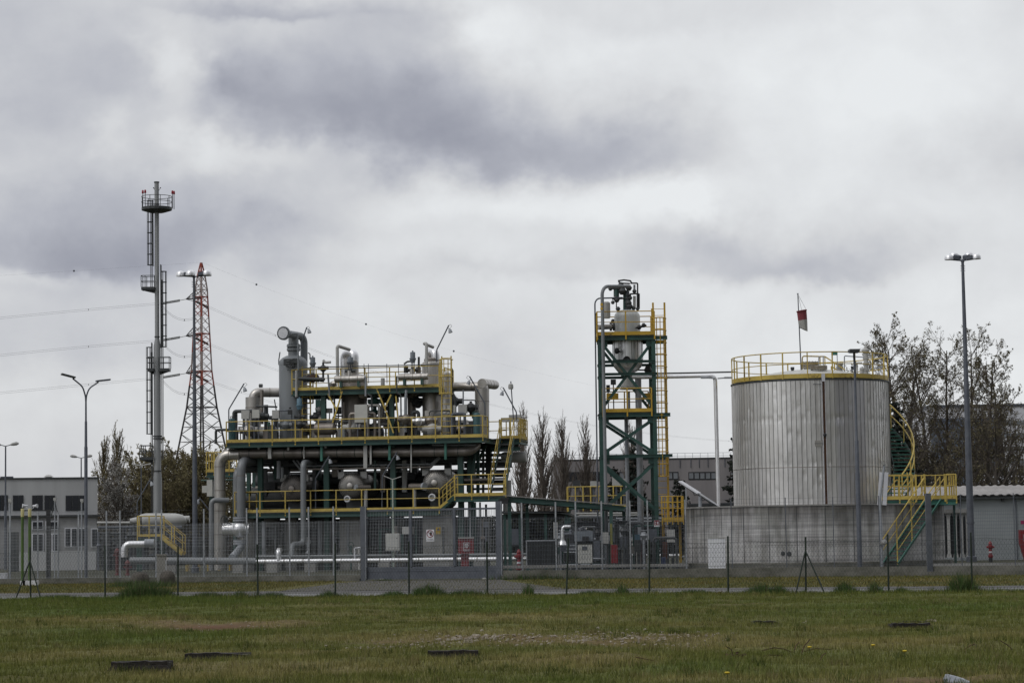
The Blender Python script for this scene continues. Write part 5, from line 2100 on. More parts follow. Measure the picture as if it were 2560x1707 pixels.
# dark cable trays and cabinets between the lower and upper decks
for (u0, v0, u1, v1, d) in [(656, 1206, 692, 1224, 3.2), (764, 1208, 784, 1226, 3.4), (1020, 1180, 1040, 1200, 4)]:
    b = MB()
    p_ = F((u0 + u1) / 2, (v0 + v1) / 2, d)
    b.box(p_, ((u1 - u0) * PXM, .5, (v1 - v0) * PXM), ax=pax)
    b.build('cabinet', SLAT, plant, smooth=False)
# stairs: lower deck -> landing
def stair(p0, p1, side, width, n, rail=True, smat=GRN, rmat=YEL, tmat=None, sh=.20, tth=.035):
    """p0 foot (front/left stringer), p1 head; side = unit vector across"""
    b = MB()
    for s in (0, width):
        b.beam(p0 + side * s - Zv * .02, p1 + side * s - Zv * .02, .04, sh, upd=side.cross(p1 - p0).normalized())
    b.build('stringer', smat, plant if isinstance(rail, bool) else rail, smooth=False)
    b = MB()
    run = Vector((p1.x - p0.x, p1.y - p0.y, 0)).normalized()
    for k in range(1, n):
        c = p0.lerp(p1, k / n) + side * width / 2
        b.box(c, (.26, width - .06, tth), ax=(run, side, Zv))
    b.build('tread', tmat or smat, plant if isinstance(rail, bool) else rail, smooth=False)
    b = MB()
    for s in (0, width):
        a, c = p0 + side * s, p1 + side * s
        b.tube(a + Zv * 1.0, c + Zv * 1.0, .024, n=6)
        b.tube(a + Zv * .55, c + Zv * .55, .018, n=6)
        L = (c - a).length
        m_ = max(2, round(L / 1.4))
        for k in range(m_ + 1):
            q = a.lerp(c, k / m_)
            b.box(q + Zv * .5, (.05, .05, 1.05))
    b.build('stair_railing', rmat, plant if isinstance(rail, bool) else rail)


stair(L1 + pe * .02, LA0 - pe * .02, pn, .85, 5)
b = MB()
b.beam(L1 - pn * .03 + Zv * .08, LA0 - pn * .03 + Zv * .08, .015, .13, upd=pn.cross(LA0 - L1).normalized())
b.build('toe_board', YEL, plant, smooth=False)
# steep stair landing -> upper deck, climbing away along the right side
s0, s1 = FX(1226, .7, ZLA), FX(1252, 2.9, ZU)
stair(s0, s1, pe, .72, 10, tmat=STEEL, sh=.26, tth=.09)
# stair from lower deck to the yard, hidden behind the fence
# upper right platform with rails
R0 = FX(1254, 2.6, ZU + .05)
b = MB()
rp0, rp1 = FX(1254, 3.2, ZU + .02), FX(1300, 3.2, ZU + .02)
b.poly([B_U + pn * 2.6, rp0 + pn * -.4, rp1, rp1 + pn * 2.2, B_U + pn * 5.0], Vector((0, 0, -.06)))
b.build('deck', DARKM, plant, smooth=False)
b = MB()
b.ibeam(rp0 - Zv * .2, rp1 - Zv * .2, .12, .22, .02)
b.ibeam(rp1 - Zv * .2, rp1 + pn * 2.2 - Zv * .2, .12, .22, .02)
b.ibeam(rp1 - Zv * .55, rp0 - Zv * .55 - pe * .6, .12, .2, .02)
b.build('edge_beam', GRN, plant, smooth=False)
railing(plant, [rp0, rp1, rp1 + pn * 2.2, B_U + pn * 5.0], step=.42, h=1.05)
b = MB()
b.tube(FX(1300, 3.3, ZU), FX(1300, 3.3, ZU + 1.1), .04)
b.build('post', YEL, plant)
for (u0, v0, u1, v1) in [(1254, 1044, 1300, 1054), (1274, 1037, 1300, 1046)]:
    b = MB()
    q = F((u0 + u1) / 2, (v0 + v1) / 2, 4.4)
    b.box(q, ((u1 - u0) * PXM, .6, (v1 - v0) * PXM), ax=pax)
    b.build('junction_box', LGREY, plant, smooth=False)
# yellow caged ladder at the right column
b = MB()
lf, lt = FX(1116, .7, ZU), FX(1116, .7, F(1116, 890, .7).z)
ladder_mb(b, lf, lt, pe, -pn, wd=.50, cage_from=2.3, cage_r=.34, rung=.3, thick=.06, hoops=.9, ncage=5)
b.build('ladder', YEL, plant)
b = MB()
lf, lt = FX(766, 1.6, ZU), FX(766, 1.6, ZT + 1.3)
ladder_mb(b, lf, lt, pe, pn, wd=.45, cage_from=2.1, cage_r=.34, rung=.3, thick=.06)
b.build('ladder', YEL, plant)
# concrete piers under the lower deck and dark machinery room behind the fence
for (u0, u1, d, mm) in [(1060, 1136, .8, CONC), (852, 908, 1.4, CONC), (716, 745, 2.0, CONC), (615, 640, 2.4, CONC), (985, 1010, 2.2, CONC), (660, 700, 4.6, CONC), (770, 840, 4.8, CONC), (920, 975, 4.9, CONC)]:
    b = MB()
    q = FX((u0 + u1) / 2, d, 0)
    zt = ZL - .26
    b.box((q.x, q.y + .0, zt / 2), ((u1 - u0) * PXM, .5, zt), ax=pax)
    b.build('pier', mm, plant, smooth=False)
for k, (u, v0, v1, d, r_) in enumerate([(659, 1302, 1400, .4, .11), (688, 1312, 1395, .8, .05), (785, 1310, 1395, .6, .06), (1006, 1335, 1395, .4, .06), (640, 1300, 1400, 2, .08), (870, 1300, 1400, 1.2, .10), (950, 1300, 1400, 1.5, .09),
                                        (1040, 1300, 1400, .9, .05), (800, 1300, 1400, 1.8, .12), (900, 1300, 1400, 2.5, .07), (1108, 1316, 1400, .2, .05), (1150, 1255, 1400, 1.5, .07), (1175, 1255, 1400, .8, .04), (1200, 1255, 1400, 1.2, .05),
                                        (1215, 1260, 1400, 2.0, .06), (1186, 1255, 1400, 2.2, .09)]):
    b = MB()
    p0, p1 = F(u, v0, d), F(u, v1, d)
    b.tube((p0.x, p0.y, max(0, p1.z)), p0, r_, n=8)
    b.build('pipe', (GALV, PIPEG, STEEL, GRN)[k % 4], plant)
for (u, v, w_, h_, d, mm) in [(683, 1335, 26, 22, 1.0, STEEL), (880, 1330, 30, 60, 3.5, SLAT), (770, 1350, 60, 60, 4, SLAT), (940, 1320, 50, 40, 3.6, SLAT), (650, 1340, 40, 50, 3.9, SLAT), (1035, 1350, 40, 70, 4.2, SLAT), (1180, 1340, 90, 60, 5.0, SLAT),
                              (1020, 1325, 24, 18, -.6, LGREY)]:
    b = MB()
    b.box(F(u, v, d), (w_ * PXM, .6, h_ * PXM), ax=pax)
    b.build('equipment_box', mm, plant, smooth=False)
rs = random.Random(17)
for k in range(56):
    u, d = rs.uniform(600, 1230), rs.uniform(.3, 4.8)
    q = FX(u, d, 0)
    h_ = rs.uniform(.7, 2.6)
    b = MB()
    b.tube(q, q + Zv * h_, rs.uniform(.025, .075), n=7)
    k_ = rs.random()
    if k_ < .4:
        b.lathe([(.07, -.14), (.15, 0), (.07, .14)], q + Zv * h_ * .6, n=9)
        b.ring(q + Zv * (h_ + .02), rs.choice([Zv, pn]), .15, .018, 12, 4)
    elif k_ < .6:
        b.box(q + Zv * h_, (rs.uniform(.18, .4), .15, rs.uniform(.2, .45)), ax=pax)
    elif k_ < .8:
        b.pipe([q + Zv * h_, q + Zv * (h_ + .02), q + Zv * (h_ + .02) + pe * rs.uniform(.4, 1.2)], .04, 7)
    b.build('standpipe', rs.choice([GALV, PIPEG, STEEL, LGREY, GALVD, GRN, SILD]), plant)
# warning plate behind the gate
b = MB()
b.box(F(1096, 1326, .2), (.26, .02, .36), ax=pax)
wp = b.build('warning_plate', ORNG, plant, smooth=False)
b = MB()
c = F(1096, 1322, .17)
b.poly([c + pe * -.08 - Zv * .06, c + pe * .08 - Zv * .06, c + Zv * .08], -pn * .004)
b.build('warning_triangle', BLK, wp, smooth=False)


# ---- vessels
def vessel(name, label, cat, u, vt, vb, rpx, d, mtl, dome=.55, neck=None, bands=(), group=None, z0=None, n=32, zb=None):
    top, bot = F(u, vt, d), F(u, vb, d)
    r = rpx * PXM
    if zb is not None:
        bot = Vector((top.x, top.y, zb))
    t = thing(name, label, cat, (top.x, top.y, bot.z), group)
    b = MB()
    hd = r * dome
    prof = [(r, bot.z), (r, top.z - hd)]
    for k in range(1, 7):
        a = math.pi / 2 * k / 6
        prof.append((max(r * math.cos(a), .001), top.z - hd + hd * math.sin(a)))
    b.lathe(prof, (top.x, top.y, 0), n=n)
    b.build('shell', mtl, t)
    if bands:
        b = MB()
        for v in bands:
            z = F(u, v, d).z
            b.lathe([(r * 1.006, z - .018), (r * 1.012, z), (r * 1.006, z + .018)], (top.x, top.y, 0), n=n)
        b.build('seam_band', mtl, t)
    return t, Vector((top.x, top.y, 0)), r


def flange(parent, c, ax, r, th, mtl, bolts=0, name='flange'):
    ax = Vector(ax).normalized()
    b = MB()
    b.lathe([(r, -th / 2), (r, th / 2)], c, ax, n=24)
    f = b.build(name, mtl, parent)
    if bolts:
        x, y = perp(ax)
        b = MB()
        for k in range(bolts):
            a = 2 * math.pi * k / bolts
            q = Vector(c) + x * (r * .86 * math.cos(a)) + y * (r * .86 * math.sin(a))
            b.tube(q - ax * (th * .5 + .035), q + ax * (th * .5 + .035), .022, n=6)
        b.build('bolts', STEEL, f)
    return f


# big grey separator with blind flange on top
t, c, r = vessel('separator_column', 'tall grey painted separator column with a round blind flange on top', 'column', 732.5, 887, 1098, 36.5, 2.2, GREY, .62, bands=(912,), zb=ZU)
zn0, zn1 = F(738, 897, 2.2).z, F(738, 838, 2.2).z
cn = FX(738, 2.2, 0)
b = MB()
b.lathe([(14 * PXM, zn0 - .15), (14 * PXM, F(738, 877, 2.2).z), (13 * PXM, F(738, 861, 2.2).z), (13 * PXM, zn1)], cn, n=20)
b.build('nozzle', GREY, t)
for v in (864.5, 873.5):
    flange(t, Vector((cn.x, cn.y, F(738, v, 2.2).z)), Zv, 17.5 * PXM, .12, GREY, 20)
p0, p1, p2 = F(709, 833, .7), F(740, 838, 2.2), F(760, 842, 2.9)
p3 = FX(760, 3.0, F(760, 895, 3.0).z - .8)
b = MB()
b.pipe([p0, p1, p2, p3], 9.5 * PXM, 16, bend=.42)
b.build('overhead_pipe', GREY, t)
ax = (p0 - p1).normalized()
f = flange(t, p0, ax, 17.6 * PXM, .10, GREY, 24, 'blind_flange')
b = MB()
b.lathe([(13.5 * PXM, 0), (13.5 * PXM, .03)], p0 + ax * .05, ax, n=24)
b.build('cover_plate', WHITE, f)
b = MB()
b.pipe([F(728, 834, .6), F(744, 834, .9), FX(746, .9, F(746, 925, .9).z)], .045, 8)
b.build('vent_pipe', GREY, t)
b = MB()
b.tube(FX(741, .9, F(741, 926, .9).z), FX(741, .9, F(741, 992, .9).z), .07, n=8)
b.build('drain_pipe', LGREY, t)
b = MB()
for (u, v, w_, h_) in [(722, 905, 24, 16), (740, 902, 14, 12), (731, 914, 10, 8)]:
    b.box(F(u, v, 1.3), (w_ * PXM, .3, h_ * PXM), ax=pax)
for (u, v) in [(716, 903), (716, 909), (719, 914), (724, 898), (722, 917)]:
    b.tube(F(u, v, 1.0), F(u + 8, v, 1.0), .04, n=8)
b.build('valve_block', STEEL, t)
b = MB()
b.box(F(725, 1030, .65), (.22, .12, .24), ax=pax)
b.tube(F(725, 1022, .65), F(725, 1018, .65), .06)
b.build('instrument', DARKM, t)

# two clad columns with goose-neck overhead lines
t, c, r = vessel('clad_column', 'stained aluminium-clad column in the middle of the platform behind the white panel', 'column', 885, 934, 1098, 33.5, 3.0, SILD, .3, bands=(1000, 1030, 975), zb=ZU, group='aluminium-clad columns')
cn = FX(885, 3.0, 0)
b = MB()
b.lathe([(17 * PXM, F(885, 940, 3).z), (17 * PXM, F(885, 903, 3).z), (13 * PXM, F(885, 900, 3).z)], cn, n=20)
b.build('skirt', SIL, t)
b = MB()
b.pipe([FX(886, 3.0, F(886, 906, 3).z), FX(886, 3.0, F(886, 883, 3).z), FX(861, 3.4, F(861, 881, 3.2).z), FX(861, 3.4, F(861, 945, 3.2).z)], 11.5 * PXM, 16, bend=.36)
b.build('overhead_bend', BRT, t)
b = MB()
b.pipe([F(874, 874, 2.5), F(843, 864, 1.6), F(844, 938, 1.6)], 4.2 * PXM, 10, bend=.12)
b.build('vent_pipe', LGREY, t)
b = MB()
cm = F(906, 985, 1.9)
b.lathe([(11 * PXM, -.3), (11 * PXM, .05), (9 * PXM, .08)], cm, -pn, n=18)
b.build('manhole', SILD, t)
t, c, r = vessel('clad_column', 'right aluminium-clad column beside the yellow caged ladder', 'column', 1079, 900, 1098, 25, 3.0, SIL, .4, bands=(972, 998), zb=ZU, group='aluminium-clad columns')
b = MB()
b.lathe([(19 * PXM, F(1085, 910, 2.6).z), (19 * PXM, F(1085, 896, 2.6).z), (15 * PXM, F(1085, 893, 2.6).z)], FX(1085, 3, 0), n=20)
b.build('skirt', SILD, t)
b = MB()
b.pipe([FX(1090, 3.0, F(1090, 900, 3).z), FX(1088, 3.0, F(1090, 880, 3).z), FX(1072, 3.5, F(1068, 878, 3.2).z), FX(1068, 3.6, F(1068, 940, 3.2).z)], 10.5 * PXM, 16, bend=.34)
b.build('overhead_bend', BRT, t)
b = MB()
b.pipe([F(1083, 868, 2.6), F(1060, 859, 2.0), F(1066, 858, 1.7), F(1067, 936, 1.6)], 3.9 * PXM, 10, bend=.10)
b.build('vent_pipe', LGREY, t)
t, c, r = vessel('clad_column', 'narrow bright-clad column partly behind the yellow ladder cage', 'column', 1114, 928, 1098, 13, 2.0, SIL, .6, bands=(955, 985, 1015), zb=ZU, group='aluminium-clad columns')
t, c, r = vessel('clad_column', 'short clad column with a slanted shoulder between the two big columns', 'column', 1029, 982, 1098, 11, 3.2, SILD, .9, zb=ZU, group='aluminium-clad columns')
b = MB()
b.pipe([F(1029, 1000, 3.2), F(1031, 980, 3.2), F(1052, 972, 3.2)], 10 * PXM, 12)
b.build('shoulder', SILD, t)

# horizontal clad exchangers on the top deck
def drum_x(label, u0, u1, v0, v1, d, mtl, tee=None, group=None):
    vm = (v0 + v1) / 2
    r = (v1 - v0) / 2 * PXM
    a, b_ = F(u0, vm, d), F(u1, vm, d)
    b_.z = a.z
    t = thing('exchanger', label, 'exchanger', a.lerp(b_, .5) - Zv * r, group)
    ax = (b_ - a).normalized()
    L = (b_ - a).length
    b = MB()
    b.lathe([(.001, -r * .12), (r * .9, -r * .1), (r, 0), (r, L), (r * .9, L + r * .1), (.001, L + r * .12)], a, ax, n=24)
    b.build('shell', mtl, t)
    b = MB()
    for f in (.22, .5, .78):
        b.lathe([(r * 1.02, f * L - .02), (r * 1.02, f * L + .02)], a, ax, n=24)
    b.build('seam_band', SILD, t)
    if tee:
        q = a + ax * (tee - u0) * PXM
        b = MB()
        b.lathe([(r * .75, -.02), (r * .62, r * 1.9), (.11, r * 2.3)], q, Zv, n=16)
        b.lathe([(r * .7, -.02), (r * .2, -r * 1.25)], q - pn * r * .3, Zv * 1.0, n=12)
        b.build('branch', mtl, t)
    b = MB()
    for f in (.2, .8):
        q = a + ax * (f * L)
        b.box(q - Zv * (r + .1), (.12, .3, .3), ax=pax)
    b.build('saddle', GRN, t, smooth=False)
    return t, a, b_


drum_x('small clad exchanger on the top deck in front of the middle column', 838, 912, 939, 957, .8, SIL, 875, 'exchangers on the top deck')
drum_x('small clad exchanger on the top deck beside the right column', 997, 1070, 934, 951, .8, SIL, 1031, 'exchangers on the top deck')


# diaphragm actuators (control valves)
def actuator(label, u, vt, vb, vs, w_, d, mtl, group='control valve actuators'):
    q0 = F(u, vb, d)
    zt, zb = F(u, vt, d).z, q0.z
    zs = F(u, vs, d).z
    t = thing('control_valve', label, 'valve', (q0.x, q0.y, zs), group)
    r = w_ / 2 * PXM
    zm = zb + (zt - zb) * .42
    b = MB()
    b.lathe([(r, zm), (r, zt - .03), (r * .9, zt)], (q0.x, q0.y, 0), n=16)
    b.lathe([(.04, zt), (.04, zt + .08)], (q0.x, q0.y, 0), n=8)
    b.build('actuator', mtl, t)
    b = MB()
    b.lathe([(r * 1.32, zm - .05), (r * 1.32, zm + .01), (r * .8, zm + .02)], (q0.x, q0.y, 0), n=16)
    b.lathe([(r * .8, zb), (r * 1.2, zm - .06)], (q0.x, q0.y, 0), n=16)
    b.build('diaphragm', mtl, t)
    b = MB()
    for sg in (-1, 1):
        b.tube(Vector((q0.x, q0.y, zs + .1)) + pe * sg * r * .6, Vector((q0.x, q0.y, zb)) + pe * sg * r * .6, .02, n=5)
    b.tube((q0.x, q0.y, zs), (q0.x, q0.y, zb), .03, n=6)
    b.lathe([(.10, zs - .12), (.14, zs), (.10, zs + .12)], (q0.x, q0.y, 0), n=10)
    b.build('yoke', STEEL, t)
    b = MB()
    b.tube(Vector((q0.x, q0.y, zs - .02)) - pe * .28, Vector((q0.x, q0.y, zs - .02)) + pe * .28, .09, n=10)
    b.build('valve_body', STEEL, t)


actuator('blue-grey valve actuator can standing behind the left end of the top railing', 782, 893, 917, 938, 13, 1.6, BGREY)
actuator('pale blue valve actuator hanging in front of the grey separator column', 749, 996, 1024, 1040, 14, .9, BLUE)
actuator('tall grey valve actuator above the right top-deck exchanger', 1032, 880, 907, 924, 13, 1.2, BGREY)
actuator('grey valve actuator just above the middle top-deck exchanger', 876, 893, 912, 926, 15, .9, BGREY)


# ---- big process pipes
def process_pipe(label, pts, rpx, mtl, bend=None, bands=(), fl=(), group=None, n=16, name='process_pipe'):
    P3 = [F(*p_) for p_ in pts]
    t = thing(name, label, 'pipe', P3[-1], group)
    b = MB()
    r = rpx * PXM
    b.pipe(P3, r, n, bend=bend or r * 2.4)
    b.build('pipe', mtl, t)
    if mtl in (SIL, SILD, BRT):
        bands = []
        for i in range(len(P3) - 1):
            L_ = (P3[i + 1] - P3[i]).length
            k_ = int(L_ / .95)
            bands += [(i, (j + .5) / k_) for j in range(k_)] if k_ else []
    if bands:
        b = MB()
        for (i, f) in bands:
            c = P3[i].lerp(P3[i + 1], f)
            ax = (P3[i + 1] - P3[i]).normalized()
            b.lathe([(r * 1.03, -.022), (r * 1.03, .022)], c, ax, n=n)
        b.build('seam_band', SILD if mtl is not SILD else STEEL, t)
    for (i, f, k) in fl:
        c = P3[i].lerp(P3[i + 1], f)
        flange(t, c, (P3[i + 1] - P3[i]), r * k, .12, GALV, 14)
    return t


process_pipe('long horizontal clad header pipe under the upper deck', [(560, 1134, .6), (1000, 1130.5, .6), (1176, 1128.5, .6), (1192, 1112, 1.2)], 11.5, SILD, bands=[(0, .05), (0, .2), (0, .32), (0, .5), (0, .72), (0, .9), (1, .3), (1, .75)], bend=.5)
process_pipe('large clad pipe bending down at the left end of the platform', [(600, 1136, .58), (549, 1137, .58), (550, 1255, .58)], 14, SIL, bend=.85, bands=[(1, .35), (1, .6), (1, .85)])
process_pipe('wide clad riser standing at the left end behind the mesh fence', [(552, 1247, .7), (552, 1424, .7)], 17, SIL, bands=[(0, .15), (0, .5), (0, .8)])
process_pipe('slim grey pipe hooking over beside the wide clad riser', [(572, 1250, .1), (529, 1250, -.2), (529, 1425, -.2)], 6.6, PIPEG, bend=.22)
process_pipe('stout grey pipe dropping onto the white ball valve', [(648, 1152, 2.4), (603, 1153, -.2), (603, 1296, -.2)], 11.2, PIPEG, bend=.5, bands=[(1, .25)])
process_pipe('stout grey pipe set back behind the one with the ball valve', [(650, 1172, 2.6), (592, 1172, .5), (592, 1290, .5)], 10, PIPEG, bend=.5)
process_pipe('medium grey pipe dropping in front of the lower deck railing', [(785, 1156, 2.0), (758, 1156, -.4), (759, 1358, -.4), (730, 1362, -1.2), (728, 1396, -1.6)], 7.4, PIPEG, bend=.3)
process_pipe('clad line at mid height left of the separator column', [(715, 981, 3.2), (633, 981, 2.6), (633, 1012, 2.6)], 12.0, SIL, bend=.46, bands=[(0, .3), (0, .6)])
process_pipe('clad vertical drum below the left overhead bend', [(633, 993, 2.6), (633, 1098, 2.6)], 20, SIL, bands=[(0, .25), (0, .6)], n=20)
process_pipe('clad line at mid height ending in an elbow at the right', [(1100, 967, 4.6), (1212, 966, 3.8), (1206, 985, 3.8)], 12, SIL, bend=.3, bands=[(0, .4), (0, .75)])
process_pipe('clad stub pipe running back from the right elbow', [(1205, 958, 3.5), (1237, 962, 8.0)], 12, SIL)
process_pipe('clad vertical drum at the right end of the upper deck', [(1205, 972, 3.8), (1205, 1098, 3.8)], 18.5, SIL, bands=[(0, .3), (0, .55)], n=20)
process_pipe('vertical concrete-grey vessel leg below the stair at the right end', [(1268, 1200, 6.0), (1268, 1420, 6.0)], 11, LGREY)

# ground pipeline along the front
process_pipe('long pale ground pipeline running behind the mesh fence', [(326, 1401, -6), (640, 1402, -6)], 8.5, PIPEG, bands=[(0, .3), (0, .7)], group='ground pipelines')
process_pipe('bright clad ground pipeline passing behind the sliding gate', [(640, 1403, -6), (1316, 1396, -6)], 5.2, BRT, bands=[(0, .1), (0, .4), (0, .55), (0, .8)], group='ground pipelines')
process_pipe('grey ground pipe just behind the bright clad pipeline', [(640, 1391, -3.8), (1316, 1385, -3.8)], 3.6, PIPEG, group='ground pipelines')
for k, (u, lab) in enumerate([(598, 'concrete pipe block under the white ball valve'), (683, 'concrete pipe block between the ball valve and the bent pipe'), (778, 'concrete pipe block left of the gate'), (962, 'concrete pipe block behind the left panel of the gate'), (1200, 'concrete pipe block behind the right panel of the gate'),
                              (430, 'concrete pipe block right of the kiosk post')]):
    q = FX(u, -6, 0)
    b = MB()
    b.box((q.x, q.y, .19), (.55, .5, .46), ax=pax)
    tag(b.build('pipe_support', CONC, None, smooth=False), lab, 'pipe block', 'concrete pipe blocks')
for (u, lab) in [(697, 'bright elbow stub rising from the ground pipeline beside the bent pipe')]:
    process_pipe(lab, [(700, 1375, -5), (696, 1375, -6), (697, 1400, -6)], 6, BRT, bend=.2)
process_pipe('thin white vent tee on the pipeline just left of the gate', [(907, 1368, -5.9), (887, 1370, -6), (887, 1398, -6)], 2.0, WHITE, bend=.05)

# white ball valve with flanges and handwheel
vc = F(600, 1322, -.2)
t = thing('ball_valve', 'big white ball valve under the stout grey pipe', 'valve', (vc.x, vc.y, F(600, 1352, -.2).z))
b = MB()
r = 21 * PXM
b.lathe([(.10, -r * 1.0), (r * .75, -r * .78), (r * 1.02, -r * .3), (r * 1.05, r * .05), (r * .95, r * .5), (r * .55, r * .85), (.12, r * .95)], vc, n=24)
b.lathe([(r * .75, -.9), (r * .75, -.3)], vc + pe * .02, pe, n=18)
b.lathe([(r * .6, -r * 1.45), (r * .6, r * 1.2)], vc, pe, n=18)
b.build('body', BRT, t)
for v in (1294, 1300, 1352, 1358):
    flange(t, Vector((vc.x, vc.y, F(603, v, -.2).z)), Zv, 17.5 * PXM, .10, GALV, 18)
b = MB()
wc = F(561, 1301, -.6)
b.ring(wc, pn + pe * .5, .26, .022, 20, 6)
for a in range(4):
    x, y = perp((pn + pe * .5))
    b.tube(wc, wc + x * .26 * math.cos(a * 1.57) + y * .26 * math.sin(a * 1.57), .012, n=4)
b.tube(wc, vc, .03, n=6)
b.build('handwheel', STEEL, t)
process_pipe('slanting silver pipe under the white ball valve', [(604, 1358, -.2), (602, 1368, -.2), (580, 1394, -5.6)], 9, GALV, bend=.2)

# three big horizontal drums with ribbed clad ends facing the road
def big_drum(label, u, v, rpx, d, mtl, nozzle, ribs=36):
    c = F(u, v, d)
    r = rpx * PXM
    t = thing('horizontal_drum', label, 'drum', c - Zv * r, 'horizontal drums between the lower and upper decks')
    b = MB()
    prof = [(r, 3.6), (r, .28)]
    for k in range(1, 8):
        a = math.pi / 2 * k / 7
        prof.append((max(r * math.cos(a) ** .85, .05) if k < 7 else .05, .28 - .34 * math.sin(a)))
    b.lathe(prof, c, pn, n=40)
    b.build('shell', mtl, t)
    b = MB()
    x, y = perp(pn)
    for k in range(ribs):
        a = 2 * math.pi * k / ribs
        dr_ = x * math.cos(a) + y * math.sin(a)
        pts = []
        for j in range(6):
            aa = math.pi / 2 * (1 - j / 5 * .86)
            rr = r * math.cos(aa * .93) ** .85
            pts.append(c + dr_ * rr + pn * (.28 - .34 * math.sin(aa * .93) - .006))
        b.sweep(pts, .011, 3)
    b.build('cladding_seam', STEEL, t)
    b = MB()
    b.lathe([(r * .24, .0), (r * .24, -.16), (r * .20, -.18)], c + pn * .0, pn, n=20)
    b.build('manhole', mtl, t)
    for sg in (-1, 1):
        b = MB()
        b.box(c + pe * (sg * r * .86) + Zv * r * .84 + pn * .6, (.34, .3, .36), ax=pax)
        b.build('lug', LGREY, t, smooth=False)
    b = MB()
    b.box(c - Zv * (r + (c.z - r - ZL) / 2 - .1) + pn * .9, (r * 1.2, .3, max(.3, c.z - r - ZL + .5)), ax=pax)
    b.build('saddle', STEEL, t, smooth=False)
    if nozzle:
        b = MB()
        u0, u1, v0, rn = nozzle
        p0, p1 = F(u0, v0, d - .2), F(u1, v0, d - .7)
        b.tube(p0, p1, rn * PXM, n=16)
        nz = b.build('nozzle', SILD, t)
        flange(nz, p1, (p1 - p0), rn * PXM * 1.25, .12, GALV)
        b = MB()
        b.tube(p0.lerp(p1, .3), FX(u0 + (u1 - u0) * .3, d - .35, ZL), .10, n=8)
        nz2 = b.build('drain_pipe', LGREY, t)
    return t


big_drum('horizontal drum with ribbed clad end in the middle of the platform', 876, 1215, 34, 1.0, SIL, (925, 890, 1218, 6))
big_drum('horizontal drum with ribbed clad end below the right column', 1087, 1207, 33.5, 1.0, SIL, (1026, 1060, 1216, 8))
big_drum('darker horizontal drum behind the stout and medium drop pipes', 730, 1222, 34, 1.6, SILD, None)
for (u, v, rpx, lab) in [(868, 1247, 8, 'small white pipe ring flange below the middle drum'), (1080, 1243, 9, 'larger white pipe ring flange below the right drum')]:
    c = F(u, v, .4)
    t = thing('pipe_flange', lab, 'flange', c)
    b = MB()
    b.ring(c, pn, rpx * PXM * .85, rpx * PXM * .25, 24, 8)
    b.build('ring', WHITE, t)
    b = MB()
    b.lathe([(rpx * PXM * .7, 0), (rpx * PXM * .7, .5)], c, pn, n=18)
    b.build('pipe', GREY, t)

# white panels and cabinets on the upper deck
for (u0, v0, u1, v1, d, mm, lab) in [(887, 1011, 920, 1056, .35, OFFW, 'large blank off-white panel on the upper deck railing'),
                                     (604, 1025, 624, 1047, .5, LGREY, 'square grey junction box at the left end of the upper deck'),
                                     (631, 1024, 650, 1045, .6, OFFW, 'pale twin junction box in front of the left clad drum'),
                                     (1146, 1011, 1168, 1033, 1.0, LGREY, 'pale grey box on a post near the right end of the upper deck'),
                                     (1119, 1013, 1128, 1034, .9, OFFW, 'narrow white box beside the foot of the yellow ladder'),
                                     (1130, 1013, 1139, 1034, .9, OFFW, 'narrow white box just right of another narrow white box'),
                                     (681, 1025, 699, 1046, .8, LGREY, 'grey junction box half in front of the separator column')]:
    b = MB()
    q = F((u0 + u1) / 2, (v0 + v1) / 2, d)
    w_, h_ = (u1 - u0) * PXM, (v1 - v0) * PXM
    t = thing('junction_box', lab, 'box', (q.x, q.y, ZU))
    b.box(q, (w_, .22, h_), ax=pax)
    b.build('box', mm, t, smooth=False)
    b = MB()
    for sg in (-.3, .3):
        p_ = q + pe * (w_ * sg)
        b.box((p_.x, p_.y, (q.z - h_ / 2 + ZU) / 2), (.06, .06, q.z - h_ / 2 - ZU), ax=pax)
    b.build('post', GALVD, t, smooth=False)
for (u, vt, lab) in [(580, 1046, 'bluegreen gas bottle at the left corner of the upper deck'), (1193, 1031, 'bluegreen upright cylinder at the right end of the upper deck')]:
    d = .5
    q = FX(u, d, ZU)
    zt = F(u, vt, d).z
    r = 9.2 * PXM
    t = thing('gas_bottle', lab, 'cylinder', q)
    b = MB()
    b.lathe([(r, ZU), (r, zt - .12), (r * .8, zt - .03), (r * .3, zt)], (q.x, q.y, 0), n=18)
    b.build('body', BLUEG, t)
    b = MB()
    for dx in (-.08, 0, .08):
        b.tube(Vector((q.x, q.y, zt - .03)) + pe * dx, Vector((q.x, q.y, zt + .1 + abs(dx) * .3)) + pe * dx, .02, n=6)
    b.ring((q.x, q.y, zt + .04), pn, .09, .015, 10, 5)
    b.build('valve', STEEL, t)

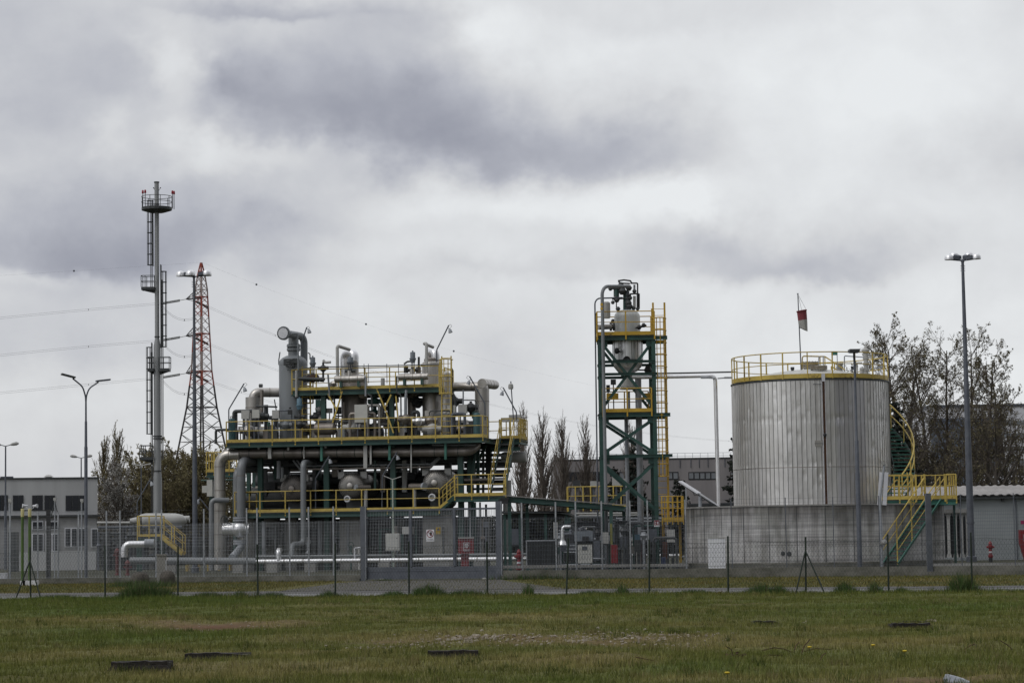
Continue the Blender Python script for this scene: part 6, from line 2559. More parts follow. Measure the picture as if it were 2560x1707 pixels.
# clutter on the upper deck: pumps, pipes, instruments (parts of the platform)
rs = random.Random(5)
for k in range(64):
    u = rs.uniform(585, 1195)
    if 695 < u < 772 and rs.random() < .6:
        continue
    d = rs.uniform(.6, 3.0)
    z0 = ZU + .02
    b = MB()
    kind = rs.random()
    q = FX(u, d, z0)
    mm = rs.choice([PIPEG, STEEL, SILD, LGREY, GALVD, SIL, STEEL, GRN])
    if kind < .33:
        h_ = rs.uniform(.5, 1.9)
        L_ = rs.uniform(.3, 1.4) * rs.choice([-1, 1])
        b.pipe([q, q + Zv * h_, q + Zv * h_ + pe * L_, q + pe * L_], rs.uniform(.03, .10), 8, bend=.12)
        nm = 'pipe'
    elif kind < .55:
        h_ = rs.uniform(.4, .9)
        r_ = rs.uniform(.14, .32)
        L_ = rs.uniform(.6, 1.3)
        b.lathe([(.001, 0), (r_ * .8, .04), (r_, .1), (r_, L_ - .1), (r_ * .8, L_ - .04), (.001, L_)], q + Zv * h_ - pe * L_ / 2, pe, n=16)
        b.box(q + Zv * (h_ - r_) * .5, (L_ * .5, .25, max(.1, h_ - r_)), ax=pax)
        nm = 'pump'
    elif kind < .75:
        h_ = rs.uniform(.7, 1.7)
        b.tube(q, q + Zv * h_, .035, n=6)
        b.box(q + Zv * h_, (rs.uniform(.14, .34), .15, rs.uniform(.2, .42)), ax=pax)
        nm = 'instrument'
    elif kind < .9:
        h_ = rs.uniform(.8, 1.6)
        b.tube(q, q + Zv * h_, .05, n=8)
        b.lathe([(.12, h_ * .5 - .1), (.16, h_ * .5), (.12, h_ * .5 + .1)], q, n=10)
        b.ring(q + Zv * h_, pn if rs.random() < .5 else Zv, .16, .02, 14, 5)
        nm = 'hand_valve'
    else:
        h_ = rs.uniform(.5, 1.2)
        b.box(q + Zv * h_ / 2, (rs.uniform(.25, .6), .4, h_), ax=pax)
        nm = 'equipment_box'
    b.build(nm, mm, plant)
# pipework around and between the columns, upper deck to top deck
for k, (pts, r_, mm, d) in enumerate([([(640, 1015), (693, 1017)], .05, STEEL, 1.2), ([(665, 1012), (666, 1078)], .12, STEEL, 1.4), ([(824, 975), (836, 990), (836, 1060)], .05, STEEL, 1.6), ([(826, 1000), (829, 960), (842, 958)], .16, SIL, 3.6),
                                      ([(919, 985), (929, 990), (930, 1028)], .05, STEEL, .8), ([(937, 985), (937, 1065)], .10, GRN, 1.8), ([(957, 945), (957, 1062)], .11, LGREY, 3.2), ([(957, 978), (957, 984)], .19, LGREY, 3.2),
                                      ([(976, 990), (976, 1050)], .17, STEEL, 2.4), ([(992, 940), (992, 982), (1002, 986), (1003, 1070)], .04, STEEL, .7), ([(1016, 975), (1014, 1000), (1014, 1080)], .08, GALV, 1.0),
                                      ([(808, 900), (813, 906), (827, 905)], .07, LGREY, 1.8), ([(808, 905), (808, 955)], .06, STEEL, 1.8), ([(747, 946), (810, 948)], .09, STEEL, .9), ([(820, 936), (822, 962), (824, 990)], .05, PIPEG, .8),
                                      ([(1128, 975), (1138, 995), (1138, 1040)], .07, STEEL, 1.6), ([(1135, 990), (1135, 1012)], .12, STEEL, 2.6), ([(1158, 975), (1158, 1012)], .04, GALV, 1.6), ([(1177, 1003), (1177, 1040)], .07, DARKM, 1.4),
                                      ([(1126, 920), (1131, 921), (1131, 1045)], .03, STEEL, .8), ([(1160, 1000), (1190, 1000), (1190, 1030)], .03, STEEL, 1.2), ([(700, 880), (697, 900), (697, 912)], .03, STEEL, 2.0), ([(770, 882), (775, 884), (775, 898)], .03, STEEL, 1.8),
                                      ([(860, 1005), (860, 1060)], .05, SILD, 1.6), ([(905, 940), (914, 942), (914, 990)], .05, GALV, .7), ([(1010, 910), (1018, 904), (1026, 903)], .05, STEEL, 1.2), ([(1015, 915), (1015, 932)], .12, DARKM, 1.2),
                                      ([(1047, 892), (1047, 920)], .06, STEEL, 1.6), ([(1046, 918), (1046, 935)], .14, SILD, 1.6), ([(1052, 912), (1064, 912)], .06, SIL, 1.2), ([(648, 964), (656, 964)], .10, STEEL, 2.4), ([(686, 998), (693, 1040)], .03, STEEL, 1.0),
                                      ([(655, 975), (655, 1060)], .09, SILD, 2.0), ([(1000, 1055), (1050, 1055)], .14, SILD, 2.6), ([(925, 1040), (965, 1052), (985, 1070)], .12, SILD, 2.6)]):
    b = MB()
    b.pipe([F(u, v, d) for (u, v) in pts], r_, 9, bend=.12)
    b.build('pipe', mm, plant)
for (u, v, d, s, mm) in [(937, 1003, 1.7, .26, GRN), (937, 1030, 1.7, .2, GRN), (1136, 1003, 2.5, .3, DARKM), (1177, 1018, 1.3, .28, DARKM), (799, 1022, 1.6, .16, LGREY), (798, 1035, 1.6, .22, DARKM), (790, 1042, 1.4, .24, DARKM),
                         (782, 945, 1.2, .24, RUST), (770, 948, 1.0, .16, STEEL), (762, 948, 1.0, .15, STEEL), (795, 948, 1.0, .15, STEEL), (803, 948, 1.0, .14, STEEL), (977, 1000, 2.3, .3, STEEL), (977, 1020, 2.3, .25, STEEL), (1041, 1000, 3.0, .24, STEEL),
                         (1045, 1010, 3.0, .22, STEEL), (808, 920, 1.8, .2, STEEL), (1015, 1047, .7, .3, SILD), (1046, 1052, .6, .26, BRT), (1075, 1050, .8, .3, SILD), (655, 1040, .9, .26, STEEL), (880, 1068, .9, .34, LGREY), (1065, 1070, .9, .3, LGREY),
                         (1081, 1072, .7, .36, LGREY), (623, 1075, 1.0, .34, SIL), (715, 1062, 1.0, .26, GREY), (750, 1060, .9, .22, STEEL)]:
    b = MB()
    c = F(u, v, d)
    b.lathe([(s * .35, -s), (s * .8, -s * .6), (s, 0), (s * .75, s * .5), (s * .3, s * .8)], c, Zv, n=12)
    b.tube(c - pe * s * 1.4, c + pe * s * 1.4, s * .5, n=10)
    b.build('valve', mm, plant)
# drain gas meter sticks on the top rail line
b = MB()
b.pipe([F(718, 924, .9), F(790, 918, .9), F(1100, 911, .9)], .03, 6, bend=0)
for u in (910, 996, 921, 967):
    q = F(u, 915, .9)
    b.tube(q - Zv * .9, q + Zv * .12, .018, n=5)
b.build('conduit', STEEL, plant)


# ---- bent-arm floodlight poles
def bent_lamp(label, base, knee, tip, mtl=GALVD, lamp=True, side=1, fit=None):
    t = thing('work_light', label, 'lamp', base, 'bent-arm work lights of the plant')
    b = MB()
    b.pipe([base, knee, tip], .035, 7, bend=.25)
    b.build('pole', mtl, t)
    d = (tip - knee).normalized()
    c = knee.lerp(tip, .86) + pe * (.16 * side) - Zv * .12
    b = MB()
    b.lathe([(.035, .11), (.075, .07), (.095, -.02), (.115, -.10), (.09, -.11)], c, (Zv - pe * .25 * side), n=12)
    b.tube(c + Zv * .12, knee.lerp(tip, .88), .02, n=5)
    b.build('lamp_head', GALV, t)
    b = MB()
    b.sweep([tip, tip + pe * .10 * side + Zv * .04, tip + pe * .17 * side - Zv * .06, c + Zv * .16], .010, 4)
    b.build('cable', DARKM, t)


for (bu, bv, ku, kv, tu, tv, d, sd_, lab) in [(572, 1078, 572, 1023, 610, 959, .2, 1, 'bent work light at the left corner of the upper deck'),
                                              (752, 870, 756, 850, 767, 818, 1.6, 1, 'short leaning work light on top of the separator column'),
                                              (1091, 905, 1092, 874, 1122, 813, 1.6, 1, 'tall bent work light above the right clad column'),
                                              (1213, 1050, 1212, 1008, 1174, 941, .9, -1, 'bent work light leaning left at the right end of the upper deck'),
                                              (1291, 1050, 1291, 1030, 1258, 969, 2.9, -1, 'bent work light leaning left at the top of the stair tower'),
                                              (789, 1274, 789, 1196, 823, 1140, .1, 1, 'bent work light rising from the lower deck left of the middle drum'),
                                              (955, 1270, 956, 1190, 992, 1130, .1, 1, 'bent work light rising from the lower deck right of the middle drum')]:
    bent_lamp(lab, F(bu, bv, d), F(ku, kv, d), F(tu, tv, d), side=sd_)
q = F(1284, 1052, 3.0)
t = thing('camera_pole', 'straight pole with a small camera housing on the stair tower platform', 'camera pole', q)
b = MB()
b.tube(q, F(1277, 953, 3.0), .03, n=7)
b.build('pole', GALVD, t)
b = MB()
c = F(1277, 967, 2.95)
b.lathe([(.12, -.12), (.14, 0), (.12, .14), (.05, .18)], c, n=12)
b.build('camera_housing', LGREY, t)
q = F(984, 1420, -4)
t = thing('lamp_post', 'pale green-white post with two thin arms behind the gate', 'lamp post', (q.x, q.y, 0))
b = MB()
zt = F(983, 1197, -4).z
b.tube((q.x, q.y, 0), (q.x, q.y, F(983, 1285, -4).z), .055, n=10)
b.tube((q.x, q.y, F(983, 1285, -4).z), (q.x, q.y, zt), .042, n=10)
b.build('pole', mat('pale_green_paint', (0.42, 0.47, 0.42), (0.33, 0.38, 0.33), .5), t)
for sg, (u, v) in ((-1, (959, 1189)), (1, (1003, 1191))):
    b = MB()
    b.tube((q.x, q.y, zt - .02), F(u, v, -4), .022, n=6)
    b.build('arm', LGREY, t)
b = MB()
p_ = F(982, 1354, -4.1)
b.box(p_, (33 * PXM, .2, 41 * PXM), ax=pax)
t2 = thing('control_cabinet', 'white square cabinet on the pale post behind the left half of the gate', 'cabinet', p_ - Zv * .45)
b.build('body', OFFW, t2, smooth=False)
b = MB()
b.box(p_ - pn * .11, (28 * PXM, .02, 36 * PXM), ax=pax)
dr = b.build('door', OFFW, t2, smooth=False)
b = MB()
b.box(p_ - pn * .13 + pe * .24 + Zv * .18, (.03, .02, .05), ax=pax)
b.build('handle', DARKM, dr, smooth=False)

# small platform at the left behind the big bend
lp0, lp1 = F(516, 1180, 7), F(592, 1178, 7)
lp1.z = lp0.z
t = thing('side_platform', 'small yellow-railed platform with white boxes behind the big bent pipe', 'platform', (lp0.x, lp0.y, 0))
b = MB()
b.poly([lp0, lp1, lp1 + pn * 2, lp0 + pn * 2], Vector((0, 0, -.05)))
b.build('deck', DARKM, t, smooth=False)
b = MB()
b.ibeam(lp0 - Zv * .18, lp1 - Zv * .18, .14, .25, .02)
b.tube(lp0 - Zv * .45 - pe * .3, lp1 - Zv * .45, .05, n=6)
b.build('edge_beam', GRN, t, smooth=False)
railing(t, [lp0 + pn * 2, lp0, lp1], step=.45)
for u in (530, 588):
    b = MB()
    q = FX(u, 7.5, 0)
    b.ibeam((q.x, q.y, 0), (q.x, q.y, lp0.z - .1), .2, .2, .02, upd=pn)
    b.build('column', GRN, t, smooth=False)
for (u0, v0, u1, v1) in [(519, 1198, 534, 1242), (507, 1213, 522, 1232)]:
    b = MB()
    b.box(F((u0 + u1) / 2, (v0 + v1) / 2, 7), ((u1 - u0) * PXM, .4, (v1 - v0) * PXM), ax=pax)
    b.build('box', OFFW, t, smooth=False)

# ---- pig-trap yard at the far left
YL = 135.0
SL = YL / FPX


def lpipe(label, pts, rpx, mtl, Y=YL, bend=None, cat='pipe', name='process_pipe', group=None):
    P3 = [P(u, v, Y + dy) for (u, v, dy) in pts]
    b = MB()
    b.pipe(P3, rpx * Y / FPX, 14, bend=bend or rpx * Y / FPX * 2.2)
    return tag(b.build(name, mtl, None), label, cat, group)


c0, c1 = P(325, 1301, 142), P(474, 1297, 142)
t = thing('launcher_vessel', 'long white launcher vessel lying behind the yellow left stair', 'vessel', c0.lerp(c1, .5) * 1.0)
r = 8.5 * 142 / FPX
b = MB()
b.tube(c0 + Vector((.3, 0, 0)), c1, r, n=18)
b.lathe([(r * .6, -.35), (r, 0)], c0 + Vector((.35, 0, 0)), Vector((1, 0, 0)), n=18)
b.build('barrel', LGREY, t)
b = MB()
p0, p1 = P(357, 1300, 141.6), P(455, 1300, 141.6)
ax = (p1 - p0).normalized()
L = (p1 - p0).length
r = 17.5 * 142 / FPX
b.lathe([(r * .5, -.3), (r * .85, -.12), (r, .2), (r, L - .4), (r * .8, L), (r * .4, L + .25)], p0, ax, n=22)
b.build('wide_barrel', LGREY, t)
b = MB()
for f in (.2, .75):
    q = p0.lerp(p1, f)
    b.box((q.x, q.y, (q.z - r) / 2), (.3, .5, q.z - r + .1))
b.build('saddle', CONC, t, smooth=False)
lpipe('silver elbow pipe dropping left of the yellow stair at the left yard', [(384, 1359, 0), (312, 1360, 0), (310, 1392, 0)], 8.5, BRT, Y=128, bend=.3)
lpipe('wider silver pipe sleeve left of the yellow stair', [(362, 1357, 0), (386, 1357, 0)], 10.5, GALV, Y=127.8)
lpipe('white header pipe along the top of the left pipe rack', [(243, 1306, 0), (250, 1306, 0), (345, 1306, 0)], 3.2, LGREY, Y=146)
t = thing('pipe_rack', 'low grey pipe manifold with many valves between office block and stair', 'pipe rack', (P(290, 1400, 140).x, 140, 0))
rs = random.Random(3)
for k in range(46):
    u = 247 + k * 4.4 + rs.uniform(-1, 1)
    b = MB()
    vt = rs.uniform(1308, 1345)
    q = P(u, vt, 140 + rs.uniform(-2, 3))
    r_ = rs.choice([.03, .05, .08])
    b.tube((q.x, q.y, 0), q, r_, n=7)
    if rs.random() < .6:
        b.lathe([(.08, -.15), (.16, 0), (.08, .15)], q - Zv * rs.uniform(.3, 1.2), n=9)
    b.build('riser', rs.choice([GALVD, STEEL, DARKM, STEEL]), t)
for v in (1318, 1334, 1350, 1372, 1388):
    b = MB()
    b.tube(P(245, v, 140), P(455, v - 1, 141), rs.choice([.05, .09, .07]), n=8)
    b.build('header', rs.choice([GALVD, STEEL, DARKM]), t)
DRED = mat('dull_faded_red', (0.15, 0.035, 0.035), (0.09, 0.02, 0.02), .6)
for (u0, v0, u1, v1) in [(252, 1345, 275, 1415), (282, 1350, 300, 1412), (388, 1352, 432, 1410), (445, 1345, 470, 1412), (480, 1340, 508, 1412), (326, 1372, 352, 1412)]:
    b = MB()
    facebox(b, u0, v0, u1, v1, 143, .5)
    b.build('pump_housing', rs.choice([STEEL, SLAT, DARKM]), t, smooth=False)
# red monitor / hydrants in the left yard
for (u0, v0, v1, Y, lab) in [(293, 1372, 1428, 118, 'faded red pillar hydrant seen through the left mesh fence'), (319, 1402, 1424, 117, 'short dark red hydrant just right of the faded red one')]:
    q = P(u0, v1, Y)
    zt = P(u0, v0, Y).z
    t = thing('hydrant', lab, 'hydrant', (q.x, Y, 0), 'red hydrants')
    b = MB()
    b.lathe([(.12, 0), (.12, .06), (.08, .1), (.08, zt - .22), (.13, zt - .2), (.14, zt - .08), (.08, zt), (.03, zt + .05)], (q.x, Y, 0), n=14)
    b.build('body', DRED, t)
    b = MB()
    b.tube((q.x - .2, Y, zt - .3), (q.x + .2, Y, zt - .3), .05, n=8)
    b.build('outlet', DRED, t)

# yellow stair platform at the left yard
YS = 130.0
q0, q1 = P(344, 1341, YS), P(402, 1340, YS)
q1.z = q0.z
t = thing('stair_platform', 'yellow-railed access stair over the pipes at the left yard', 'stairs', (q0.x, YS, 0))
b = MB()
b.poly([q0, q1, q1 + Vector((0, 1.2, 0)), q0 + Vector((0, 1.2, 0))], Vector((0, 0, -.06)))
b.build('deck', DARKM, t, smooth=False)
b = MB()
b.ibeam(q0 - Zv * .14, q1 - Zv * .14, .1, .16, .015)
for q in (q0, q1):
    for dy in (.1, 1.1):
        b.box((q.x, YS + dy, q.z / 2 - .1), (.12, .12, q.z - .2))
b.build('frame', GRN, t, smooth=False)
railing(t, [q0 + Vector((0, 1.2, 0)), q0, q1], step=.55, toe=.13)
railing(t, [q0 + Vector((0, 1.2, 0)), q1 + Vector((0, 1.2, 0))], step=.9, toe=.13)
e_ = P(456, 1384, YS)
stair(Vector((e_.x, YS + .02, e_.z)), Vector((q1.x, YS + .02, q1.z)), Vector((0, 1, 0)), 1.1, 6, rail=t, smat=YEL)
b = MB()
b.beam(Vector((e_.x, YS - .03, e_.z + .05)), Vector((q1.x, YS - .03, q1.z - .02)), .02, .16, upd=Vector((0, 1, 0)).cross(q1 - e_).normalized())
b.build('toe_board', YEL, t, smooth=False)
w0, w1 = P(452, 1384, YS), P(640, 1382, YS)
w1.z = w0.z = .5
b = MB()
b.beam(w0, w1, .06, .18)
b.beam(w0 + Vector((0, 1.1, 0)), w1 + Vector((0, 1.1, 0)), .06, .18)
for k in range(7):
    q = w0.lerp(w1, (k + .5) / 7)
    b.box((q.x, q.y + .55, .21), (.08, 1.0, .42))
b.build('walkway_edge', YEL, t, smooth=False)
# bent lamps and thin poles of the left yard
for (bu, bv, ku, kv, tu, tv, Y, sd_, lab) in [(343, 1300, 343, 1254, 377, 1196, 133, 1, 'bent work light in front of the flare stack base'), (560, 1330, 528, 1280, 498, 1243, 128, -1, 'bent work light leaning left beside the wide clad riser')]:
    bent_lamp(lab, P(bu, bv, Y), P(ku, kv, Y), P(tu, tv, Y), side=sd_)
b = MB()
q = P(353, 1310, 150)
b.tube((q.x, 150, 0), P(353, 1170, 150), .035, n=6)
tag(b.build('pole', GALVD, None), 'thin grey pole left of the flare stack', 'pole')
# cameras / floodlights on posts by the left fence
for (u, vt, Y, lab, kind) in [(25, 1250, 98, 'white camera on a grey post by the left fence', 'cam'), (137, 1247, 112, 'floodlight pair on a splayed bracket post by the office', 'fl'), (204, 1250, 112, 'small camera on a bent bracket beside the twin-armed lamp', 'cam')]:
    q = P(u, vt, Y)
    t = thing('camera_pole', lab, 'camera pole', (q.x, Y, 0))
    b = MB()
    b.tube((q.x, Y, 0), (q.x, Y, q.z), .035 if kind == 'cam' else .03, n=8)
    b.build('pole', GALV, t)
    b = MB()
    b.box((q.x + .03, Y - .1, q.z + .0), (.12, .24, .12))
    b.lathe([(.05, 0), (.055, -.06), (.025, -.1)], (q.x + .05, Y - .16, q.z - .05), n=10)
    b.build('camera', LGREY, t, smooth=False)
    if kind == 'fl':
        b = MB()
        for sg in (-1, 1):
            b.tube((q.x, Y, q.z - .15), (q.x + sg * .16, Y, q.z - .75), .025, n=6)
        b.build('brace', STEEL, t)
q = P(121, 1440, 100)
t = thing('speaker_post', 'black square post with two horn lights on its top', 'post', (q.x, 100, 0))
b = MB()
zt = P(121, 1273, 100).z
b.box((q.x, 100, zt / 2), (.16, .16, zt))
b.build('post', DARKM, t, smooth=False)
for u in (62, 88):
    p_ = P(u, 1264, 100)
    b = MB()
    b.lathe([(.035, -.12), (.05, .0), (.09, .10)], p_, Vector(((-1 if u < 80 else 1), -.4, 0)), n=12)
    b.tube(p_, (p_.x + (.1 if u < 80 else -.1), 100, p_.z - .1), .02, n=6)
    b.build('horn', WHITE, t)
b = MB()
p0, p1 = P(60, 1271, 100), P(121, 1272, 100)
b.beam((p0.x, 100, p0.z - .08), (p1.x, 100, p0.z - .08), .04, .04)
b.build('arm', DARKM, t, smooth=False)
for (u0, v0, u1, v1, Y, mm, lab) in [(-10, 1432, 14, 1452, 97.5, WHITE, 'low white concrete block at the far left behind the mesh fence'), (20, 1330, 42, 1428, 118, STEEL, 'tall narrow dark cabinet behind the left fence')]:
    b = MB()
    facebox(b, u0, v0, u1, v1, Y, .5)
    tag(b.build('cabinet', mm, None, smooth=False), lab, 'cabinet')

# red hose cabinet behind the gate
YR = 96.0
q = P(1166, 1425, YR)
s = YR / FPX
t = thing('hose_cabinet', 'red fire hose cabinet on a red post behind the gate', 'fire cabinet', (q.x, YR, 0))
b = MB()
b.box((P(1162, 1400, YR).x, YR + .12, P(1162, 1383.5, YR).z * .5), (20 * s, .2, P(1162, 1383.5, YR).z))
b.build('stand', RED, t, smooth=False)
b = MB()
zt, zb = P(1164, 1345, YR).z, P(1164, 1383, YR).z
x0, x1 = P(1145, 1360, YR).x, P(1184, 1360, YR).x
b.box(((x0 + x1) / 2, YR, (zt + zb) / 2), (x1 - x0, .3, zt - zb))
b.build('cabinet', RED, t, smooth=False)
b = MB()
b.box(((x0 + x1) / 2 + .02, YR - .04, zt + .02), (x1 - x0 + .02, .4, .04))
b.build('lid', LGREY, t, smooth=False)
b = MB()
c = P(1166, 1366, YR - .17)
b.box(c, (15.5 * s, .012, 20 * s))
pl_ = b.build('pictogram_plate', RED, t, smooth=False)
b = MB()
for (dx, dz, w_, h_) in [(0, 10, 15, 1.0), (0, -10, 15, 1.0), (-7.4, 0, 1.0, 19), (7.4, 0, 1.0, 19)]:
    b.box(c + Vector((dx * s, -.012, dz * s)), (w_ * s, .01, h_ * s))
b.build('border', WHITE, pl_, smooth=False)
b = MB()
b.ring(c + Vector((0, -.014, 2.2 * s)), (0, 1, 0), 4.6 * s, .9 * s, 20, 5)
b.ring(c + Vector((0, -.014, 2.2 * s)), (0, 1, 0), 2.0 * s, .8 * s, 16, 5)
b.beam(c + Vector((0, -.014, 7.2 * s)), c + Vector((5.4 * s, -.014, 7.2 * s)), .01, .9 * s)
b.build('hose_symbol', WHITE, pl_)
text_mesh('IDRANTE', .062, c + Vector((0, -.014, -8.2 * s)), Vector((1, 0, 0)), Zv, 'lettering', WHITE, pl_)
# ------------------------------------------------------------------ steel tower with the hopper vessel
YT = 108.0
ST = YT / FPX


def G(u, v, d=0.0):
    return P(u, v, YT + d)


def tz(v, u=1570):
    return P(u, v, YT).z


TX0, TX1 = G(1503, 1000).x, G(1636, 1000).x          # column lines
TD = 2.4
tw = thing('steel_tower', 'tall green steel tower with yellow decks, cross bracing and a caged ladder', 'tower', ((TX0 + TX1) / 2, YT + TD / 2, 0))
ZD1, ZD2, ZD3 = tz(838), tz(1030), tz(1140)
zbase = 0
for (x, d, zt, w_) in [(TX0, 0, ZD1, .17), (TX1, 0, ZD1, .18), (TX0 + .05, TD, ZD1, .17), (TX1, TD, ZD1, .18)]:
    b = MB()
    b.ibeam((x, YT + d, 0), (x, YT + d, zt - .05), w_, w_, .025, upd=Vector((0, 1, 0)))
    b.build('column', GRN, tw, smooth=False)
for (z, ext, h_) in [(ZD1 - .14, .55, .17), (ZD2 - .14, .62, .17), (ZD3, .68, .14), (tz(904), 0, .12), (tz(935), .05, .12)]:
    for d in (0, TD):
        b = MB()
        b.ibeam((TX0 - .07, YT + d - .09, z), (TX1 + ext + .08, YT + d - .09, z), .10, h_, .02)
        b.build('cross_beam', GRN, tw, smooth=False)
    for x in (TX0, TX1):
        b = MB()
        b.ibeam((x, YT + .05, z), (x, YT + TD - .15, z), .10, h_, .02)
        b.build('cross_beam', GRN, tw, smooth=False)
# cross bracing, front and rear faces
for (za, zb) in [(tz(852), tz(1022)), (tz(1046), tz(1134)), (tz(1156), tz(1276))]:
    for d in (.02, TD + .02):
        for (xa, xb, o) in ((TX0, TX1, 0), (TX1, TX0, .06)):
            b = MB()
            b.beam((xa, YT + d + o, za), (xb, YT + d + o, zb), .09, .13, upd=Vector((0, 1, 0)).cross(Vector((xb - xa, 0, zb - za))).normalized())
            b.build('brace', GRN, tw, smooth=False)
    for x in (TX0, TX1):
        b = MB()
        b.beam((x + .03, YT, za), (x + .03, YT + TD, zb), .05, .09, upd=Vector((1, 0, 0)))
        b.build('brace', GRN, tw, smooth=False)
for (x, z, sx_) in [(TX0, ZD1 - .36, 1), (TX1, ZD1 - .36, -1), (TX0, ZD2 - .34, 1), (TX1, ZD2 - .34, -1), (TX0, ZD3 + .2, 1), (TX1, ZD3 + .2, -1), (TX0, ZD3 - .2, 1), (TX1, ZD3 - .2, -1)]:
    b = MB()
    b.box((x + sx_ * .2, YT - .02, z), (.26, .015, .3))
    b.build('gusset', GRN, tw, smooth=False)
for (z, x1) in [(ZD1, TX1 + .05), (ZD2, TX1)]:
    b = MB()
    b.poly([(TX0 - .1, YT - .12, z), (x1, YT - .12, z), (x1, YT + TD + .1, z), (TX0 - .1, YT + TD + .1, z)], Vector((0, 0, -.04)))
    b.build('deck', DARKM, tw, smooth=False)
xl_, xr_ = G(1493, 838).x, G(1636, 838).x
railing(tw, [Vector((xr_, YT - .14, ZD1)), Vector((xl_, YT - .14, ZD1)), Vector((xl_, YT + TD + .1, ZD1)), Vector((xr_, YT + TD + .1, ZD1))], h=1.07, r=.025, material=YELT, step=1.28)
xl2, xr2 = G(1507, 1029).x, G(1629, 1029).x
railing(tw, [Vector((xr2, YT - .14, ZD2)), Vector((xl2, YT - .14, ZD2)), Vector((xl2, YT + TD, ZD2)), Vector((xr2, YT + TD, ZD2))], h=1.07, r=.025, material=YELT, step=1.1)
# upper rest deck behind (yellow toe boards seen through)
for (u0, u1, v) in [(1516, 1546, 987), (1606, 1630, 987)]:
    b = MB()
    b.beam(G(u0, v, 1.6), G(u1, v, 1.6), .02, .16)
    b.beam(G(u0, v + 8, 1.62), G(u1, v + 8, 1.62), .06, .14)
    b.build('toe_board', YELT, tw, smooth=False)
# caged ladder on the right
lx0, lx1 = G(1639, 1000).x, G(1668, 1000).x
xc = (lx0 + lx1) / 2
b = MB()
zbot, ztop = tz(1296, 1655), tz(753, 1655)
w_ = lx1 - lx0
for x in (lx0, lx1):
    b.box((x, YT + .6, (zbot + ztop) / 2), (.085, .05, ztop - zbot))
z = zbot + .2
while z < ztop:
    b.tube((lx0, YT + .6, z), (lx1, YT + .6, z), .013, n=4)
    z += .30
z = zbot + 1.9
zs = []
while z < ztop - .4:
    zs.append(z)
    z += .55
for z in zs:
    pts = [Vector((xc - math.cos(math.pi * j / 8) * (w_ / 2 + .05), YT + .6 - math.sin(math.pi * j / 8) * .72, z)) for j in range(9)]
    b.sweep(pts, .028, 4)
for j in range(1, 6):
    t_ = math.pi * j / 6
    x, y = xc - math.cos(t_) * (w_ / 2 + .05), YT + .6 - math.sin(t_) * .72
    b.tube((x, y, zs[0]), (x, y, zs[-1]), .02, n=4)
b.build('ladder', YELT, tw)
for z in (ZD1 + .05, ZD2 + .05, ZD3):
    b = MB()
    b.beam((lx0 - .05, YT + .62, z + .2), (lx0 - .05, YT + .62, z + 1.2), .08, .12, upd=Vector((0, 1, 0)))
    b.build('gate_post', YELT, tw, smooth=False)
# yellow basket at the ladder foot
bx0, bx1 = G(1653, 1270).x, G(1706, 1270).x
zb0 = tz(1301, 1680)
b = MB()
b.poly([(bx0, YT - .5, zb0), (bx1, YT - .5, zb0), (bx1, YT + .6, zb0), (bx0, YT + .6, zb0)], Vector((0, 0, -.05)))
b.beam((bx0, YT - .5, zb0 + .07), (bx1, YT - .5, zb0 + .07), .02, .15)
b.beam((bx1, YT - .5, zb0 + .07), (bx1, YT + .6, zb0 + .07), .02, .15)
for hh in (.55, .82, 1.08):
    b.pipe([(bx0, YT + .6, zb0 + hh), (bx0, YT - .5, zb0 + hh), (bx1, YT - .5, zb0 + hh), (bx1, YT + .6, zb0 + hh)], .024, 6, bend=.08)
for k in range(5):
    x = bx0 + (bx1 - bx0) * k / 4
    b.box((x, YT - .5, zb0 + .45), (.045, .045, 1.25))
for k in range(1, 5):
    b.box((bx1, YT - .5 + 1.1 * k / 4, zb0 + .5), (.045, .045, 1.15))
    b.box((bx0 + (bx1 - bx0) * k / 5, YT + .6, zb0 + .5), (.045, .045, 1.1))
b.build('basket', YELT, tw, smooth=False)
b = MB()
for x in (bx0 + .1, bx1 - .1):
    b.box((x, YT + .4, zb0 / 2 - .02), (.1, .1, zb0 - .06))
b.build('basket_leg', YELT, tw, smooth=False)
for x in (TX0, TX1):
    for d in (0, TD):
        b = MB()
        b.box((x, YT + d, .06), (.5, .5, .16))
        b.build('foundation', CONC, tw, smooth=False)

# vessel in the tower
vx = G(1571, 800).x
vy = YT + TD / 2
hv = thing('hopper_vessel', 'upright silver vessel with conical outlet hung in the steel tower', 'vessel', (vx, vy, tz(972)))
r1 = 32.5 * (YT + TD / 2) / FPX
r2 = 37.5 * (YT + TD / 2) / FPX
def hz_(v):
    return P(1571, v, vy).z
b = MB()
prof = [(r1, hz_(852)), (r1, hz_(793))]
for k in range(1, 7):
    a = math.pi / 2 * k / 6
    prof.append((max(r1 * (math.cos(a) ** .7), .001), hz_(793) + (hz_(774) - hz_(793)) * math.sin(a)))
b.lathe(prof, (vx, vy, 0), n=28)
b.build('upper_shell', mat('stained_paint', (0.64, 0.66, 0.655), (0.32, 0.335, 0.33), .5, .2, scale=1.6, streak=True), hv)
b = MB()
prof = [(.17, hz_(940)), (.3, hz_(931)), (r2 * .62, hz_(928)), (r2 * .88, hz_(918)), (r2 * .985, hz_(907)), (r2, hz_(902)), (r2, hz_(852)), (r1, hz_(848))]
b.lathe(prof, (vx, vy, 0), n=28)
b.build('lower_shell', BRT, hv)
b = MB()
for k in range(14):
    a = 2 * math.pi * k / 14
    b.tube((vx + r2 * 1.003 * math.cos(a), vy + r2 * 1.003 * math.sin(a), hz_(900)), (vx + r2 * 1.003 * math.cos(a), vy + r2 * 1.003 * math.sin(a), hz_(853)), .012, n=4)
b.lathe([(r2 * 1.01, hz_(906)), (r2 * 1.02, hz_(903)), (r2 * 1.01, hz_(900))], (vx, vy, 0), n=28)
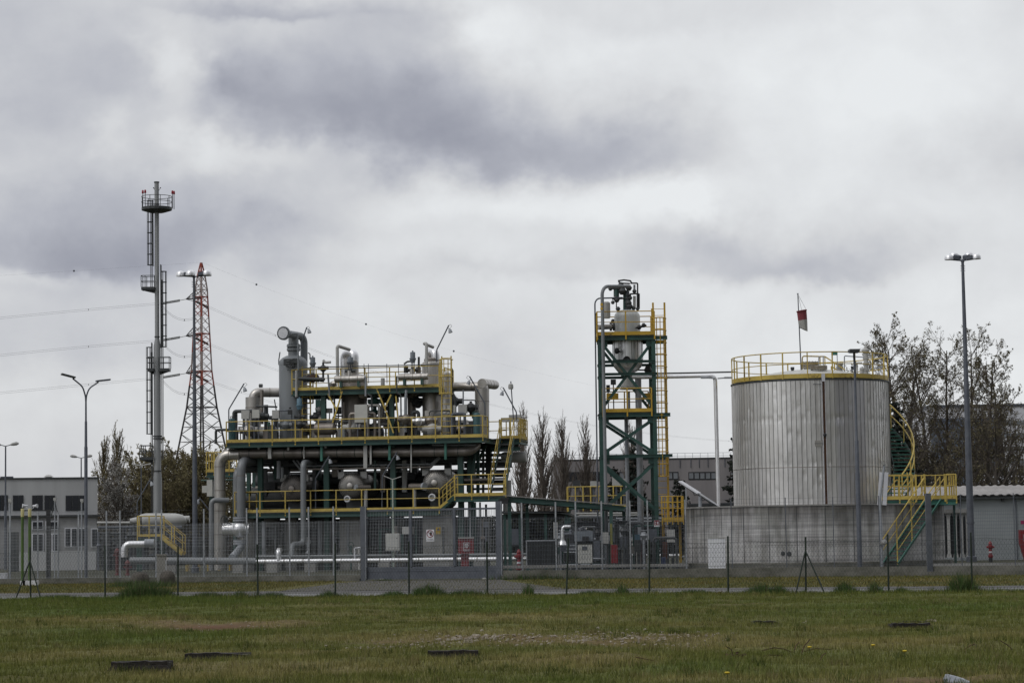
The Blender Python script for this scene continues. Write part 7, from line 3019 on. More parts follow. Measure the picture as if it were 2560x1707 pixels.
b.build('cladding_seam', STEEL, hv)
b = MB()
b.lathe([(.36, hz_(971)), (.37, hz_(966)), (.17, hz_(949)), (.15, hz_(940))], (vx, vy, 0), n=18)
b.lathe([(.33, hz_(973.5)), (.40, hz_(973)), (.40, hz_(971)), (.3, hz_(970))], (vx, vy, 0), n=18)
b.build('outlet_cone', OFFW, hv)
b = MB()
b.tube((vx, vy, hz_(980)), (vx, vy, hz_(1035)), .07, n=8)
b.tube((vx + .45, vy, hz_(940)), (vx + .45, vy, 0.2), .15, n=10)
b.tube((vx - .12, vy + .2, hz_(1040)), (vx - .12, vy + .2, 0.2), .09, n=10)
b.build('outlet_pipe', GALV, hv)
for (u, v, s, d) in [(1542, 877, .13, -1.0), (1620, 925, .2, .2), (1598, 818, .1, -.7), (1532, 803, .1, .2)]:
    b = MB()
    c = P(u, v, vy + d)
    b.lathe([(s * .5, -s), (s, 0), (s * .5, s)], c, n=10)
    b.tube(c, (vx + (c.x - vx) * .3, vy, c.z), .04, n=6)
    b.build('valve', DARKM, hv)
b = MB()
mc = P(1567, 899, vy - r2)
b.ring(mc, (0, 1, .2), .14, .03, 16, 6)
b.tube(mc + Vector((0, .2, 0)), mc, .13, n=14)
b.build('manhole', DARKM, hv)
# top works: stems, frames, relief valves
b = MB()
b.box((vx, vy, hz_(748)), (.16, .16, hz_(728) - hz_(772)))
b.build('post', GRN, hv, smooth=False)
for (u, va, vb, r_, mm) in [(1568, 776, 728, .10, GALVD), (1586, 772, 740, .065, LGREY), (1586, 735, 712, .05, GALV), (1541, 742, 718, .13, GRN), (1541, 772, 742, .025, DARKM), (1561, 776, 735, .06, GRN), (1594, 772, 732, .05, DARKM), (1597, 772, 734, .05, DARKM)]:
    b = MB()
    b.tube(P(u, va, vy), P(u, vb, vy), r_, n=8)
    b.build('stem', mm, hv)
for pts in [[(1576, 708), (1594, 708), (1594, 772)], [(1546, 704), (1552, 708), (1575, 709)], [(1545, 702), (1560, 700), (1576, 702), (1580, 709)], [(1574, 735), (1596, 734)], [(1525, 722), (1556, 722)], [(1530, 748), (1560, 746)]]:
    b = MB()
    b.pipe([P(u, v, vy - .1) for (u, v) in pts], .04, 6, bend=.05)
    b.build('pipe', DARKM, hv)
for (u, v, s) in [(1571, 758, .17), (1573, 766, .18), (1556, 728, .20), (1572, 720, .16), (1575, 745, .12), (1532, 756, .10), (1542, 750, .14), (1545, 772, .12), (1586, 728, .11), (1584, 771, .10), (1594, 772, .10), (1526, 722, .11), (1552, 712, .14)]:
    b = MB()
    c = P(u, v, vy - .05)
    b.lathe([(s * .5, -s * .8), (s, 0), (s * .5, s * .8)], c, n=10)
    b.build('valve', STEEL, hv)
b = MB()
for k in range(5):
    z = hz_(770) + (hz_(738) - hz_(770)) * k / 4
    b.lathe([(.16, z - .03), (.16, z + .03)], (vx + .05, vy, 0), n=14)
b.build('flange', STEEL, hv)
# instrument and gear on the upper deck
b = MB()
c = P(1516, 775, YT + .4)
b.lathe([(.16, -.38), (.18, -.3), (.18, .32), (.10, .38)], c, n=14)
tag(b.build('instrument_pot', LGREY, None), 'grey instrument canister mounted above the upper tower railing', 'instrument')
t = thing('inlet_pipe', 'short silver flanged inlet pipe on the upper tower deck left of the vessel', 'pipe', P(1520, 820, YT + .6))
b = MB()
b.tube(P(1495, 818, YT + .7), P(1534, 816, vy), .12, n=12)
b.build('pipe', SIL, t)
flange(t, P(1527, 816.5, vy), (1, 0, 0), .2, .10, STEEL)
flange(t, P(1534, 816, vy), (1, 0, 0), .2, .08, STEEL)
c = P(1608, 818, YT + .2)
t = thing('sample_valve', 'small dark valve cluster in front of the vessel at the tower railing', 'valve', c)
b = MB()
b.tube(P(1592, 820, YT + .3), P(1616, 813, YT + .3), .05, n=8)
b.lathe([(.06, -.1), (.13, 0), (.06, .1)], P(1598, 818, YT + .3), n=10)
b.lathe([(.05, -.1), (.11, 0), (.05, .1)], P(1609, 813, YT + .3), n=10)
b.build('body', DARKM, t)
# boxes on the mid deck
for (u0, v0, u1, v1, d, lab) in [(1527, 948, 1540, 961, 1.8, 'small dark box on a post at the middle tower deck'), (1516, 962, 1525, 980, 1.6, 'grey cabinet behind the long vent pipe at the middle tower deck')]:
    b = MB()
    facebox(b, u0, v0, u1, v1, YT + d, .25)
    q = P((u0 + u1) / 2, v1, YT + d)
    b.tube((q.x, q.y + .1, q.z), (q.x, q.y + .1, ZD2), .03, n=6)
    tag(b.build('equipment_box', STEEL, None, smooth=False), lab, 'box')

# pipes at the tower
def tpipe(label, pts, rpx, mtl, d=-.4, bend=None, group=None, parts=None):
    P3 = [P(u, v, YT + (dd if dd is not None else d)) for (u, v, dd) in pts]
    t = thing('process_pipe', label, 'pipe', P3[-1], group)
    b = MB()
    r_ = rpx * ST
    b.pipe(P3, r_, 14, bend=bend or r_ * 2.3)
    b.build('pipe', mtl, t)
    return t


base_x = P(1510, 1395, YT - .5).x
t = tpipe('tall smooth grey vent pipe in front of the steel tower, bent over its top', [(1572, 716, .9), (1505, 716, -.4), (1512, 1100, -.4), (1516, 1322, -.4), (1517, 1352, -.4)], 4.4, PIPEG, bend=.42)
b = MB()
for v0 in (758, 768):
    c0_, c1_ = P(1505.2, v0, YT - .4), P(1505.4, v0 + 7, YT - .4)
    b.lathe([(4.6 * ST, 0), (4.6 * ST, (c0_ - c1_).length)], c1_, c0_ - c1_, n=14)
b.build('yellow_band', YELT, t)
b = MB()
b.tube(P(1517, 1352, YT - .4), P(1518, 1420, YT - .4), 6 * ST, n=12)
b.build('lower_sleeve', GALV, t)
tpipe('thin grey pipe at the left side of the tower bent in at the top', [(1556, 744, .9), (1487, 746, .2), (1492, 1100, .2), (1496, 1400, .2)], 1.9, GALVD, bend=.3)
tpipe('thin steel strut pipe running from the tower to the tank top', [(1600, 934, .6), (1700, 932.5, .6), (1838, 929.5, 2.6)], 2.0, STEEL)
t = tpipe('bright clad pipe leaving the tower and dropping to the bund', [(1580, 943, .6), (1640, 942, .5), (1788, 939, .2), (1796, 1262, .2)], 4.9, BRT, bend=.22)
b = MB()
for (u0, u1) in ((1788, 1764), (1794, 1816)):
    c = P((u0 + u1) / 2, 945, YT + .1)
    b.beam(P(u0, 946, YT + .1), P(u1, 944, YT + .1), .10, .05)
    b.box(P(u1 + (4 if u1 > u0 else -2), 944, YT + .1), (.34, .22, .07))
b.build('lamp_arm', GALV, t, smooth=False)
# sloping covered tray on a post
t = thing('cable_tray', 'white covered cable tray sloping down beside the bund on a grey post', 'cable tray', P(1750, 1400, 106))
b = MB()
p0, p1, p2 = P(1701, 1203, 106.6), P(1748, 1233, 106), P(1801, 1268, 106)
b.beam(p0, p1, .28, .06)
b.beam(p1 + Zv * .012, p2 + Zv * .012, .28, .06)
b.build('cover', WHITE, t, smooth=False)
b = MB()
b.beam(p0 - Zv * .07, p2 - Zv * .07, .20, .05)
for f in (.3, .5, .7):
    q = p0.lerp(p2, f)
    b.pipe([q - Zv * .08, q + Vector((.1, 0, -.28)), q + Vector((.3, 0, -.22))], .015, 5)
b.build('cable', STEEL, t)
b = MB()
q = P(1750, 1240, 106.1)
b.tube((q.x, q.y, 0), q, .085, n=10)
b.poly([(q.x - .45, q.y - .1, 0), (q.x + .45, q.y - .1, 0), (q.x + .12, q.y - .1, .42), (q.x - .12, q.y - .1, .42)], Vector((0, .2, 0)))
b.build('post', GALV, t)
b = MB()
q = P(1715, 1215, 108)
b.tube((q.x, 108, 0), (q.x, 108, q.z + .1), .035, n=6)
tag(b.build('pole', GALV, None), 'thin pole supporting the upper end of the sloping tray', 'pole')
# pipe bridge from yard to bund behind the tray
b = MB()
b.beam(P(1712, 1263, 114), P(1836, 1260, 114), .12, .16)
for u in (1716, 1768, 1816):
    q = P(u, 1262, 114)
    b.box((q.x, 114.02, q.z / 2 - .02), (.1, .1, q.z - .12))
tag(b.build('pipe_bridge', STEEL, None, smooth=False), 'grey horizontal pipe bridge behind the sloping tray', 'pipe bridge')

# ------------------------------------------------------------------ bund and tank
YK = 108.0                                   # tank centre
KC = P(2028, 1100, YK)
kx = KC.x
RK = 195.5 * YK / FPX * .9975
tank_rim_z = P(2060, 938, YK - RK).z - .13
BR = 322 * YK / FPX * .998
bund_z = P(2000, 1263.5, YK - BR).z
t = thing('bund_wall', 'round stained concrete bund wall encircling the big silver tank', 'wall', (kx, YK, 0))
BUND = bpy.data.materials.new('stained_bund_concrete')
BUND.use_nodes = True
nt_ = BUND.node_tree
pb_ = nt_.nodes['Principled BSDF']
pb_.inputs['Roughness'].default_value = .92
co_ = nt_.nodes.new('ShaderNodeTexCoord')


def nnoise(sc, sxyz, det=5):
    mp_ = nt_.nodes.new('ShaderNodeMapping')
    mp_.inputs['Scale'].default_value = sxyz
    nt_.links.new(co_.outputs['Object'], mp_.inputs[0])
    n_ = nt_.nodes.new('ShaderNodeTexNoise')
    n_.inputs['Scale'].default_value = sc
    n_.inputs['Detail'].default_value = det
    n_.inputs['Roughness'].default_value = .6
    nt_.links.new(mp_.outputs[0], n_.inputs['Vector'])
    return n_.outputs[0]


def nramp(src, p0, c0, p1, c1):
    r_ = nt_.nodes.new('ShaderNodeValToRGB')
    r_.color_ramp.elements[0].position = p0
    r_.color_ramp.elements[0].color = (*c0, 1)
    r_.color_ramp.elements[1].position = p1
    r_.color_ramp.elements[1].color = (*c1, 1)
    nt_.links.new(src, r_.inputs[0])
    return r_.outputs[0]


def nmul(a, b_):
    m_ = nt_.nodes.new('ShaderNodeMix')
    m_.data_type = 'RGBA'
    m_.blend_type = 'MULTIPLY'
    m_.inputs[0].default_value = 1
    nt_.links.new(a, m_.inputs[6])
    nt_.links.new(b_, m_.inputs[7])
    return m_.outputs[2]


base_c = nramp(nnoise(1.1, (1, 1, 1)), .35, (.47, .465, .47), .68, (.70, .69, .70))
streak_c = nramp(nnoise(3.4, (1, 1, .07)), .40, (.64, .63, .61), .60, (1, 1, 1))
moss_c = nramp(nnoise(.75, (1, 1, .8), 6), .40, (.68, .69, .66), .54, (1, 1, 1))
brd = nramp(nnoise(2.2, (.05, .05, 3.2), 2), .40, (.70, .70, .70), .50, (1, 1, 1))
sz_ = nt_.nodes.new('ShaderNodeSeparateXYZ')
nt_.links.new(co_.outputs['Object'], sz_.inputs[0])
mz = nt_.nodes.new('ShaderNodeMath')
mz.operation = 'MULTIPLY_ADD'
nt_.links.new(nnoise(2.6, (1, 1, .15)), mz.inputs[0])
mz.inputs[1].default_value = 1.6
nt_.links.new(sz_.outputs[2], mz.inputs[2])
mr_ = nt_.nodes.new('ShaderNodeMapRange')
mr_.inputs['From Min'].default_value = bund_z - .15
mr_.inputs['From Max'].default_value = bund_z + .85
nt_.links.new(mz.outputs[0], mr_.inputs[0])
top_c = nramp(mr_.outputs[0], .0, (1, 1, 1), 1.0, (.26, .25, .235))
nt_.links.new(nmul(nmul(nmul(nmul(base_c, moss_c), streak_c), brd), top_c), pb_.inputs['Base Color'])
b = MB()
a0, a1 = R(180 - 12), R(360 + 12)
NB = 72
vs = []
Ri = BR - .22
for k in range(NB):
    a = 2 * math.pi * k / NB
    c_, s_ = math.cos(a), math.sin(a)
    vs += [(kx + BR * c_, YK + BR * s_, 0), (kx + BR * c_, YK + BR * s_, bund_z), (kx + Ri * c_, YK + Ri * s_, bund_z), (kx + Ri * c_, YK + Ri * s_, 0)]
fs = []
for k in range(NB):
    o, p_ = 4 * k, 4 * ((k + 1) % NB)
    fs += [(o, p_, p_ + 1, o + 1), (o + 1, p_ + 1, p_ + 2, o + 2), (o + 2, p_ + 2, p_ + 3, o + 3)]
b.add(vs, fs)
b.build('wall', BUND, t, smooth=True)
b = MB()
b.lathe([(BR - .25, bund_z + .002), (BR - .25, bund_z + .05), (BR + .035, bund_z + .05), (BR + .035, bund_z - .01)], (kx, YK, 0), n=72)
b.build('coping', CONC, t, smooth=False)
b = MB()
for k in range(15):                          # formwork joints
    a = R(180 + 12 * k + 4)
    b.tube((kx + (BR + .001) * math.cos(a), YK + (BR + .001) * math.sin(a), 0), (kx + (BR + .001) * math.cos(a), YK + (BR + .001) * math.sin(a), bund_z - .02), .012, n=4)
b.build('joint', STEEL, t)
b = MB()
for (u, v, s) in [(1955, 1383, .10), (1972, 1384, .11)]:
    q = P(u, v, YK - BR + .2)
    d2 = Vector((q.x - kx, q.y - YK, 0)).normalized()
    q = Vector((kx, YK, q.z)) + d2 * BR
    b.lathe([(s, -.01), (s * .9, .02), (s * .4, .025)], q, d2, n=12)
b.build('pipe_sleeve', STEEL, t)
# pale buttress at the right end
b = MB()
q0, q1 = P(2331, 1300, YK - 1), P(2351, 1300, YK - 1)
b.box(((q0.x + q1.x) / 2, YK - .6, bund_z * .42), (q1.x - q0.x, .5, bund_z * .84))
b.build('buttress', WALLP, t, smooth=False)
b = MB()
b.lathe([(BR + .35, 0), (BR + .35, .3), (BR + .02, .32)], (kx, YK, 0), n=60)
b.build('footing', CONCD, t, smooth=False)

# tank shell
tk = thing('storage_tank', 'large vertical silver storage tank with ribbed cladding and yellow rim rail', 'tank', (kx, YK, 0))
TANKM = bpy.data.materials.new('tank_cladding')
TANKM.use_nodes = True
nt_ = TANKM.node_tree
pb_ = nt_.nodes['Principled BSDF']
co_ = nt_.nodes.new('ShaderNodeTexCoord')
c1_ = nramp(nnoise(.55, (1, 1, .22)), .36, (.68, .67, .66), .64, (.93, .92, .91))
c2_ = nramp(nnoise(5.5, (1, 1, .05)), .35, (.80, .79, .78), .62, (1, 1, 1))
at_ = nt_.nodes.new('ShaderNodeAttribute')
at_.attribute_name = 'tint'
nt_.links.new(nmul(nmul(c1_, c2_), at_.outputs['Color']), pb_.inputs['Base Color'])
pb_.inputs['Metallic'].default_value = .8
mr_ = nt_.nodes.new('ShaderNodeMapRange')
mr_.inputs['To Min'].default_value = .27
mr_.inputs['To Max'].default_value = .48
nt_.links.new(nnoise(1.6, (1, 1, .35)), mr_.inputs[0])
nt_.links.new(mr_.outputs[0], pb_.inputs['Roughness'])
bp_ = nt_.nodes.new('ShaderNodeBump')
bp_.inputs['Strength'].default_value = .35
bp_.inputs['Distance'].default_value = .06
nt_.links.new(nnoise(2.4, (1, 1, .5), 3), bp_.inputs['Height'])
nt_.links.new(bp_.outputs[0], pb_.inputs['Normal'])



def RK_TINT(a):
    """greyer sheets right of the level gauge, partly sky reflection put into the colour"""
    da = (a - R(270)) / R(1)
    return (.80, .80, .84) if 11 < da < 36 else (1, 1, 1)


NP = 104                                     # cladding sheets, each with a raised standing seam
rsk = random.Random(21)
vs, fs, cols = [], [], []
zl = [0.3]
k = 0
NZ = 64
for j in range(NZ + 1):
    zl.append(.3 + (tank_rim_z - .3) * j / NZ)
zl = zl[1:]
prof_a = [0.0, .035, .06, .5, .94, .965]
for i in range(NP):
    sheet = .87 + .14 * rsk.random()
    dents = [(rsk.uniform(.2, tank_rim_z), rsk.uniform(.08, .16), rsk.uniform(.012, .034)) for q in range(rsk.choice([1, 2, 3, 4, 5]))] + [(P(1990, 1048, YK - RK).z + rsk.uniform(-.04, .04), .09, .045 * rsk.random()), (P(1990, 1160, YK - RK).z, .10, .03 * rsk.random())]
    for f in prof_a:
        a = 2 * math.pi * (i + f) / NP
        for z in zl:
            rr = RK + (.018 if f < .05 or f > .95 else 0.0) + (-.004 if f == .5 else 0)
            if f == .5:
                for (dz, ds, dd) in dents:
                    rr -= dd * math.exp(-((z - dz) / ds) ** 2)
            vs.append((kx + rr * math.cos(a), YK + rr * math.sin(a), z))
            # duller sheets right of the gauge, tinted partly for the dark sky they reflect
            dull = RK_TINT(a)
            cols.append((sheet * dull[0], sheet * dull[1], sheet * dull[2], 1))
m_ = len(prof_a) * NP
nz_ = len(zl)
V_ = np.array(vs)
Fl = []
for i in range(m_):
    i2 = (i + 1) % m_
    for j in range(nz_ - 1):
        Fl.append((i * nz_ + j, i2 * nz_ + j, i2 * nz_ + j + 1, i * nz_ + j + 1))
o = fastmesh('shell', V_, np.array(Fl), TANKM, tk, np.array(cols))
o.data.polygons.foreach_set('use_smooth', [True] * len(o.data.polygons))
o.data.set_sharp_from_angle(angle=R(30))
b = MB()
for i in range(NP):
    a = 2 * math.pi * (i + .985) / NP
    e = Vector((math.cos(a), math.sin(a), 0))
    b.box((kx + RK * e.x, YK + RK * e.y, tank_rim_z / 2 + .1), (.04, .015, tank_rim_z - .3), rz=a)
b.build('sheet_seam', STEEL, tk, smooth=False)
b = MB()
zs_ = P(2000, 1167, YK - RK).z
b.lathe([(RK + .02, zs_ - .012), (RK + .026, zs_), (RK + .02, zs_ + .012)], (kx, YK, 0), n=104)
b.build('seam_band', SILD, tk)
b = MB()
b.lathe([(RK + .03, tank_rim_z - .07), (RK + .05, tank_rim_z - .05), (RK + .05, tank_rim_z), (RK - .15, tank_rim_z + .01)], (kx, YK, 0), n=96)
b.build('rim_angle', STEEL, tk, smooth=False)
b = MB()
pr = [(RK - .1, tank_rim_z - .02)]
for j in range(1, 9):
    f = j / 8
    pr.append((max((RK - .1) * (1 - f), .001), tank_rim_z + .62 * (1 - (1 - f) ** 2)))
b.lathe(pr, (kx, YK, 0), n=60)
b.build('roof', OFFW, tk)
RT = RK - .02
ZTK = tank_rim_z + .03
b = MB()
b.lathe([(RT, ZTK), (RT, ZTK + .19), (RT - .02, ZTK + .19), (RT - .02, ZTK)], (kx, YK, 0), n=96)
b.build('toe_board', YEL, tk, smooth=False)
b = MB()
for hh, rr in ((1.13, .026), (.62, .02)):
    b.ring((kx, YK, ZTK + hh), (0, 0, 1), RT, rr, 72, 6)
NPST = 20
for k in range(NPST):
    a = 2 * math.pi * (k + .53) / NPST
    b.box((kx + RT * math.cos(a), YK + RT * math.sin(a), ZTK + .54), (.05, .05, 1.2), rz=a)
b.build('railing', YEL, tk)
# inner walkway rail
b = MB()
p = [P(2004, 930, YK - .8), P(2006, 890, YK - .8), P(2050, 891, YK - .5), P(2062, 891, YK - .4), P(2112, 924, YK - .8)]
b.pipe([Vector((p[0].x, p[0].y, ZTK + .3)), p[1], p[2], p[3], p[4]], .03, 6, bend=.1)
for q in (p[2], p[3]):
    b.tube((q.x, q.y, ZTK + .5), q, .025, n=5)
b.build('inner_rail', YEL, tk)


def troof(x, y):
    r_ = math.hypot(x - kx, y - YK)
    f = 1 - r_ / (RK - .1)
    return tank_rim_z + .62 * (1 - (1 - f) ** 2)


for (u, vt, vb, rpx, dy, mm, nm, nf) in [(2025, 904, 920, 21, .0, OFFW, 'manhole', 3), (2047, 914, 925, 21, -1.6, OFFW, 'manhole', 2), (2099, 907, 926, 9, -.4, LGREY, 'vent_nozzle', 2), (1981, 918, 924, 4.5, -1.0, STEEL, 'nozzle', 1), (2130, 916, 924, 2.6, -.5, STEEL, 'nozzle', 1),
                                         (2164, 878, 928, 7.5, -.3, LGREY, 'vent_stack', 4), (2155, 920, 926, 6, -.8, LGREY, 'nozzle', 1), (2142, 908, 924, 3, -1.3, LGREY, 'vent', 0)]:
    q = P(u, vt, YK + dy)
    zb_ = troof(q.x, q.y) - .03
    r_ = rpx * YK / FPX
    b = MB()
    b.lathe([(r_ * .78, zb_), (r_ * .78, q.z - .02), (r_ * .5, q.z)], (q.x, q.y, 0), n=20)
    ob = b.build(nm, mm, tk)
    if nf:
        b = MB()
        for k in range(nf):
            z = q.z - .05 - (q.z - zb_ - .08) * k / max(nf, 1)
            b.lathe([(r_, z - .03), (r_, z + .03)], (q.x, q.y, 0), n=20)
            for j in range(14):
                a = 2 * math.pi * j / 14
                b.tube((q.x + r_ * .9 * math.cos(a), q.y + r_ * .9 * math.sin(a), z - .06), (q.x + r_ * .9 * math.cos(a), q.y + r_ * .9 * math.sin(a), z + .06), .014, n=4)
        b.build('flange', mm if nm != 'manhole' else mat('dirty_flange', (.36, .33, .28), (.2, .17, .13), .7), ob)
b = MB()
q = P(2164, 878, YK - .3)
b.lathe([(.17, q.z - .02), (.19, q.z + .06), (.1, q.z + .1), (.02, q.z + .3), (.001, q.z + .34)], (q.x, q.y, 0), n=14)
b.build('vent_cap', LGREY, tk)
b = MB()
q = P(2144, 907.5, YK - 1.3)
b.box(q, (.38, .3, .06))
b.build('vent_cover', LGREY, tk, smooth=False)
b = MB()
q = P(2180, 890, YK - .3)
b.box(q, (.22, .2, .18))
b.build('equipment_box', LGREY, tk, smooth=False)
b = MB()
q = P(2086, 884, YK - .9)
b.box(q, (.25, .25, .12))
hb = b.build('canopy_box', GRNL, tk, smooth=False)
b = MB()
for dx in (-.1, .12):
    b.tube((q.x + dx, q.y, troof(q.x, q.y)), (q.x + dx, q.y, q.z), .018, n=5)
b.build('leg', GALV, hb)
for pts in [[(2111, 924), (2111, 889), (2118, 890), (2160, 893)], [(2178, 909), (2200, 911), (2203, 930)], [(2047, 914), (2047, 892), (2050, 891)], [(2058, 914), (2058, 890)], [(2176, 922), (2200, 918)]]:
    b = MB()
    b.pipe([P(u, v, YK - .6) for (u, v) in pts], .028, 6, bend=.06)
    b.build('pipe', GALV, tk)
# level gauge: white channel with a rusty strip and a float marker
ga = math.asin((P(2059, 1000, YK - RK).x - kx) / RK)
gd = Vector((math.sin(ga), -math.cos(ga), 0))
gs = Vector((math.cos(ga), math.sin(ga), 0))
gc = Vector((kx, YK, 0)) + gd * (RK + .045)
b = MB()
zt = ZTK + .12
for sg in (-1, 1):
    b.box(gc + gs * (sg * .066) + Zv * ((zt + .4) / 2), (.018, .05, zt - .4), ax=(gs, gd, Zv))
b.box(gc + gd * .01 + Zv * (zt - .12), (.15, .05, .34), ax=(gs, gd, Zv))
lg = b.build('level_gauge', WHITE, tk, smooth=False)
b = MB()
zr0 = P(2059, 939, YK - RK).z
b.box(gc + Zv * ((zr0 + .4) / 2), (.114, .02, zr0 - .4), ax=(gs, gd, Zv))
b.build('scale_strip', RUST, lg, smooth=False)
b = MB()
zf = P(2061, 1087, YK - RK).z
b.lathe([(.001, -.07), (.06, -.05), (.08, 0), (.06, .05), (.001, .07)], gc + gd * .06 + Zv * zf, gd, n=14)
b.build('float_marker', DARKM, lg)
b = MB()
for z in (P(2059, 960, YK - RK).z, P(2059, 1108, YK - RK).z):
    b.beam(gc - gs * .45 + Zv * z, gc + Zv * z, .02, .02)
b.build('bracket', GALVD, lg)
b = MB()
b.box(Vector((kx, YK, 0)) + gd * (RK + .03) - gs * .28 + Zv * (P(2045, 1108, YK - RK).z), (.30, .03, .25), ax=(gs, gd, Zv))
b.build('cover_plate', SIL, tk, smooth=False)

# spiral stair on the right-hand side
st = thing('spiral_stair', 'green spiral stair with yellow rail climbing round the right side of the tank', 'stairs', (kx + RK + .5, YK, 0))
SA0, SA1 = R(-38), R(70)      # angle around the tank (0 = right, negative = towards camera)
z0_, z1_ = P(2290, 1245, YK - 3.6).z, tank_rim_z
WS = .92
Ri_, Ro_ = RK + .12, RK + .12 + WS
nst = 30


def sp(f, r_, dz=0):
    a = SA0 + (SA1 - SA0) * f
    return Vector((kx + r_ * math.cos(a), YK + r_ * math.sin(a), z0_ + (z1_ - z0_) * f + dz))


b = MB()
for k in range(nst):
    f = (k + .5) / nst
    a = SA0 + (SA1 - SA0) * f
    e = Vector((math.cos(a), math.sin(a), 0))
    s_ = Vector((-math.sin(a), math.cos(a), 0))
    b.box(sp(f, (Ri_ + Ro_) / 2), (WS - .04, .20, .05), ax=(e, s_, Zv))
b.build('tread', GRNL, st, smooth=False)
for r_ in (Ri_, Ro_):
    vs, fs = [], []
    for k in range(61):
        f = k / 60
        vs += [sp(f, r_, -.12), sp(f, r_, .04), sp(f, r_ + .015, .04), sp(f, r_ + .015, -.12)]
    for k in range(60):
        o = 4 * k
        fs += [(o, o + 4, o + 5, o + 1), (o + 1, o + 5, o + 6, o + 2), (o + 2, o + 6, o + 7, o + 3), (o + 3, o + 7, o + 4, o)]
    b = MB()
    b.add(vs, fs)
    b.build('stringer', GRN, st, smooth=False)
b = MB()
for hh, rr in ((1.05, .034), (.58, .026)):
    b.sweep([sp(k / 48, Ro_, hh) for k in range(49)], rr, 7)
for k in range(9):
    f = k / 8
    q = sp(f, Ro_, .5)
    b.tube(sp(f, Ro_, -.1), sp(f, Ro_, 1.05), .028, n=5)
b.build('railing', YEL, st)

# access platform and front stair at the right of the bund
SPY = YK - 3.9
t = thing('access_stair', 'yellow-railed access platform with a green stair down in front of the bund', 'stairs', (P(2320, 1400, SPY).x, SPY, 0))
q0, q1 = P(2216, 1248, SPY), P(2391, 1247, SPY)
zp = (q0.z + q1.z) / 2
q0.z = q1.z = zp
b = MB()
b.poly([q0, q1, q1 + Vector((0, 1.6, 0)), q0 + Vector((0, 1.6, 0))], Vector((0, 0, -.05)))
b.build('deck', DARKM, t, smooth=False)
b = MB()
for dy in (0, 1.6):
    b.ibeam(q0 + Vector((0, dy, -.16)), q1 + Vector((0, dy, -.16)), .1, .2, .02)
b.ibeam(q1 + Vector((0, .05, -.16)), q1 + Vector((0, 1.55, -.16)), .1, .2, .02)
b.build('edge_beam', GRNL, t, smooth=False)
railing(t, [q0 + Vector((0, 1.6, 0)), q1 + Vector((0, 1.6, 0)), q1, q1 - Vector((.42, 0, 0))], h=1.06, step=.6, r=.026)
railing(t, [q0, q0 + Vector((1.15, 0, 0))], h=1.06, step=.5, r=.026)
xg0, xg1 = P(2312, 1240, SPY).x, P(2366, 1240, SPY).x
b = MB()
for u in (2290, 2312, 2363):
    x = P(u, 1240, SPY).x
    b.box((x, SPY - .02, zp + .48), (.075, .075, 1.2))
b.build('gate_post', YEL, t, smooth=False)
b = MB()
b.beam((xg0 - .5, SPY - .02, zp + .08), (xg1, SPY - .02, zp + .08), .015, .15)
b.build('toe_board', YEL, t, smooth=False)
# flight: from platform (right/top) down to the lower left, towards the camera
top0, bot0 = P(2314, 1252, SPY), P(2206, 1410, SPY - 1.9)
top1, bot1 = P(2354, 1252, SPY), P(2238, 1416, SPY - 1.9)
bot0.z = max(bot0.z, .08)
bot1.z = bot0.z
top0.z = top1.z = zp - .05
side = (top1 - top0)
wdt = side.length
stair(bot0, top0, side.normalized(), wdt * .93, 15, rail=t, smat=GRNL, sh=.34)
for (u, d) in ((2273, .2), (2386, 1.4)):
    b = MB()
    x = P(u, 1300, SPY + d).x
    b.box((x, SPY + d, zp / 2 - .12), (.1, .1, zp - .24))
    b.build('post', YEL if u == 2273 else GRN, t, smooth=False)
# loading handrail rising from the platform to the spiral stair
b = MB()
for (pts) in [[(2214, 1236), (2246, 1192), (2246, 1262)], [(2242, 1250), (2286, 1190)], [(2268, 1256), (2312, 1190)], [(2330, 1240), (2364, 1190)], [(2268, 1180), (2270, 1250)], [(2276, 1150), (2278, 1248)]]:
    b.pipe([P(u, v, SPY + .5) for (u, v) in pts], .026, 6, bend=.06)
b.build('hand_rail', YEL, t)
b = MB()
x = P(2272, 1260, SPY - .2).x
b.box((x, SPY - .25, P(2272, 1283, SPY).z), (.07, .07, 1.5))
b.build('post', YEL, t, smooth=False)

# wind sock
wx = P(2003, 920, YK - .9)
t = thing('windsock', 'drooping red and grey-white windsock on a thin pole above the tank', 'windsock', (wx.x, wx.y, ZTK + .3))
pt = P(1994.5, 735, YK - .9)
b = MB()
b.tube((wx.x, wx.y, ZTK + .2), pt, .03, .022, n=8)
b.lathe([(.04, 0), (.04, .03)], pt, n=8)
b.build('pole', GALVD, t)
b = MB()
rp = P(2004, 777, YK - .9)
sc_ = YK / FPX
def sock(b, v0, v1, n=8):
    rings = []
    for j in range(n + 1):
        v = v0 + (v1 - v0) * j / n
        f = (v - 777) / (823 - 777)
        uc = 2004 + f * 4.0
        rr = (12.2 - 2.2 * f) * sc_
        pts = []
        for k in range(20):
            a = 2 * math.pi * k / 20
            wv = 1 + (.10 * math.sin(a * 5 + 2) + .06 * math.sin(a * 3)) * min(1, f * 1.6)
            c = P(uc, v, YK - .9)
            tilt = -(math.cos(a)) * rr * .16 + (f > .9) * math.cos(a) * -.0
            pts.append(c + Vector((rr * wv * math.cos(a), rr * wv * .75 * math.sin(a), -tilt * 1.0 - (.12 * f * f * (math.cos(a)) if f > .7 else 0))))
        rings += pts
    b.add(rings, [(j * 20 + k, j * 20 + (k + 1) % 20, (j + 1) * 20 + (k + 1) % 20, (j + 1) * 20 + k) for j in range(n) for k in range(20)])


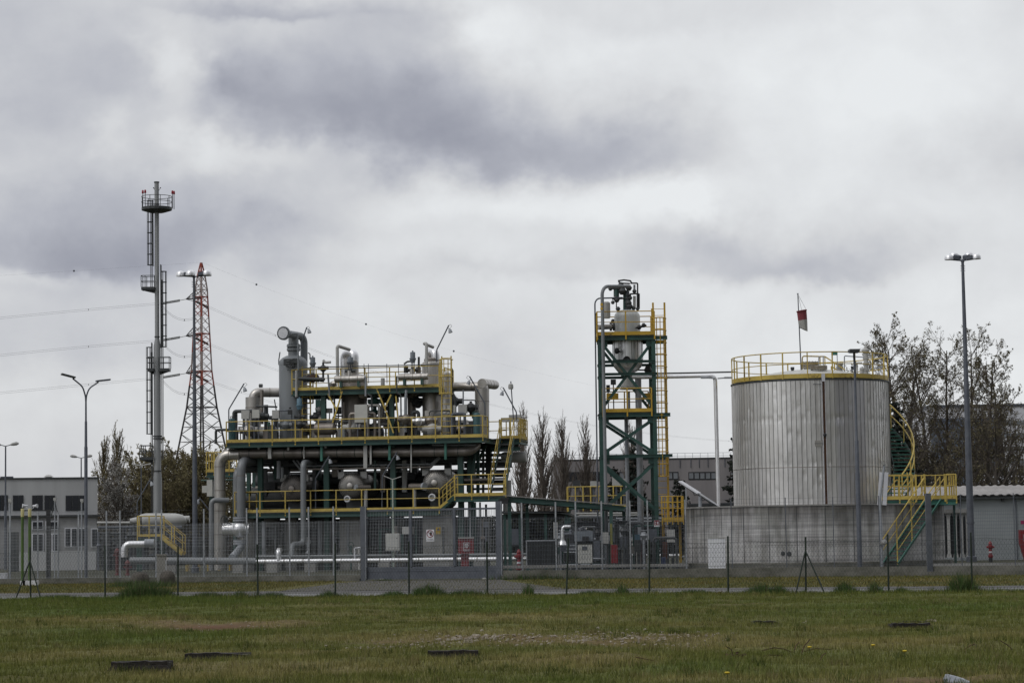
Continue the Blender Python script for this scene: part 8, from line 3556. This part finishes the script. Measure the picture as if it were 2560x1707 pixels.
b = MB()
sock(b, 778, 800)
o = b.build('red_sleeve', SOCKR, t)
b = MB()
sock(b, 800, 823)
b.build('white_sleeve', SOCKW, t)
b = MB()
c = P(2004, 777, YK - .9)
b.ring(c, (-.16, 0, 1), 12.3 * sc_, .025, 20, 6)
b.build('hoop', SOCKR, t)
b = MB()
for dx in (-.02, .19):
    b.tube(pt, c + Vector((dx + .02, -.08, .02)), .006, n=4)
b.build('cord', DARKM, t)

# white trays with a thin lamp post in front of the bund
for (u0, v0, u1, v1, lab) in [(2204, 1180, 2198, 1262, 'white upright cover sheet left of the slim lamp post at the bund'), (2216, 1180, 2211, 1262, 'white upright cover sheet right of the slim lamp post at the bund')]:
    b = MB()
    b.beam(P(u0, v0, YK - BR - .15), P(u1, v1, YK - BR - .15), .05, .17, upd=Vector((1, 0, 0)))
    tag(b.build('cover_sheet', WHITE, None, smooth=False), lab, 'cover')
q = P(2204, 1400, 97)
t = thing('lamp_post', 'slim grey lamp post with a small light standing before the bund', 'lamp post', (q.x, 97, 0))
b = MB()
zt = P(2210, 1162, 97).z
b.lathe([(.07, 0), (.07, 1.9), (.045, 2.0), (.045, 2.9)], (q.x, 97, 0), n=10)
b.tube((q.x, 97, 2.88), (P(2211, 1162, 97).x, 97, zt), .045, n=8)
b.build('pole', GALV, t)
b = MB()
c = P(2207, 1157, 97)
b.box(c, (.12, .14, .14))
b.box(P(2215, 1162, 97), (.10, .12, .12))
b.build('lamp_head', LGREY, t, smooth=False)
b = MB()
c = P(2210, 1355, 96.8)
b.lathe([(.03, -.1), (.11, -.06), (.12, .04), (.05, .1)], c, Vector((.3, -1, 0)), n=12)
b.box(P(2201, 1355, 96.9), (.1, .1, .16))
b.build('siren', LGREY, t)
# white cabinet and square galvanised post by the fence
q = PZ(1794, 1437, 0)
Yc = 92.0
q = P(1794, 1430, Yc)
s = Yc / FPX
t = thing('utility_cabinet', 'tall white utility cabinet standing before the bund wall', 'cabinet', (q.x, Yc, 0))
b = MB()
zt = P(1794, 1345, Yc).z
b.box((q.x, Yc + .2, zt / 2), (41 * s, .42, zt))
WHT = mat('bright_white_enamel', (.90, .91, .95), (.84, .85, .89), .4)
b.build('body', WHT, t, smooth=False)
b = MB()
b.box((q.x - 2.5 * s, Yc - .012, zt / 2 + .02), (34 * s, .02, zt - .12))
b.build('door', WHT, t, smooth=False)
b = MB()
b.box((q.x, Yc + .2, zt + .012), (43 * s, .46, .03))
b.build('cap', OFFW, t, smooth=False)
q = on_line(2323, MF_A, MF_B)
b = MB()
zt = P(2323, 1233, q.y).z
b.box((q.x, q.y - .1, zt / 2), (13.5 * q.y / FPX, .19, zt))
tag(b.build('fence_post', GALVD, None, smooth=False), 'thick square galvanised post in front of the green access stair', 'post')
# red hydrants: right lawn, behind the gate
for (u, v0, v1, Y, lab) in [(2477, 1352, 1405, 118, 'red pillar hydrant on the lawn before the pale building'), (1298, 1372, 1428, 100, 'red pillar hydrant right of the gate behind the fence')]:
    q = P(u, v1, Y)
    zt = P(u, v0, Y).z
    zb_ = 0.0
    t = thing('hydrant', lab, 'hydrant', (q.x, Y, 0), 'red hydrants')
    b = MB()
    b.lathe([(.10, 0), (.10, .18), (.07, .2), (.07, .22)], (q.x, Y, 0), n=14)
    b.build('base', DARKM, t)
    b = MB()
    b.lathe([(.07, .2), (.12, .24), (.12, .34), (.085, .38), (.08, zt * .62), (.12, zt * .66), (.135, zt * .72), (.12, zt * .80), (.08, zt * .82), (.10, zt * .88), (.06, zt * .95), (.025, zt)], (q.x, Y, 0), n=16)
    b.build('body', RED, t)
    b = MB()
    for sg in (-1, 1):
        b.tube((q.x, Y, zt * .72), (q.x + sg * .19, Y, zt * .72), .05, n=10)
    b.build('outlet', RED, t)
    b = MB()
    b.lathe([(.095, zt * .44), (.095, zt * .52)], (q.x, Y, 0), n=14)
    b.build('white_band', WHITE, t)
# red cabinet at the right edge
Yr = 118.0
q0, q1 = P(2547, 1324, Yr), P(2590, 1324, Yr)
zt, zm, zb_ = P(2560, 1324, Yr).z, P(2560, 1361, Yr).z, P(2560, 1393, Yr).z
t = thing('hose_cabinet', 'red fire hose cabinet cut by the right edge of the lawn', 'fire cabinet', ((q0.x + q1.x) / 2, Yr, 0))
b = MB()
b.box(((q0.x + q1.x) / 2, Yr, (zt + zm) / 2), (q1.x - q0.x, .3, zt - zm))
b.build('cabinet', RED, t, smooth=False)
b = MB()
b.poly([(q0.x + .02, Yr - .13, zm - .005), (q0.x + .24, Yr - .13, .02), (q1.x - .24, Yr - .13, .02), (q1.x - .02, Yr - .13, zm - .005)], Vector((0, .26, 0)))
b.build('stand', RED, t, smooth=False)
b = MB()
b.box((q0.x + .33, Yr - .16, (zt + zm) / 2 - .02), (.26, .012, .34))
b.build('pictogram_plate', WHITE, t, smooth=False)
b = MB()
c = P(2560, 1305, Yr + 7.8)
b.box(c, (.34, .03, .2))
tag(b.build('wall_sign', mat('magenta_sign', (.35, .02, .10), None, .5), None, smooth=False), 'small magenta-red sign on the pale building above the red cabinet', 'sign')
# fire sign on the tower fence
c = P(1642, 1308, 99)
t = thing('fire_sign', 'small red and white fire equipment sign at the tower foot', 'sign', c)
b = MB()
b.box(c, (.22, .012, .27))
b.build('sign_plate', WHITE, t, smooth=False)
b = MB()
b.box(c + Vector((0, -.01, .035)), (.20, .01, .19))
rp_ = b.build('red_field', RED, t, smooth=False)
b = MB()
cc = c + Vector((0, -.018, .03))
b.box(cc + Vector((.045, 0, -.01)), (.045, .006, .10))
b.lathe([(.012, 0), (.012, .02)], cc + Vector((.045, 0, .045)), n=8)
b.box(cc + Vector((-.05, 0, .03)), (.05, .006, .03))
b.box(cc + Vector((-.05, 0, -.04)), (.03, .006, .05))
b.build('pictogram', WHITE, rp_, smooth=False)

# ------------------------------------------------------------------ canopies and yard equipment right of the gate
YC = 104.0
t = thing('canopy', 'flat green-framed canopy with a sloping grey roof right of the gate', 'canopy', (P(1420, 1400, YC).x, YC, 0))
a_, c_ = P(1258, 1239, YC), P(1582, 1264, YC)
b = MB()
b.poly([a_, c_, c_ + Vector((0, 3.4, .05)), a_ + Vector((0, 3.4, .05))], Vector((0, 0, .035)))
b.build('roof', ROOFM, t, smooth=False)
b = MB()
for dy in (.12, 3.2):
    b.ibeam(a_ + Vector((.15, dy, -.13)), P(1560, 1262, YC) + Vector((0, dy, -.15)), .14, .22, .02)
for k in range(6):
    q = a_.lerp(c_, (k + .4) / 6.3)
    b.ibeam(q + Vector((0, .2, -.10)), q + Vector((0, 3.1, -.10)), .1, .16, .015)
b.build('frame', GRN, t, smooth=False)
for (u, dy) in ((1274, .15), (1528, .15), (1318, 3.1), (1560, 3.1)):
    q = P(u, 1300, YC + dy)
    zt = a_.z + (c_.z - a_.z) * ((u - 1258) / 324) - .24
    b = MB()
    b.ibeam((q.x, YC + dy, 0), (q.x, YC + dy, zt), .15, .15, .02, upd=Vector((0, 1, 0)))
    b.build('post', GRN, t, smooth=False)
b = MB()
b.box(P(1262, 1246, YC - .05), (.36, .3, .12))
b.box(P(1258, 1253, YC - .1), (.42, .2, .2))
b.build('end_box', DARKM, t, smooth=False)
YD = 116.0
t = thing('canopy', 'lower dark canopy roof behind the front canopy', 'canopy', (P(1335, 1400, YD).x, YD, 0))
a_, c_ = P(1255, 1277, YD), P(1424, 1282, YD)
b = MB()
b.poly([a_, P(1400, 1277, YD), c_, c_ + Vector((.4, 3, -.1)), a_ + Vector((0, 3, 0))], Vector((0, 0, -.10)))
b.build('roof', STEEL, t, smooth=False)
for u in (1262, 1300, 1364, 1415):
    q = P(u, 1300, YD + .3)
    b = MB()
    b.box((q.x, YD + .3, a_.z / 2 - .1), (.14, .14, a_.z - .12))
    b.build('post', GRN, t, smooth=False)
b = MB()
facebox(b, 1256, 1284, 1420, 1297, YD + .4, .1)
b.build('valance', DARKM, t, smooth=False)
# yellow railings behind the canopy
YY = 120.0
t = thing('walkway', 'raised yellow-railed walkway behind the steel tower', 'walkway', (P(1480, 1400, YY).x, YY, 0))
q0, q1 = P(1420, 1268, YY), P(1572, 1266, YY)
q1.z = q0.z
b = MB()
b.poly([q0, q1, q1 + Vector((0, 1.5, 0)), q0 + Vector((0, 1.5, 0))], Vector((0, 0, -.1)))
for f in (.02, .5, .98):
    q = q0.lerp(q1, f)
    b.box((q.x, YY + .3, q.z / 2 - .08), (.13, .13, q.z - .12))
b.build('deck', GRN, t, smooth=False)
railing(t, [q0 + Vector((0, 1.5, 0)), q0, q1], h=1.02, step=.36, toe=.12)
for (u0, v0, u1, v1, d, mm, lab) in [(1432, 1200, 1450, 1220, 3, SLAT, 'dark square flood lamp above the yellow walkway'), (1476, 1202, 1492, 1216, 2.4, LGREY, 'pale small box left of the tower leg above the walkway'), (1531, 1192, 1551, 1213, 2.0, LGREY, 'pale square box on a post between the tower legs'),
                                     (1553, 1196, 1567, 1213, 2.6, LGREY, 'second pale box just right of a square one between the tower legs')]:
    t = thing('junction_box', lab, 'box', (P((u0 + u1) / 2, v1, YY + d).x, YY + d, 0))
    b = MB()
    facebox(b, u0, v0, u1, v1, YY + d, .3)
    b.build('box', mm, t, smooth=False)
    b = MB()
    q = P((u0 + u1) / 2, v1, YY + d)
    b.tube((q.x, q.y + .15, 0), (q.x, q.y + .15, q.z), .05, n=7)
    b.build('post', GALVD, t)

# louvred cooler box, generator skid and panel behind the fence
YE = 101.0
t = thing('air_cooler', 'large dark louvred cooler box on green feet right of the gate', 'cooler', (P(1352, 1400, YE).x, YE, 0))
b = MB()
facebox(b, 1318, 1352, 1389, 1412, YE, 1.2)
b.build('body', SLAT, t, smooth=False)
b = MB()
for k in range(22):
    u = 1320 + 69 * k / 22
    facebox(b, u, 1354, u + 1.2, 1410, YE - .04, .03)
b.build('louvre', STEEL, t, smooth=False)
b = MB()
facebox(b, 1315, 1350, 1318, 1413, YE - .05, .2)
facebox(b, 1318, 1349, 1390, 1352, YE - .05, .2)
b.build('frame', GALV, t, smooth=False)
for u in (1326, 1384):
    b = MB()
    q = P(u, 1414, YE)
    b.box((q.x, YE + .3, .09), (.16, .8, .2))
    b.build('foot', GRN, t, smooth=False)
t = thing('switch_cabinet', 'pale square control panel with a small grey plate on a steel frame', 'switch cabinet', (P(1463, 1400, 99).x, 99, 0))
b = MB()
facebox(b, 1445, 1361, 1481, 1407, 99, .25)
b.build('panel', OFFW, t, smooth=False)
b = MB()
facebox(b, 1455, 1365, 1468, 1374, 98.98, .02)
b.build('nameplate', GALVD, t, smooth=False)
b = MB()
for u in (1448, 1478):
    q = P(u, 1400, 99.1)
    b.box((q.x, 99.12, P(u, 1407, 99.1).z / 2), (.08, .1, P(u, 1407, 99.1).z))
b.build('leg', STEEL, t, smooth=False)
t = thing('generator_skid', 'grey machinery skid with bins and pipes behind the pale control panel', 'machine', (P(1455, 1400, 102).x, 102, 0))
for (u0, v0, u1, v1, d, mm) in [(1410, 1355, 1505, 1402, .6, STEEL), (1436, 1327, 1482, 1352, .4, BGREY), (1456, 1340, 1472, 1352, .3, DARKM), (1402, 1358, 1440, 1378, .3, GALVD), (1484, 1352, 1500, 1400, .2, GALVD), (1405, 1405, 1500, 1418, .7, GRN), (1412, 1335, 1440, 1356, 1.0, DARKM)]:
    b = MB()
    facebox(b, u0, v0, u1, v1, 102 + d, .8)
    b.build('housing', mm, t, smooth=False)
b = MB()
b.pipe([P(1426, 1316, 101.8), P(1406, 1316, 101.8), P(1406, 1356, 101.8)], .065, 12, bend=.12)
b.lathe([(.12, .18), (.20, .0)], P(1406, 1361, 101.8), n=14)
b.build('exhaust_pipe', BRT, t)
b = MB()
for (u0, v0, u1, v1) in [(1400, 1363, 1440, 1363), (1416, 1372, 1440, 1372), (1410, 1380, 1440, 1380), (1400, 1411, 1515, 1411), (1482, 1395, 1512, 1396)]:
    b.tube(P(u0, v0, 101.4), P(u1, v1, 101.4), .03, n=6)
b.tube(P(1400, 1340, 101.4), P(1400, 1411, 101.4), .02, n=6)
b.build('frame_tube', GALV, t)
rs = random.Random(9)
for k in range(88):
    u = rs.uniform(1385, 1640)
    Y = rs.uniform(103, 119)
    b = MB()
    v0 = rs.uniform(1300, 1385)
    q = P(u, v0, Y)
    kind = rs.random()
    if kind < .45:
        L_ = rs.uniform(.4, 1.1)
        r_ = rs.uniform(.03, .09)
        b.pipe([(q.x, q.y, 0), q, (q.x + L_, q.y, q.z), (q.x + L_, q.y, 0)], r_, 8, bend=.14)
        nm = 'pipe_loop'
    elif kind < .7:
        b.tube((q.x, q.y, 0), q, .05, n=7)
        b.lathe([(.08, -.16), (.17, 0), (.08, .16)], q - Zv * .1, n=9)
        b.ring(q + Zv * .12, Zv, .16, .02, 12, 4)
        nm = 'hand_valve'
    elif kind < .88:
        b.tube((q.x, q.y, 0), q, .035, n=6)
        b.box(q, (rs.uniform(.2, .5), .2, rs.uniform(.25, .6)))
        nm = 'instrument'
    else:
        L_ = rs.uniform(.7, 1.3)
        r_ = rs.uniform(.12, .25)
        b.lathe([(.001, 0), (r_ * .8, .03), (r_, .12), (r_, L_ - .12), (r_ * .8, L_ - .03), (.001, L_)], (q.x, q.y, rs.uniform(.5, 1.4)), Vector((1, 0, 0)), n=14)
        nm = 'small_vessel'
    b.build(nm, rs.choice([GALV, PIPEG, STEEL, LGREY, SIL, STEEL, GALVD, DARKM, GRN, DARKM]), t)
# pipe rack running across behind the tower foot
t = thing('pipe_rack', 'stack of horizontal silver pipes behind the foot of the steel tower', 'pipe rack', (P(1580, 1400, 114).x, 114, 0))
for (u0, u1, v, rpx, mm) in [(1440, 1600, 1283, 2.2, LGREY), (1448, 1610, 1288, 2.2, LGREY), (1540, 1660, 1296, 2.5, GALV), (1500, 1690, 1303, 2, GALV), (1440, 1520, 1292, 3, PIPEG), (1700, 1560, 1389, 4.5, BRT), (1560, 1620, 1362, 3.5, LGREY), (1680, 1725, 1392, 2, GALV), (1560, 1650, 1378, 2, GALV)]:
    b = MB()
    b.tube(P(u0, v, 114), P(u1, v - 1, 114), rpx * 114 / FPX, n=10)
    b.build('pipe', mm, t)
for u in (1450, 1500, 1545, 1590, 1640, 1680):
    b = MB()
    q = P(u, 1300, 114.3)
    b.box((q.x, 114.35, q.z / 2 + .05), (.12, .12, q.z + .1))
    b.build('post', STEEL, t, smooth=False)
# cabinets near the tower foot, red extinguisher boxes
for (u0, v0, u1, v1, Y, mm, lab) in [(1528, 1361, 1544, 1407, 100, RED, 'bright red extinguisher box right of the pale control panel'), (1603, 1360, 1612, 1404, 106, mat('dull_red_paint', (.16, .03, .03), None, .6), 'dull dark red box left of the tower leg'),
                                     (1657, 1354, 1672, 1396, 106, mat('brown_red_paint', (.13, .045, .03), None, .6), 'brownish red post box beside the yellow basket leg'), (1653, 1392, 1664, 1414, 104, mat('navy_paint', (.02, .035, .10), None, .5), 'small navy blue drum at the foot of the tower'),
                                     (1587, 1335, 1600, 1354, 107, BLUE, 'pale blue instrument cabinet behind the fence'), (1618, 1322, 1642, 1354, 105, GALVD, 'grey cabinet at the right tower leg below the fire sign'), (1668, 1323, 1687, 1355, 105, LGREY, 'pale grey cabinet behind the yellow basket leg'),
                                     (1551, 1341, 1568, 1370, 104, GALVD, 'grey box left of the pale blue cabinet'), (1384, 1305, 1394, 1346, 103, LGREY, 'tall narrow pale box beside the exhaust pipe'), (1506, 1330, 1522, 1358, 104, LGREY, 'grey gauge cabinet at the foot of the long vent pipe'),
                                     (1270, 1322, 1296, 1362, 112, GALVD, 'grey cabinet under the lower canopy behind the gate post')]:
    t = thing('equipment_cabinet', lab, 'cabinet', (P((u0 + u1) / 2, v1, Y).x, Y, 0))
    b = MB()
    facebox(b, u0, v0, u1, v1, Y, .35)
    b.build('body', mm, t, smooth=False)
    b = MB()
    q = P((u0 + u1) / 2, v1, Y)
    s = Y / FPX
    for sg in (-.36, .36):
        b.box((q.x + (u1 - u0) * s * sg, Y + .17, q.z / 2), (.05, .05, max(.05, q.z)))
    b.build('leg', STEEL, t, smooth=False)
# yellow striped post by the canopy
b = MB()
q = P(1528, 1320, 103.6)
b.box((q.x, 103.6, P(1528, 1312, 103.6).z / 2), (.08, .08, P(1528, 1304, 103.6).z))
tag(b.build('marker_post', mat('olive_yellow', (.28, .26, .06), None, .6), None, smooth=False), 'thin olive yellow post beside the canopy post', 'post')
b = MB()
b.beam(P(1240, 1417, 96), P(1720, 1412, 96), .3, .12)
tag(b.build('slab_edge', CONC, None, smooth=False), 'low concrete slab edge running behind the right mesh fence', 'kerb')
b = MB()
for (u, v) in [(1500, 1327), (1515, 1327)]:
    pass
